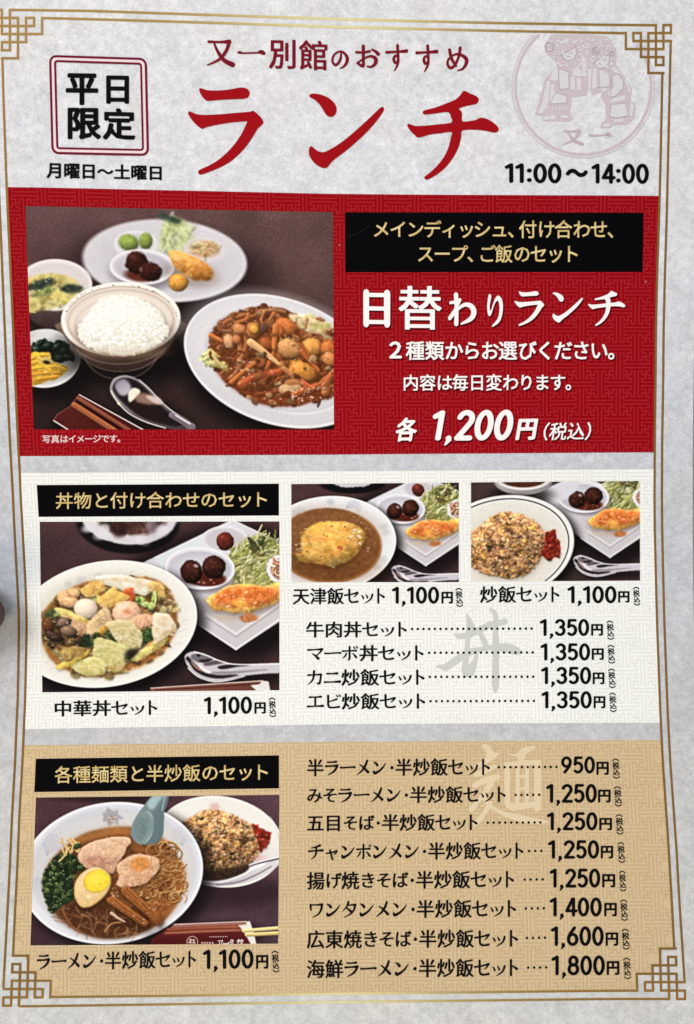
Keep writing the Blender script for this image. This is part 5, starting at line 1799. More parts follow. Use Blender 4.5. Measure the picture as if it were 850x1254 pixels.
    p.ell(x, y, 3 * sc, 2 * sc, 20, (196, 160, 176), soft=.8, ident=False, alpha=.8)
    p.part('side_cup')
    x, y = T(347, 697)
    p.ell(x, y, 21 * sc, 18 * sc, 0, (232, 230, 234), soft=.7, wob=.05, wsc=3)
    p.ell(x + 1, y, 16.5 * sc, 14.5 * sc, 0, (170, 120, 92), soft=1)
    p.shreds([(x - 12 * sc, y - 8 * sc), (x + 6 * sc, y - 12 * sc), (x + 10 * sc, y + 8 * sc), (x - 8 * sc, y + 11 * sc)], 14, [(226, 180, 140), (196, 120, 84), (236, 214, 190)], 11 * sc, 3 * sc, dark=.4)
    p.part('cutlet')
    cut = P((253, 735), (258, 729), (264, 727), (271, 722), (277.5, 718), (290, 716), (303, 714.5), (316, 717), (328, 717), (337, 714), (352, 712), (356, 722), (346, 733), (336, 740), (322, 745), (303, 751.5), (294, 750), (287, 752), (275, 748), (263, 748), (256, 741))
    p.shadow([(a + .5, b + 4 * sc) for a, b in cut], 3.5 * sc, .55, (96, 74, 66))
    p.shape(cut, (232, 164, 62), soft=.7, bump=1.6, bs=4 * sc, tex=.08, tsc=3, wob=.5 * sc, tint=((240, 186, 96), 6))
    sauce = P((262, 733), (272, 723), (290, 717), (312, 718), (334, 720), (342, 726), (334, 736), (318, 741), (306, 744), (296, 742), (286, 745), (272, 742), (264, 741))
    p.shape(sauce, (218, 92, 32), soft=1.6, bump=1.2, bs=3 * sc, tex=.08, tsc=3, wob=1.2 * sc, alpha=.88, tint=((228, 122, 54), 5))
    x, y = T(293, 738)
    p.ell(x, y, 8 * sc, 5 * sc, 10, (244, 178, 66), soft=2, ident=False, alpha=.8, wob=.2)
    p.glints(sauce, 18, 1.2 * sc, .75)
    p.part('sauce_spot')
    x, y = T(305, 757)
    p.ell(x, y, 11 * sc, 5 * sc, -5, (192, 116, 66), soft=1, wob=.08, tex=.06)
    x, y = T(275, 757)
    p.ell(x, y, 12 * sc, 3.4 * sc, 4, (196, 172, 146), soft=2.5, ident=False, alpha=.7)


def chrome_spoon(p, Q, sc):
    p.shadow(Q((210, 380), (260, 470), (400, 560), (838, 520), (838, 480), (500, 440)), 5 * sc, .7, (8, 5, 6))
    p.part('metal_spoon')
    p.shape(Q((198, 372), (213, 342), (262, 328), (340, 348), (450, 394), (570, 414), (870, 408), (870, 466), (750, 476), (600, 492), (480, 522), (390, 528), (290, 494), (222, 432)), (196, 190, 199), soft=.6)
    D = (44, 36, 40)
    for q, c in (([(206, 380), (225, 400), (270, 460), (350, 500), (450, 510), (560, 488), (520, 482), (420, 486), (330, 460), (268, 412), (235, 372), (215, 360)], D), ([(255, 345), (330, 352), (395, 378), (330, 390), (285, 400), (240, 372)], (120, 112, 122)),
                 ([(300, 385), (390, 378), (350, 400), (300, 400)], D), ([(330, 405), (430, 385), (480, 400), (400, 418), (340, 425)], (104, 88, 96)), ([(420, 430), (500, 415), (640, 420), (560, 430), (450, 448)], D),
                 ([(350, 470), (430, 462), (560, 458), (720, 448), (760, 452), (600, 470), (450, 484)], (146, 136, 146)), ([(290, 410), (330, 440), (380, 470), (340, 470), (300, 440)], (236, 232, 238)), ([(275, 345), (310, 350), (290, 365)], D),
                 ([(240, 385), (270, 420), (320, 462), (290, 452), (250, 415)], (190, 140, 120))):
        p.shape(Q(*q), c, soft=.7 * max(sc, .7))
    p.strand(Q((222, 440), (290, 498), (390, 530), (480, 524), (600, 494)), 1.4 * sc, 1.2 * sc, (232, 228, 232), 0, soft=.6)
    p.strand(Q((262, 330), (340, 352), (450, 397), (570, 416), (860, 411)), 1.2 * sc, 1.4 * sc, (238, 236, 242), 0, soft=.6)


def flower_print(p, cx, cy, r, col, alpha=.6):
    for k in range(7):
        a = k * 2 * math.pi / 7
        p.ell(cx + r * .6 * math.cos(a), cy + r * .45 * math.sin(a), r * .42, r * .3, math.degrees(a), col, soft=1, ident=False, alpha=alpha, wob=.15)
    p.ell(cx, cy, r * .3, r * .25, 0, col, soft=.8, ident=False, alpha=alpha * .6)


def fan_print(p, cx, cy, r, a0, a1, n, col, squash=.7, alpha=.5):
    """phoenix-tail curls printed on the inside of a bowl"""
    for k in range(n):
        a = math.radians(a0 + (a1 - a0) * k / (n - 1))
        b = a + .5
        pts = [(cx, cy), (cx + r * .55 * math.cos(a), cy + r * .55 * squash * math.sin(a)), (cx + r * math.cos(b), cy + r * squash * math.sin(b))]
        p.strand(pts, 1.0, 2.2, col, 0, ident=False, alpha=alpha, soft=.7)


def fit_ellipse(pts):
    px = np.asarray(pts, float)
    mu = px.mean(0)
    d = px - mu
    M = np.stack([d[:, 0] ** 2, d[:, 0] * d[:, 1], d[:, 1] ** 2, d[:, 0], d[:, 1]], 1)
    a, b, c, e, f_ = np.linalg.lstsq(M, np.ones(len(d)), rcond=None)[0]
    Q = np.array([[a, b / 2], [b / 2, c]])
    ctr = np.linalg.solve(2 * Q, -np.array([e, f_]))
    kk = 1 + ctr @ Q @ ctr
    ev, U = np.linalg.eigh(Q / kk)
    return (*(ctr + mu), 1 / math.sqrt(ev[0]), 1 / math.sqrt(ev[1]), math.degrees(math.atan2(U[1, 0], U[0, 0])))


# ---- photograph 2: bowl of vegetables in sauce over rice
def photo_bowl():
    p = Photo([(48.6, 639), (342.2, 638.6), (342.2, 845.2), (51.8, 847.8)], 21)
    c1, c2, c3, c4 = Z(45, 635, 5.484), Z(190, 635, 5.484), Z(45, 738, 5.484), Z(190, 738, 5.484)
    table_wash(p, (74, 50, 53), (42, 28, 30), (72, 48, 50))
    p.part('dark_saucer')
    p.ell(157, 640, 63, 38, 2, (20, 17, 20), soft=1.6)
    p.part('ruffled_dish')
    p.ell(158, 630, 60, 37, 3, (206, 201, 208), soft=1.2, wob=.012, wsc=9)
    p.ell(160, 629, 46, 27, 3, (92, 62, 52), soft=2.5, tex=.25, tsc=8, wob=.02)
    for q in ((108, 647, 8, 5), (124, 656, 9, 5), (128, 648, 7, 6), (172, 662, 9, 4), (112, 640, 7, 4), (198, 650, 8, 7)):
        p.ell(q[0], q[1], q[2], q[3], p.r.uniform(-30, 30), (222, 218, 224), soft=2.4, ident=False, alpha=.75)
    p.ell(146, 646, 10, 12, 0, (58, 30, 26), soft=3, ident=False, alpha=.8)
    p.ell(186, 644, 7, 11, 0, (150, 134, 150), soft=3, ident=False, alpha=.6)
    side_set(p, lambda x, y: (x, y), 1.0, True)
    # bowl
    cx, cy, rx, ry, rot = fit_ellipse([(51, 714), (100, 695), (154, 687), (205, 697.5), (217, 708), (235.6, 730), (240.7, 750), (239, 765), (226.5, 793), (208, 809), (190, 823), (200, 820), (154, 839), (118, 842), (81.5, 837), (52, 827)])
    p.shadow((cx + 6, cy + 9, rx + 4, ry + 3, rot), 9, .85, (10, 7, 8))
    p.part('wide_bowl')
    p.ell(cx, cy, rx, ry, rot, (238, 236, 229), soft=.7)
    p.ring(cx, cy, rx - 1.2, ry - 1.2, rot, 2, (250, 249, 244), .9, .8)
    p.ell(cx + 2, cy + 1, rx * .9, ry * .88, rot, (228, 225, 216), soft=5, ident=False, alpha=.8)
    p.ell(cx - 4, cy - 4, rx * .78, ry * .76, rot, (206, 196, 172), soft=6, ident=False, alpha=.55)
    for (x, y, r) in ((100, 712, 8), (84, 716, 6), (121, 706, 6)):
        flower_print(p, x, y, r, (186, 186, 192), .5)
    for (x, y) in ((138, 704), (143, 703), (154, 702), (160, 701), (226, 760), (224, 772), (218, 788), (132, 832), (120, 831), (140, 830), (60, 810), (66, 818)):
        p.strand([(x - 4, y + 2), (x, y), (x + 5, y - 1)], 1.2, .8, (176, 178, 186), 0, ident=False, alpha=.55)
    p.part('vegetable_stew')
    food = [(50, 780), (52, 755), (62, 738), (74, 728), (86, 721), (100, 714), (118, 710.5), (150, 706), (182, 707), (200, 715), (212, 730), (217, 745), (216.5, 765), (207, 790), (188, 808), (163, 819.5), (145, 825), (127, 828), (100, 828), (84, 822), (70, 814), (58, 802)]
    p.shape(food, (182, 124, 62), soft=1.4, tex=.10, tsc=8, wob=.6, tint=((156, 98, 44), 12))
    p.shape([(56, 785), (66, 806), (90, 822), (127, 827), (165, 818), (195, 802), (212, 775), (205, 772), (180, 795), (140, 812), (100, 812), (72, 796)], (182, 112, 48), soft=3, alpha=.8, tex=.06)
    p.shape(c3((45, 210), (60, 140), (140, 110), (220, 180), (300, 240), (300, 300), (200, 310), (80, 280), (45, 260)), (84, 54, 34), soft=2.5, alpha=.9, tex=.25, tsc=5)
    p.shape(c3((300, 60), (420, 60), (500, 130), (480, 240), (340, 260), (300, 180)), (80, 56, 32), soft=3, alpha=.8, tex=.2)

    p.filler(food, 190, [(212, 190, 122), (190, 150, 84), (166, 120, 62), (132, 124, 66), (222, 204, 146), (150, 108, 70), (110, 84, 46), (218, 180, 126), (196, 186, 112)], 8, .75, shade=.28)
    p.filler(c3((45, 120), (160, 100), (320, 200), (300, 290), (150, 310), (45, 260)), 26, [(108, 78, 54), (132, 98, 70), (84, 62, 40), (96, 92, 52), (176, 130, 92)], 6, .8)

    def slab(q, f, col, grad=None, bump=.7, bs=2.8, tex=.03, tint=None, sh=.35, wob=.7):
        Q = np.array(f(*q))
        Q = [tuple(v) for v in Q.mean(0) + (Q - Q.mean(0)) * 1.22]
        p.shadow([(x + 1.2, y + 2.2) for x, y in Q], 1.6, sh, (52, 32, 14))
        p.shape(Q, col, soft=.6, bump=bump, bs=bs, tex=tex, tsc=3, wob=wob, wsc=7, grad=grad, tint=tint or (tuple(np.minimum(np.array(col) * 1.07 + 6, 250)), 4), k=3, alpha=.88)
        n_ = len(Q)
        p.strand([Q[0], Q[1], Q[2 % n_]], .9, .6, np.minimum(np.array(col) * 1.12 + 8, 252), 0, ident=False, alpha=.55, k=2)

    slab([(430, 400), (500, 392), (570, 392), (680, 410), (762, 432), (740, 480), (705, 502), (655, 494), (600, 485), (540, 462), (450, 432)], c1, (238, 233, 212), grad=((222, 212, 176), 70))
    slab([(760, 440), (810, 430), (850, 470), (850, 520), (790, 500)], c1, (214, 178, 96), grad=((190, 140, 60), 60))
    slab([(310, 480), (360, 440), (420, 430), (445, 460), (430, 490), (350, 520)], c1, (226, 178, 88), grad=((206, 146, 62), 60))
    slab([(590, 490), (640, 474), (652, 530), (622, 566), (585, 535)], c1, (226, 92, 44), grad=((206, 70, 28), 60))
    slab([(410, 500), (440, 525), (510, 470), (545, 500), (602, 525), (560, 560), (480, 585), (430, 560), (420, 530)], c1, (232, 190, 92), grad=((214, 164, 76), 70))
    for q in ((700, 555, 38, 30, 20, (150, 174, 88)), (735, 580, 30, 22, 0, (178, 196, 112)), (790, 540, 22, 52, 10, (142, 160, 76)), (770, 590, 26, 30, 0, (176, 190, 104)), (680, 545, 18, 16, 0, (118, 146, 66))):
        x, y = c1(q[:2])[0]
        p.ell(x, y, q[2] / 5.484, q[3] / 5.484, q[4], q[5], soft=.8, dome=.7, tex=.16, tsc=2.5, wob=.12)
    p.strand(c1((790, 495), (800, 540), (790, 590)), 2.4, 1.6, (214, 218, 150), .3)
    # prawns
    for q in ((190, 540, 50, 60, -20), (250, 500, 46, 30, 20), (225, 560, 60, 40, 10)):
        x, y = c1(q[:2])[0]
        p.ell(x + .6, y + 1.6, q[2] / 5.484, q[3] / 5.484, q[4], (84, 50, 24), soft=2, alpha=.45, ident=False)
        p.ell(x, y, q[2] / 5.484, q[3] / 5.484, q[4], (236, 184, 132), soft=.8, dome=.55, tex=.07, tsc=4, wob=.08)
    for q in ([(200, 520), (230, 530), (260, 520)], [(160, 560), (200, 555), (240, 575)]):
        p.strand(c1(*q), 1.8, 1.2, (222, 140, 82), .2, alpha=.8)
    x, y = c3((330, 42))[0]
    p.shadow((x + 1, y + 2.4, 14.5, 12.6, 0), 2.4, .6, (70, 44, 20))
    p.ell(x, y, 14.6, 12.6, 5, (238, 215, 190), soft=.7, dome=.5, tex=.015, spec=18)
    slab([(140, 48), (200, 55), (348, 122), (325, 134), (240, 112), (150, 84)], c3, (234, 208, 118), grad=((214, 170, 80), 40))
    slab([(190, 98), (230, 115), (335, 150), (345, 198), (262, 206), (225, 170)], c3, (208, 160, 118), grad=((186, 128, 88), 60), tint=((222, 182, 142), 4))
    slab([(350, 172), (370, 120), (440, 58), (465, 75), (470, 130), (430, 175), (378, 236), (352, 225)], c3, (218, 184, 134), grad=((190, 150, 100), 30))
    slab([(432, 20), (470, 40), (498, 90), (494, 138), (460, 130), (462, 70)], c3, (208, 172, 132), grad=((180, 130, 94), 50))
    slab([(400, 210), (440, 170), (480, 140), (470, 190), (425, 236)], c3, (206, 158, 66), grad=((180, 120, 44), 50))
    x, y = c3((605, 68))[0]
    p.shadow((x, y + 3, 18, 14, 0), 3, .5, (84, 54, 26))
    p.ell(x, y, 17.6, 14.4, 0, (240, 190, 152), soft=.7, dome=.5, tex=.05, wob=.05)
    p.ell(x + .5, y - 1.5, 5.4, 3.6, 10, (212, 140, 96), soft=2, ident=False)
    for a in range(4):
        t = -2.6 + a * .7
        p.strand([(x + 5 * math.cos(t), y + 4 * math.sin(t)), (x + 16 * math.cos(t), y + 13 * math.sin(t))], 1.4, 1.8, (224, 156, 112), 0, ident=False, alpha=.6)
    p.ell(x - 5, y - 7, 6, 3, -20, (253, 228, 206), soft=2, ident=False, alpha=.7)
    slab([(640, 128), (700, 88), (760, 92), (812, 92), (806, 140), (750, 150), (690, 182), (660, 165)], c3, (232, 174, 138), grad=((214, 144, 106), 60))
    # cabbage leaves and greens
    for q in ((335, 262, 46, 42, 0, (60, 84, 50)), (490, 232, 44, 40, 10, (96, 110, 52)), (540, 250, 40, 30, 30, (84, 98, 44)), (740, 215, 48, 50, 0, (84, 122, 60)), (715, 260, 40, 30, -30, (70, 104, 52)), (400, 250, 34, 30, 0, (70, 84, 44)), (105, 80, 44, 34, 0, (140, 150, 84))):
        x, y = c3(q[:2])[0]
        a_, b_ = q[2] / 5.484, q[3] / 5.484
        p.ell(x, y, a_, b_, q[4], np.array(q[5]) * .72, soft=2, tex=.2, tsc=2.5, wob=.2, wsc=3, alpha=.8)
        p.filler([(x - a_, y), (x, y - b_), (x + a_, y), (x, y + b_)], 9, [q[5], tuple(np.array(q[5]) * 1.3 + 10), tuple(np.array(q[5]) * .7)], 4.6, .85, k=2, shade=.3)
    p.ell(*c3((180, 135))[0], 9, 6.5, -20, (124, 96, 78), soft=.8, dome=.9, wob=.08, spec=20)
    p.ell(*c3((215, 195))[0], 11, 7, 15, (128, 100, 78), soft=.8, dome=.9, wob=.08, spec=24)
    p.ell(*c3((120, 230))[0], 12, 6, 20, (76, 52, 38), soft=1.2, dome=.8, wob=.1, spec=24)
    p.ell(*c3((75, 150))[0], 7, 9, 0, (120, 72, 40), soft=1.5, dome=.6)
    slab([(488, 160), (530, 140), (628, 138), (660, 175), (690, 212), (688, 275), (650, 300), (598, 312), (545, 245)], c3, (212, 200, 142), grad=((184, 164, 94), 70), tint=((226, 214, 164), 4))
    slab([(420, 258), (500, 275), (602, 312), (590, 370), (560, 435), (500, 445), (440, 430), (398, 372), (400, 310)], c3, (206, 200, 120), grad=((190, 176, 92), 80), tint=((222, 214, 146), 4))
    slab([(252, 418), (300, 400), (380, 372), (440, 410), (452, 440), (420, 478), (340, 482), (280, 458)], c3, (218, 212, 128), grad=((196, 180, 84), 60), tint=((232, 226, 160), 5))
    slab([(148, 425), (200, 395), (280, 360), (342, 322), (320, 355), (270, 395), (180, 436)], c3, (224, 196, 74), grad=((206, 166, 54), 50))
    slab([(180, 330), (240, 300), (320, 318), (260, 365), (200, 385)], c3, (182, 150, 78), grad=((150, 110, 52), 60), sh=.3)
    slab([(655, 365), (740, 300), (845, 235), (850, 275), (760, 340), (690, 385)], c3, (216, 204, 112), grad=((190, 166, 76), 40))
    slab([(0, 100), (50, 92), (95, 105), (128, 175), (100, 200), (60, 235), (20, 262), (0, 240)], c4, (238, 224, 198), grad=((216, 190, 130), 60), tint=((246, 236, 214), 4))
    p.shape(c3((595, 330), (650, 310), (690, 320), (650, 370), (600, 400)), (42, 36, 30), soft=2, tex=.2, alpha=.9)
    p.shape(c3((430, 440), (560, 440), (680, 400), (840, 330), (840, 300), (700, 385), (590, 425)), (168, 92, 36), soft=2, alpha=.7)
    for q in ([(420, 290), (500, 300), (580, 330)], [(440, 340), (500, 350), (570, 380)], [(300, 430), (380, 420), (430, 440)], [(520, 180), (600, 170), (660, 210)], [(560, 230), (620, 220), (670, 250)]):
        p.strand(c3(*q), 1.1, .8, (240, 234, 184), 0, ident=False, alpha=.6)
    p.soften(food, .8, .35)
    for _ in range(60):
        x, y = p.r.uniform(60, 212), p.r.uniform(712, 824)
        if inside((x, y), food):
            t = p.r.uniform(-.6, 1.2)
            L = p.r.uniform(1.5, 4)
            p.strand([(x, y), (x + L * math.cos(t), y + L * math.sin(t))], .9, .5, (252, 246, 228), 0, ident=False, alpha=p.r.uniform(.3, .75), soft=.6)
    p.glints(food, 110, .8, .7)
    p.ring(cx, cy + 3, rx * .74, ry * .74, rot, 2.2, (196, 132, 58), .35, 2, 20, 160, 40)
    # spoon and chopstick sleeve
    chrome_spoon(p, c4, 1.0)
    p.part('chopstick_sleeve')
    p.shape(c4((-30, 575), (300, 553), (720, 526), (760, 530), (772, 600), (-30, 600)), (150, 90, 74), k=0, soft=.6, grad=((110, 52, 44), 80))
    p.strand(c4((-30, 574), (300, 552), (722, 525)), 1, 1.2, (226, 206, 196), 0, k=0)
    p.strand(c4((0, 588), (400, 566), (700, 545)), 1.6, 1.6, (92, 40, 34), 0, k=0, alpha=.8)
    p.shape(c4((722, 525), (762, 530), (774, 600), (690, 598), (640, 555), (700, 548)), (226, 221, 216), k=0, soft=.5)
    return p.build("printed_photo", cream_panel, "photo of a wide bowl of vegetable and prawn stew with a square side plate")


# ---- photograph 3: crab omelette in brown sauce
def photo_omelette():
    p = Photo([(356.8, 592.8), (562, 591), (562, 712.8), (357, 713)], 31)
    c5, c6 = Z(352, 588, 7.87), Z(455, 588, 7.589)
    table_wash(p, (74, 48, 51), (56, 38, 41), (76, 52, 54))
    p.part('dark_saucer')
    p.ell(432, 590, 42, 14.5, 0, (18, 15, 18), soft=1.2)
    p.ell(432, 586, 30, 11, 0, (196, 190, 198), soft=1, wob=.06)
    sc = .70
    T = lambda x, y: (521.5 + (x - 289) * sc, 692.8 + (y - 795.5) * sc)
    side_set(p, T, sc, False)
    cx, cy, rx, ry, rot = fit_ellipse([(357, 619), (377.4, 611), (406.6, 607.7), (441, 612), (455, 619.6), (471, 629), (481, 644.7), (485, 662), (481, 680), (468, 698.7), (455, 708.6)])
    p.shadow((cx + 4, cy + 6, rx + 3, ry + 3, rot), 7, .85, (10, 7, 8))
    p.part('wide_bowl')
    p.ell(cx, cy, rx, ry, rot, (233, 234, 238), soft=.7)
    p.ring(cx, cy, rx - 1, ry - 1, rot, 1.6, (250, 250, 251), .9, .7)
    p.ell(cx + 1, cy + 1, rx * .89, ry * .87, rot, (222, 224, 230), soft=4, ident=False, alpha=.7)
    flower_print(p, 405, 614.5, 5.5, (184, 188, 198), .6)
    fan_print(p, 424, 622, 18, -75, 0, 7, (176, 182, 192))
    fan_print(p, 366, 630, 9, 180, 300, 5, (176, 190, 214), 1)
    for q in ((470, 645, 6), (473, 652, 5), (468, 684, 7), (461, 693, 6)):
        flower_print(p, *q, (198, 202, 206), .6)
    p.part('brown_sauce')
    so = (403, 668, 64.5, 46, 2)
    p.ell(*so, (138, 84, 42), soft=1.4)
    p.ell(398, 650, 52, 24, 2, (150, 96, 56), soft=14, ident=False, alpha=.7)
    p.ell(404, 694, 52, 18, 2, (122, 70, 32), soft=10, ident=False, alpha=.6)
    w, m, u, v = p.m_ell(*so, soft=1)
    p.put(w, m * .5, np.clip(p.A[w] * (1 + .12 * p.noise(4)[w])[..., None], 0, 255), False)
    p.ring(*so[:2], so[2] - 1.5, so[3] - 1.5, 2, 2.2, (186, 120, 52), .6, 1.4, -60, 150, 40)
    p.part('omelette')
    om = c5((132, 565), (160, 505), (205, 458), (260, 425), (330, 402), (440, 396), (560, 400), (640, 425), (695, 452), (745, 510), (745, 575), (715, 640), (680, 700), (620, 755), (560, 790), (490, 818), (430, 830), (360, 822), (300, 805), (220, 795), (150, 790), (85, 740), (85, 705), (140, 700))
    p.shadow([(x + 1, y + 3) for x, y in om], 3, .5, (70, 38, 14))
    p.shape(om, (222, 156, 56), soft=.8, bump=1.1, bs=8, tex=.06, tsc=4, wob=.4, tint=((234, 176, 78), 5))
    for q in ((250, 560, 60, 30), (300, 640, 70, 30), (400, 480, 50, 25), (520, 600, 60, 40), (430, 720, 70, 30), (640, 620, 40, 60), (250, 720, 50, 22), (560, 480, 50, 26), (350, 560, 50, 30)):
        x, y = c5(q[:2])[0]
        p.ell(x, y, q[2] / 7.87, q[3] / 7.87, p.r.uniform(-40, 30), [(208, 130, 40), (244, 202, 104), (232, 150, 66)][int(p.r.integers(0, 3))], soft=2.4, ident=False, alpha=.55, wob=.3)
    p.filler(om, 50, [(236, 176, 80), (214, 140, 52), (230, 164, 66), (240, 194, 112)], 6, .25, shade=.12)
    w, m = p.m_poly(om, 4, 1)
    d_ = np.clip(((p.X[w] - 402) / 42) ** 2 + ((p.Y[w] - 660) / 30) ** 2, 0, 1.4)
    p.put(w, m, np.clip(p.A[w] * (1.08 - .22 * d_)[..., None], 0, 255), False)
    p.shreds(om, 40, [(248, 208, 112), (220, 148, 54), (240, 190, 80)], 8, 1.1, spread=1.3, dark=.05, shade=.10)
    p.soften(om, 1.2, .6)
    p.ell(*c5((505, 655))[0], 3.4, 2.4, 30, (206, 78, 36), soft=1, ident=False)
    for q in ((380, 540), (350, 525), (590, 560), (430, 720), (320, 740), (425, 445), (555, 450), (350, 400), (150, 730), (610, 730), (190, 690)):
        p.ell(*c5(q)[0], .9, .7, 20, (66, 48, 22), soft=.5, ident=False, alpha=.85)
    p.glints(c5((600, 480), (720, 500), (720, 600), (640, 640)), 12, 1.6, .8)
    p.glints(om, 36, .9, .7)
    p.glints(c5((60, 620), (130, 600), (140, 680), (70, 690)), 6, 1.2, .6)
    p.glints(c5((620, 340), (760, 380), (800, 520), (750, 760), (800, 560)), 14, .9, .4)
    chrome_spoon(p, lambda *q: [(481.5 + (a - 213) * .124, 694 + (b - 342) * .124) for a, b in q], .7)
    return p.build("printed_photo", cream_panel, "photo of a yellow omelette in brown sauce with a square side plate")


FRIED = [(206, 146, 86), (190, 130, 76), (216, 164, 108), (176, 116, 66), (224, 180, 130), (210, 152, 116), (158, 102, 58), (214, 156, 84)]


def fried_rice(p, mound, n, size):
    P = np.array(mound)
    p.shadow([(x + 1.5, y + 2.5) for x, y in mound], 3, .5, (110, 92, 74))
    p.shape(mound, (158, 108, 62), soft=.8, bump=.9, bs=8, tex=.16, tsc=3, wob=1, wsc=3)
    p.grains(mound, int(n * 1.5), FRIED, size * .82, shade=.22, vary=.08, under=.5, ua=.4)
    w, m = p.m_poly(mound, 3, .8)
    p.put(w, m, np.clip(p.A[w] * (1.02 + .20 * p.noise(8)[w] + .10 * p.noise(3)[w])[..., None], 0, 255), False)
    p.A[w] = p.A[w] * .35 + gauss(p.A[w], 1.3) * .65
    lo, hi = P.min(0), P.max(0)
    poly = [tuple(q) for q in catmull(mound, 2)]
    for cols, m, r0, r1 in (([(236, 178, 66), (240, 190, 84)], 20, .8, 1.9), ([(60, 44, 28), (72, 66, 40), (46, 36, 30)], 26, .7, 1.6), ([(214, 150, 124), (204, 132, 104)], 14, .8, 1.6), ([(96, 104, 62)], 8, .8, 1.4), ([(232, 208, 176)], 18, .6, 1.2)):
        k = 0
        while k < m:
            q = (p.r.uniform(lo[0], hi[0]), p.r.uniform(lo[1], hi[1]))
            if inside(q, poly):
                k += 1
                r = p.r.uniform(r0, r1) * size / 4
                p.ell(q[0], q[1], r * 1.5, r, p.r.uniform(-70, 70), cols[int(p.r.integers(0, len(cols)))], soft=.7, dome=.6, ident=False, wob=.25, alpha=.7)
    w, m = p.m_poly(mound, 3, 1)
    sh = np.clip((p.X[w] - lo[0]) / (hi[0] - lo[0]) * .35 + (p.Y[w] - lo[1]) / (hi[1] - lo[1]) * .65, 0, 1)
    p.put(w, m, np.clip(p.A[w] * (1.12 - .34 * sh ** 1.5)[..., None], 0, 255), False)
    p.glints(mound, int(n / 14), .7, .55)


def ginger(p, q, n, size):
    p.shape(q, (168, 40, 26), soft=.7, tex=.2, tsc=3, wob=1)
    p.filler(q, n, [(198, 60, 38), (178, 46, 32), (212, 84, 52), (146, 36, 26)], size * .42, .85, shade=.4)
    p.glints(q, 8, .7, .5)


# ---- photograph 4: fried rice
def photo_fried_rice():
    p = Photo([(576.8, 590.8), (783.4, 589), (784, 711), (577, 712.2)], 41)
    c7, c8 = Z(572, 588, 7.522), Z(680, 588, 7.87)
    table_wash(p, (66, 48, 48), (54, 38, 40), (74, 52, 54))
    sc = .745
    T = lambda x, y: (747 + (x - 289) * sc, 682.7 + (y - 795.5) * sc)
    side_set(p, T, sc, False)
    p.part('square_plate')
    p.shape([(663, 600), (690, 589), (712, 589), (705, 602), (690, 612), (682, 617)], (212, 211, 220), k=0, soft=.8)
    p.shadow((640, 606, 36, 12, 0), 5, .7, (14, 9, 10))
    p.part('small_soup_bowl')
    p.ell(641, 589, 36, 17.5, 0, (176, 168, 168), soft=.9, dome=.25)
    p.ell(641, 586, 33, 14, 0, (238, 235, 234), soft=.7)
    p.ell(641, 585.5, 29.5, 11.6, 0, (92, 46, 30), soft=1, tex=.15)
    cx, cy, rx, ry, rot = fit_ellipse([(576, 617), (598.6, 609), (625, 606), (652, 610), (685, 625), (680, 620), (692.7, 633.7), (701.6, 654), (703, 669), (698, 684.6), (687.6, 700), (680, 708)])
    p.shadow((cx + 4, cy + 5, rx + 3, ry + 3, rot), 7, .85, (10, 7, 8))
    p.part('rimmed_plate')
    p.ell(cx, cy, rx, ry, rot, (240, 238, 235), soft=.7)
    p.ring(cx, cy, rx - 6.6, ry - 4.6, rot, 1.5, (44, 40, 44), .95, .6)
    p.ell(cx, cy + .6, rx - 8.4, ry - 6.2, rot, (229, 225, 216), soft=1, ident=False)
    p.ell(cx, cy + 3, rx * .78, ry * .76, rot, (214, 208, 196), soft=8, ident=False, alpha=.7)
    for k in range(26):
        a = p.r.uniform(0, 6.28)
        q = p.r.uniform(.72, .9)
        x, y = cx + rx * q * math.cos(a), cy + ry * q * math.sin(a)
        p.strand([(x - 3, y), (x, y - 1.4), (x + 3, y + .4)], 1.1, 1, (206, 202, 190), 0, ident=False, alpha=.6)
    p.part('fried_rice')
    mound = c7((20, 520), (45, 490), (100, 440), (150, 395), (240, 330), (300, 308), (360, 298), (440, 305), (520, 328), (590, 365), (640, 400), (690, 450), (712, 490), (716, 560), (708, 620), (690, 680), (660, 740), (620, 790), (580, 830), (540, 862), (485, 885), (430, 898), (360, 896), (300, 885), (200, 870), (140, 850), (100, 822), (40, 790), (20, 760))
    fried_rice(p, mound, 850, 4.4)
    p.part('red_ginger')
    ginger(p, c7((716, 492), (760, 480), (798, 452), (822, 500), (832, 545), (858, 560), (862, 620), (850, 690), (800, 712), (770, 735), (712, 722), (688, 670), (712, 600)), 44, 7)
    chrome_spoon(p, lambda *q: [(703 + (a - 205) * .128, 681.5 + (b - 340) * .128) for a, b in q], .72)
    return p.build("printed_photo", cream_panel, "photo of fried rice with red ginger and a square side plate")


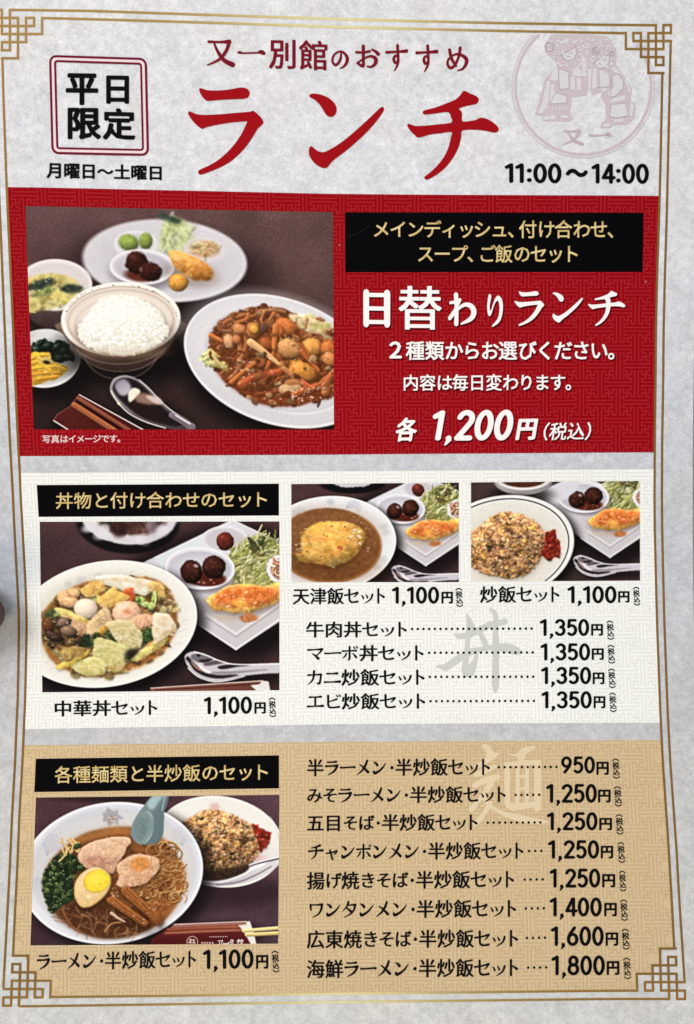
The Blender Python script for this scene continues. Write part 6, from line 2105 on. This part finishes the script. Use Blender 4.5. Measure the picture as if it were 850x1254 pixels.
# ---- photograph 5: noodle soup and fried rice
def photo_ramen():
    p = Photo([(44, 976.8), (342.2, 973.4), (340.6, 1155.6), (37.3, 1157.8)], 51)
    d1, d2, d3, d4 = Z(35, 972, 5.3125), Z(185, 970, 5.3125), Z(35, 1062, 5.3125), Z(185, 1062, 5.3125)
    table_wash(p, (76, 48, 54), (60, 40, 47), (92, 66, 78))
    p.shadow((140, 974, 70, 8, 0), 5, .7, (18, 12, 14))
    p.shadow([(240, 1080), (330, 1080), (345, 1085), (345, 1100), (300, 1112), (240, 1116), (220, 1126)], 7, .55, (40, 24, 30))
    bx, by, brx, bry, brot = fit_ellipse([(203.8, 995), (222.6, 983), (260, 973.8), (290, 979), (316.8, 990.7), (341, 1015), (247, 1082.7), (279, 1086.5), (305.5, 1082.7), (333.7, 1065.8)])
    p.part('round_plate')
    p.ell(bx, by, brx, bry, brot, (234, 231, 223), soft=.8)
    p.ring(bx, by, brx - 1.2, bry - 1.2, brot, 2, (248, 247, 242), .9, .8)
    p.ring(bx, by, brx - 6.5, bry - 6, brot, 1.1, (176, 186, 190), .7, .7, 190, 370, 30)
    p.ell(bx, by + 10, brx * .8, bry * .62, brot, (198, 192, 190), soft=9, ident=False, alpha=.6)
    flower_print(p, 263, 988, 7, (214, 166, 160), .6)
    p.strand([(331, 1000), (338, 1012), (341, 1026)], 1.1, 1, (176, 186, 196), 0, ident=False, alpha=.7)
    p.part('fried_rice')
    under = d4((330, 15), (480, -10), (640, -20), (655, 10), (600, 45), (480, 90), (340, 92))
    p.shape(under, (66, 44, 32), soft=1.4, tex=.2, tsc=3)
    mound = d2((205, 205), (240, 180), (290, 150), (340, 122), (410, 118), (470, 130), (540, 155), (600, 188), (640, 210), (670, 245), (690, 290), (697, 335), (690, 410), (660, 445), (620, 465), (575, 480), (520, 496), (450, 510), (380, 515), (330, 500), (300, 400), (280, 310))
    fried_rice(p, mound, 620, 4.2)
    p.shape(d4((330, 20), (420, 10), (560, 0), (640, -15), (640, 10), (590, 46), (470, 88), (340, 90)), (62, 42, 30), soft=3, tex=.3, tsc=2.5, alpha=.75)
    p.part('red_ginger')
    ginger(p, d2((655, 222), (690, 200), (712, 235), (745, 250), (782, 268), (775, 310), (762, 345), (712, 388), (700, 350), (690, 300)), 30, 6)
    p.ell(*d2((705, 430))[0], 7, 3, 0, (226, 150, 140), soft=2.5, ident=False, alpha=.5)
    p.part('metal_spoon')
    p.shape(d4((325, 82), (420, 88), (500, 76), (600, 40), (640, 10), (730, -30), (850, -60), (850, -35), (800, 10), (740, 50), (640, 95), (500, 122), (400, 120), (330, 104)), (178, 172, 180), soft=.7, grad=((216, 212, 214), -20))
    p.strand(d4((330, 92), (430, 100), (520, 82), (610, 46), (700, -8), (840, -66)), 1.6, 3.4, (232, 230, 232), .2)
    p.strand(d4((430, 112), (560, 96), (680, 50), (780, -5)), 3, 2, (150, 138, 148), .2)
    p.shape(d4((640, 0), (720, -30), (745, -15), (660, 20)), (240, 238, 238), soft=.8)
    p.strand(d2((640, 480), (720, 455), (845, 425)), 2.6, 4, (120, 106, 116), .2)
    p.strand(d2((640, 474), (720, 449), (845, 419)), 1.2, 1.8, (238, 236, 238), 0)
    # ramen bowl
    cx, cy, rx, ry, rot = fit_ellipse([(42.5, 1029.4), (63, 1007.8), (91.5, 992.7), (119.7, 985), (148, 982.7), (178, 985), (222.6, 1009.5), (239.6, 1028.4), (247, 1051), (247, 1069.8), (247, 1077), (239.6, 1099.6), (222.6, 1120), (203.8, 1135), (185, 1145.8), (195, 1139), (148, 1154), (116, 1155.6), (82, 1147.6), (54, 1131.6), (38.8, 1116.6)])
    p.shadow((cx + 8, cy + 6, rx + 4, ry + 3, rot), 10, .8, (14, 8, 10))
    p.part('ramen_bowl')
    p.ell(cx, cy, rx, ry, rot, (222, 222, 230), soft=.8)
    p.ell(cx + 3, cy - 4, rx * .93, ry * .92, rot, (198, 198, 206), soft=3, ident=False)
    p.ell(cx + 6, cy + 2, rx * .86, ry * .86, rot, (206, 202, 198), soft=6, ident=False, alpha=.8)
    p.ring(cx, cy, rx - 1.6, ry - 1.6, rot, 2.8, (242, 242, 246), .95, 1)
    p.ring(cx - 1, cy + 1, rx - 5, ry - 4.5, rot, 3, (214, 222, 240), .6, 2, 80, 200, 40)
    flower_print(p, *d1((540, 152))[0], 12, (150, 146, 156), .75)
    p.ell(*d1((540, 165))[0], 6, 5, 0, (176, 158, 140), soft=1.5, ident=False, alpha=.7, tex=.25, tsc=2)
    fan_print(p, *d1((120, 400))[0], 24, -110, -30, 8, (160, 156, 172), 1.1, .35)
    fan_print(p, *d2((205, 345))[0], 19, 195, 330, 10, (172, 170, 176), 1.2, .35)
    fan_print(p, *d3((60, 60))[0], 16, 60, 150, 6, (170, 178, 204), 1.2, .5)
    p.part('noodle_soup')
    soup = [(53, 1082), (58, 1062), (70, 1046), (84, 1034), (102, 1022), (122, 1016), (144, 1013), (166, 1014), (188, 1020), (204, 1032), (216, 1047), (224, 1062), (226, 1078), (222, 1096), (212, 1114), (198, 1129), (178, 1141), (152, 1148), (126, 1149.5), (104, 1144), (84, 1133), (68, 1119), (57, 1102)]
    p.shadow([(x - 1, y - 1) for x, y in soup], 3, .4, (150, 120, 80))
    p.shape(soup, (142, 82, 38), soft=1.6, tex=.10, tsc=9, tint=((112, 60, 28), 14))
    p.shape([(84, 1034), (102, 1022), (144, 1013), (188, 1020), (206, 1034), (180, 1028), (144, 1022), (104, 1032)], (188, 118, 56), soft=2, alpha=.75)
    p.shape([(224, 1060), (227, 1078), (222, 1097), (210, 1116), (196, 1130), (188, 1126), (206, 1106), (214, 1084), (214, 1062)], (184, 106, 46), soft=3, alpha=.8)
    p.shape([(66, 1112), (90, 1100), (130, 1108), (175, 1130), (160, 1146), (126, 1148), (100, 1142), (78, 1128)], (74, 38, 22), soft=5, alpha=.7, tex=.1)
    # sunken pale noodles
    for k in range(46):
        x, y = p.r.uniform(70, 168), p.r.uniform(1108, 1145)
        if not inside((x, y), soup):
            continue
        a = p.r.normal(.7, .9)
        L = p.r.uniform(10, 24)
        d = np.array([math.cos(a), math.sin(a)]) * L / 2
        b = np.array([-d[1], d[0]]) * p.r.normal(0, .5)
        q = np.array((x, y))
        p.strand([tuple(q - d), tuple(q + b), tuple(q + d)], 2.8, 2.2, np.array([(150, 98, 62), (128, 78, 48), (172, 124, 88)][k % 3]), .3, alpha=.42, soft=.8)
    p.strand(d3((225, 260), (240, 320), (290, 390), (340, 425)), 3, 2.4, (150, 92, 56), .4, alpha=.8)
    p.strand(d3((540, 300), (580, 330), (625, 355)), 4, 2, (216, 186, 156), .4, alpha=.8)
    p.strand(d3((500, 420), (540, 370), (600, 360)), 3, 2, (176, 118, 70), .4, alpha=.8)
    # curled noodles on the right
    p.part('noodles')
    for k in range(130):
        x, y = p.r.uniform(160, 223), p.r.uniform(1034, 1100)
        if not inside((x, y), soup) or (x < 185 and y < 1048):
            continue
        r = p.r.uniform(4, 13)
        a0 = p.r.uniform(0, 6.3)
        pts = [(x + r * math.cos(a0 + t), y + r * .75 * math.sin(a0 + t)) for t in np.linspace(0, p.r.uniform(1.8, 4.2), 7)]
        p.strand([(a + .6, b + 1.1) for a, b in pts], 2.0, 1.9, (84, 42, 18), 0, k=2, alpha=.35)
        p.strand(pts, 1.8, 1.6, np.array([(196, 144, 80), (178, 124, 64), (208, 162, 102), (160, 102, 50)][k % 4]), .35, k=2, spec=10, alpha=.9)
    zone = [(196, 1034), (212, 1046), (223, 1062), (224, 1080), (216, 1098), (196, 1104), (168, 1090), (160, 1062), (180, 1040)]
    w, m = p.m_poly(zone, 3, 2)
    p.put(w, m * .22, (150, 84, 36), False)
    p.soften(zone, .9, .45)
    for k in range(12):
        x, y = p.r.uniform(78, 100), p.r.uniform(1030, 1048)
        p.strand([(x - 4, y - 7), (x + p.r.normal(0, 2), y), (x + 3, y + 8)], 2.2, 2, (206, 166, 104), .4, spec=10)
    # pork
    p.part('sliced_pork')
    p1 = d1((318, 415), (335, 375), (355, 350), (390, 328), (430, 308), (495, 292), (560, 282), (650, 286), (668, 318), (640, 345), (628, 388), (590, 440), (560, 500), (545, 520), (480, 505), (380, 485), (335, 455))
    p.shadow([(x + 1, y + 2.5) for x, y in p1], 2, .6, (50, 22, 12))
    p.shape(p1, (222, 180, 142), soft=.5, bump=.45, bs=2, tex=.05, tsc=2.5, wob=.5, grad=((206, 158, 118), 80), tint=((226, 188, 152), 7))
    for k in range(26):
        x, y = p.r.uniform(98, 152), p.r.uniform(1026, 1066)
        if inside((x, y), p1):
            p.strand([(x - 4, y + 1.2), (x, y), (x + 5, y - 1.6)], .8, .6, [(194, 142, 108), (238, 204, 172)][k % 2], 0, ident=False, alpha=.5)
    p.strand(p1 + [p1[0]], .9, .9, (150, 96, 66), 0, ident=False, alpha=.5, k=3)
    p.shape(d1((340, 452), (380, 420), (440, 402), (520, 412), (590, 405), (575, 470), (545, 512), (470, 498), (390, 482)), (178, 118, 94), soft=2.4, tex=.06, tsc=2.5, tint=((200, 146, 116), 5), ident=False, alpha=.75)
    p.strand(d1((430, 308), (520, 296), (600, 320), (640, 345)), 1.4, 1.2, (196, 140, 102), 0, ident=False, alpha=.7)
    p.strand(d1((345, 360), (420, 318), (560, 286), (650, 290)), 2.2, 2, (242, 206, 172), 0, ident=False, alpha=.7)
    p2 = d1((575, 460), (620, 428), (665, 398), (720, 392), (780, 400), (832, 415), (852, 440), (845, 500), (790, 560), (750, 590), (680, 605), (610, 610), (570, 590), (590, 540), (575, 500))
    p.shadow([(x + 1, y + 2.5) for x, y in p2], 2, .6, (50, 22, 12))
    p.shape(p2, (220, 172, 132), soft=.5, bump=.45, bs=2, tex=.05, tsc=2.5, wob=.5, grad=((198, 144, 102), 80), tint=((224, 180, 142), 7))
    for k in range(26):
        x, y = p.r.uniform(143, 194), p.r.uniform(1047, 1085)
        if inside((x, y), p2):
            p.strand([(x - 4, y + 1.6), (x, y), (x + 5, y - 1.2)], .8, .6, [(190, 134, 98), (238, 202, 168)][k % 2], 0, ident=False, alpha=.5)
    p.strand(p2 + [p2[0]], .9, .9, (146, 90, 60), 0, ident=False, alpha=.5, k=3)
    p.ell(*d1((725, 458))[0], 12, 9, -10, (214, 128, 52), soft=2, ident=False, alpha=.85, tex=.08)
    p.strand(d1((800, 420), (790, 480), (770, 560)), 2.4, 2, (204, 142, 92), 0, ident=False, alpha=.7)
    p.glints(p2, 8, 1, .5)
    # spring onions
    p.part('spring_onions')
    on = d1((108, 505), (125, 470), (150, 440), (175, 408), (215, 395), (250, 388), (300, 400), (335, 450), (370, 500), (365, 520)) + d3((330, 15), (300, 70), (288, 125), (300, 195), (270, 225), (235, 245), (200, 270), (150, 305), (118, 250), (100, 190), (90, 120), (98, 55))
    p.shape(on, (38, 54, 30), soft=1, tex=.3, tsc=3, wob=1.2)
    poly = [tuple(q) for q in catmull(on, 2)]
    k = 0
    lo, hi = np.min(on, 0), np.max(on, 0)
    while k < 150:
        x, y = p.r.uniform(lo[0], hi[0]), p.r.uniform(lo[1], hi[1])
        if not inside((x, y), poly):
            continue
        k += 1
        c = [(74, 100, 48), (52, 74, 38), (104, 130, 66), (40, 58, 34), (88, 112, 60)][k % 5]
        a, r = p.r.uniform(-60, 60), p.r.uniform(1.4, 2.8)
        p.ell(x, y, r, r * .6, a, np.array(c) * .86, soft=.6, dome=.5, alpha=.85)
        p.ell(x + .3, y + .2, r * .5, r * .28, a, (24, 36, 20), soft=.5, ident=False, alpha=.8)
        if k % 5 == 0:
            p.ring(x, y, 2.2, 1.5, a, .8, (150, 172, 100), .8, .5)
        if k % 6 == 0:
            p.ell(x - .6, y - .8, .9, .5, a, (200, 208, 150), soft=.5, ident=False, alpha=.7)
    for q in ([(280, 380), (290, 345), (330, 320)], [(245, 400), (255, 365), (270, 350)], [(200, 440), (230, 410), (250, 380)]):
        p.strand(d1(*q), 2.2, 1.8, (206, 176, 106), .4)
    p.ell(*d1((315, 342))[0], 5, 3.4, -30, (56, 84, 44), soft=.8, dome=.6)
    # bamboo shoots
    p.part('bamboo_shoots')
    for qd in (d3((505, 205), (548, 182), (782, 352), (768, 388), (744, 386), (510, 226)), d3((600, 140), (648, 122), (868, 318), (868, 372), (838, 376), (606, 172))):
        p.shadow([(x + .6, y + 2.4) for x, y in qd], 2, .6, (48, 22, 10))
        p.shape(qd, (176, 100, 44), k=0, soft=.7, grad=((148, 80, 34), 60), tex=.06, tsc=3, bump=.9, bs=1.6)
        A0, A1, B0, B1 = [np.array(qd[i]) for i in (0, 4, 1, 2)]
        for t, cc in ((.22, (190, 120, 58)), (.45, (128, 68, 30)), (.66, (182, 110, 52)), (.85, (134, 72, 32))):
            u0, u1 = A0 * t + B0 * (1 - t), A1 * t + B1 * (1 - t)
            p.strand([tuple(u0 * .96 + u1 * .04), tuple((u0 + u1) / 2 + (0, .4)), tuple(u0 * .05 + u1 * .95)], .9, .8, cc, 0, ident=False, alpha=.65)
        p.glints(qd, 7, .8, .6, k=1)
    p.shape(d4((0, 215), (60, 200), (118, 225), (128, 262), (70, 285), (0, 280)), (166, 92, 44), soft=1.6, bump=.8, bs=3, tex=.12, alpha=.85)
    p.shape(d4((0, 260), (60, 290), (90, 330), (40, 360), (0, 350)), (158, 86, 38), soft=2, bump=.6, bs=3, tex=.1, alpha=.7)
    p.glints(d4((0, 215), (118, 225), (120, 270), (0, 280)), 10, .9, .5)
    # egg
    p.part('boiled_egg')
    egg = d3((296, 150), (305, 100), (335, 50), (385, 12), (440, -4), (495, 12), (532, 50), (540, 95), (525, 145), (495, 190), (450, 230), (400, 260), (350, 264), (318, 235), (300, 195))
    p.shadow([(x + 1, y + 2.6) for x, y in egg], 2.5, .7, (40, 18, 10))
    p.shape(egg, (168, 122, 62), soft=.5)
    p.shape([(112.6 + (x - 113) * .955, 1086 + (y - 1086.5) * .955) for x, y in egg], (236, 206, 150), soft=.7, grad=((222, 184, 118), 70), tex=.03)
    yx, yy = d3((444, 88))[0]
    p.ell(yx, yy + .6, 16.4, 14.2, -18, (202, 158, 60), soft=.8, ident=False)
    p.ell(yx, yy, 15.4, 13.4, -18, (240, 205, 40), soft=.8, ident=False, tex=.05, tsc=2.5)
    p.ell(yx - 2, yy - 3, 9, 6, -18, (250, 224, 76), soft=4, ident=False, alpha=.7)
    p.ell(*d3((392, 190))[0], 3, 2, 0, (250, 232, 190), soft=1.2, ident=False, alpha=.7)
    p.glints(d3((535, 135), (575, 150), (585, 190), (540, 180)), 8, 1, .7)
    # ladle spoon
    p.part('soup_spoon')
    p.shape([(160.5, 1022), (162, 1010), (168, 998), (176, 987), (186, 975), (190, 971), (206, 971), (205, 984), (201.5, 994), (200.5, 1010), (199.5, 1022), (194, 1031), (184, 1034.5), (172, 1034), (164, 1029)], (118, 140, 142), soft=.6, grad=((96, 114, 118), 20))
    p.ell(175.5, 1013.5, 11.8, 20, 12, (128, 150, 150), soft=1, ident=False)
    p.ell(173, 1014, 9.2, 17, 12, (112, 134, 134), soft=2.5, ident=False, tex=.03)
    p.ring(175.5, 1013.5, 12, 20.2, 12, 1.2, (176, 194, 194), .8, .8, -90, 60, 30)
    p.shape([(180, 984), (190, 973), (200, 973), (193, 984), (186, 992)], (168, 196, 200), soft=1.6, ident=False, alpha=.8)
    p.shape([(188, 1000), (199, 994), (198, 1022), (190, 1031), (187, 1020)], (100, 124, 128), soft=2, ident=False, alpha=.8)
    p.strand([(202, 975), (198.5, 992)], 3, 2, (150, 176, 196), 0, ident=False, alpha=.6)
    # sleeve with the shop's name, and chopsticks
    p.part('chopstick_sleeve')
    p.shadow(d4((40, 400), (620, 350), (690, 500), (0, 510)), 4, .5, (30, 16, 20))
    p.shape(d4((560, 372), (642, 350), (664, 410), (690, 520), (620, 500)), (232, 224, 214), k=0, soft=.5)
    p.shape(d4((150, 372), (400, 362), (618, 354), (622, 374), (560, 378), (120, 398)), (164, 104, 92), k=0, soft=.6)
    p.strand(d4((150, 372), (400, 362), (620, 353)), 1, 1, (226, 204, 192), 0, k=0)
    p.shape(d4((110, 396), (560, 376), (606, 424), (660, 520), (0, 520), (0, 470), (70, 425)), (120, 36, 34), k=0, soft=.6, grad=((92, 22, 24), 90))
    p.shape(d4((110, 396), (560, 377), (600, 414), (450, 420), (80, 440)), (190, 108, 76), k=0, soft=1.2, grad=((150, 66, 48), 90))
    p.strand(d4((95, 416), (300, 404), (580, 396)), 1.6, 1.6, (120, 46, 34), 0, k=0, alpha=.7)
    p.strand(d4((90, 430), (300, 420), (596, 412)), .9, .9, (226, 168, 130), 0, k=0, alpha=.5)
    p.part('chopsticks')
    p.strand(d4((604, 414), (850, 394)), 4.4, 4.4, (228, 204, 134), .3, k=0)
    p.strand(d4((622, 440), (850, 428)), 4.6, 4.6, (220, 190, 116), .35, k=0)
    ph = p.build("printed_photo", tan_panel, "photo of a ramen bowl with egg and pork beside fried rice")
    # writing on the sleeve, cut off by the photo's lower edge
    V, Fc, ZZ = compose("又一別館", 'brush', .03, .02, 1.0)
    P = fit(V, (266, 1150.6, 1160.5, 297.5, 1149.8, 1159.7))
    P[:, 0] += (1156 - P[:, 1]) * .15
    lim = 1156.3
    keep = [f for f in Fc if max(P[i][1] for i in f) < lim]
    f = Flat()
    f.add(P, keep, None, ZZ)
    f.build("sleeve_letters", ph, L_TEXT, col=(236, 220, 214))
    f = Flat()
    a = np.radians(np.linspace(155, 385, 26))
    f.ribbon(np.stack([235.6 + 6.6 * np.cos(a), 1153.2 + 6.6 * np.sin(a)], 1), .9)
    for k, (x, y, rx_, ry_) in enumerate(((233.4, 1151, 2, 1.6), (237.2, 1151.4, 1.8, 1.6), (233, 1154, 2.2, 1.6), (237.6, 1154.4, 2.2, 1.3))):
        t = np.linspace(0, 6.28, 9)[:-1]
        f.add(np.stack([x + rx_ * np.cos(t), y + ry_ * np.sin(t)], 1), [tuple(range(8))], None, 1e-6 * (k + 1))
    for k in range(11):
        x = 256.5 + k * 2.1
        f.add([(x, 1146.6 - k * .03), (x + 1.2, 1146.6 - k * .03), (x + 1.2, 1147.8 - k * .03), (x, 1147.8 - k * .03)], [(0, 1, 2, 3)])
    for k in range(5):
        x = 246.5 + k * 3.2
        f.add([(x, 1153.6), (x + 2.1, 1153.6), (x + 2.1, 1155.6), (x, 1155.6)], [(0, 1, 2, 3)])
    f.build("sleeve_emblem", ph, L_TEXT, col=(206, 166, 160))
    return ph


photo_daily()
photo_bowl()
photo_omelette()
photo_fried_rice()
photo_ramen()
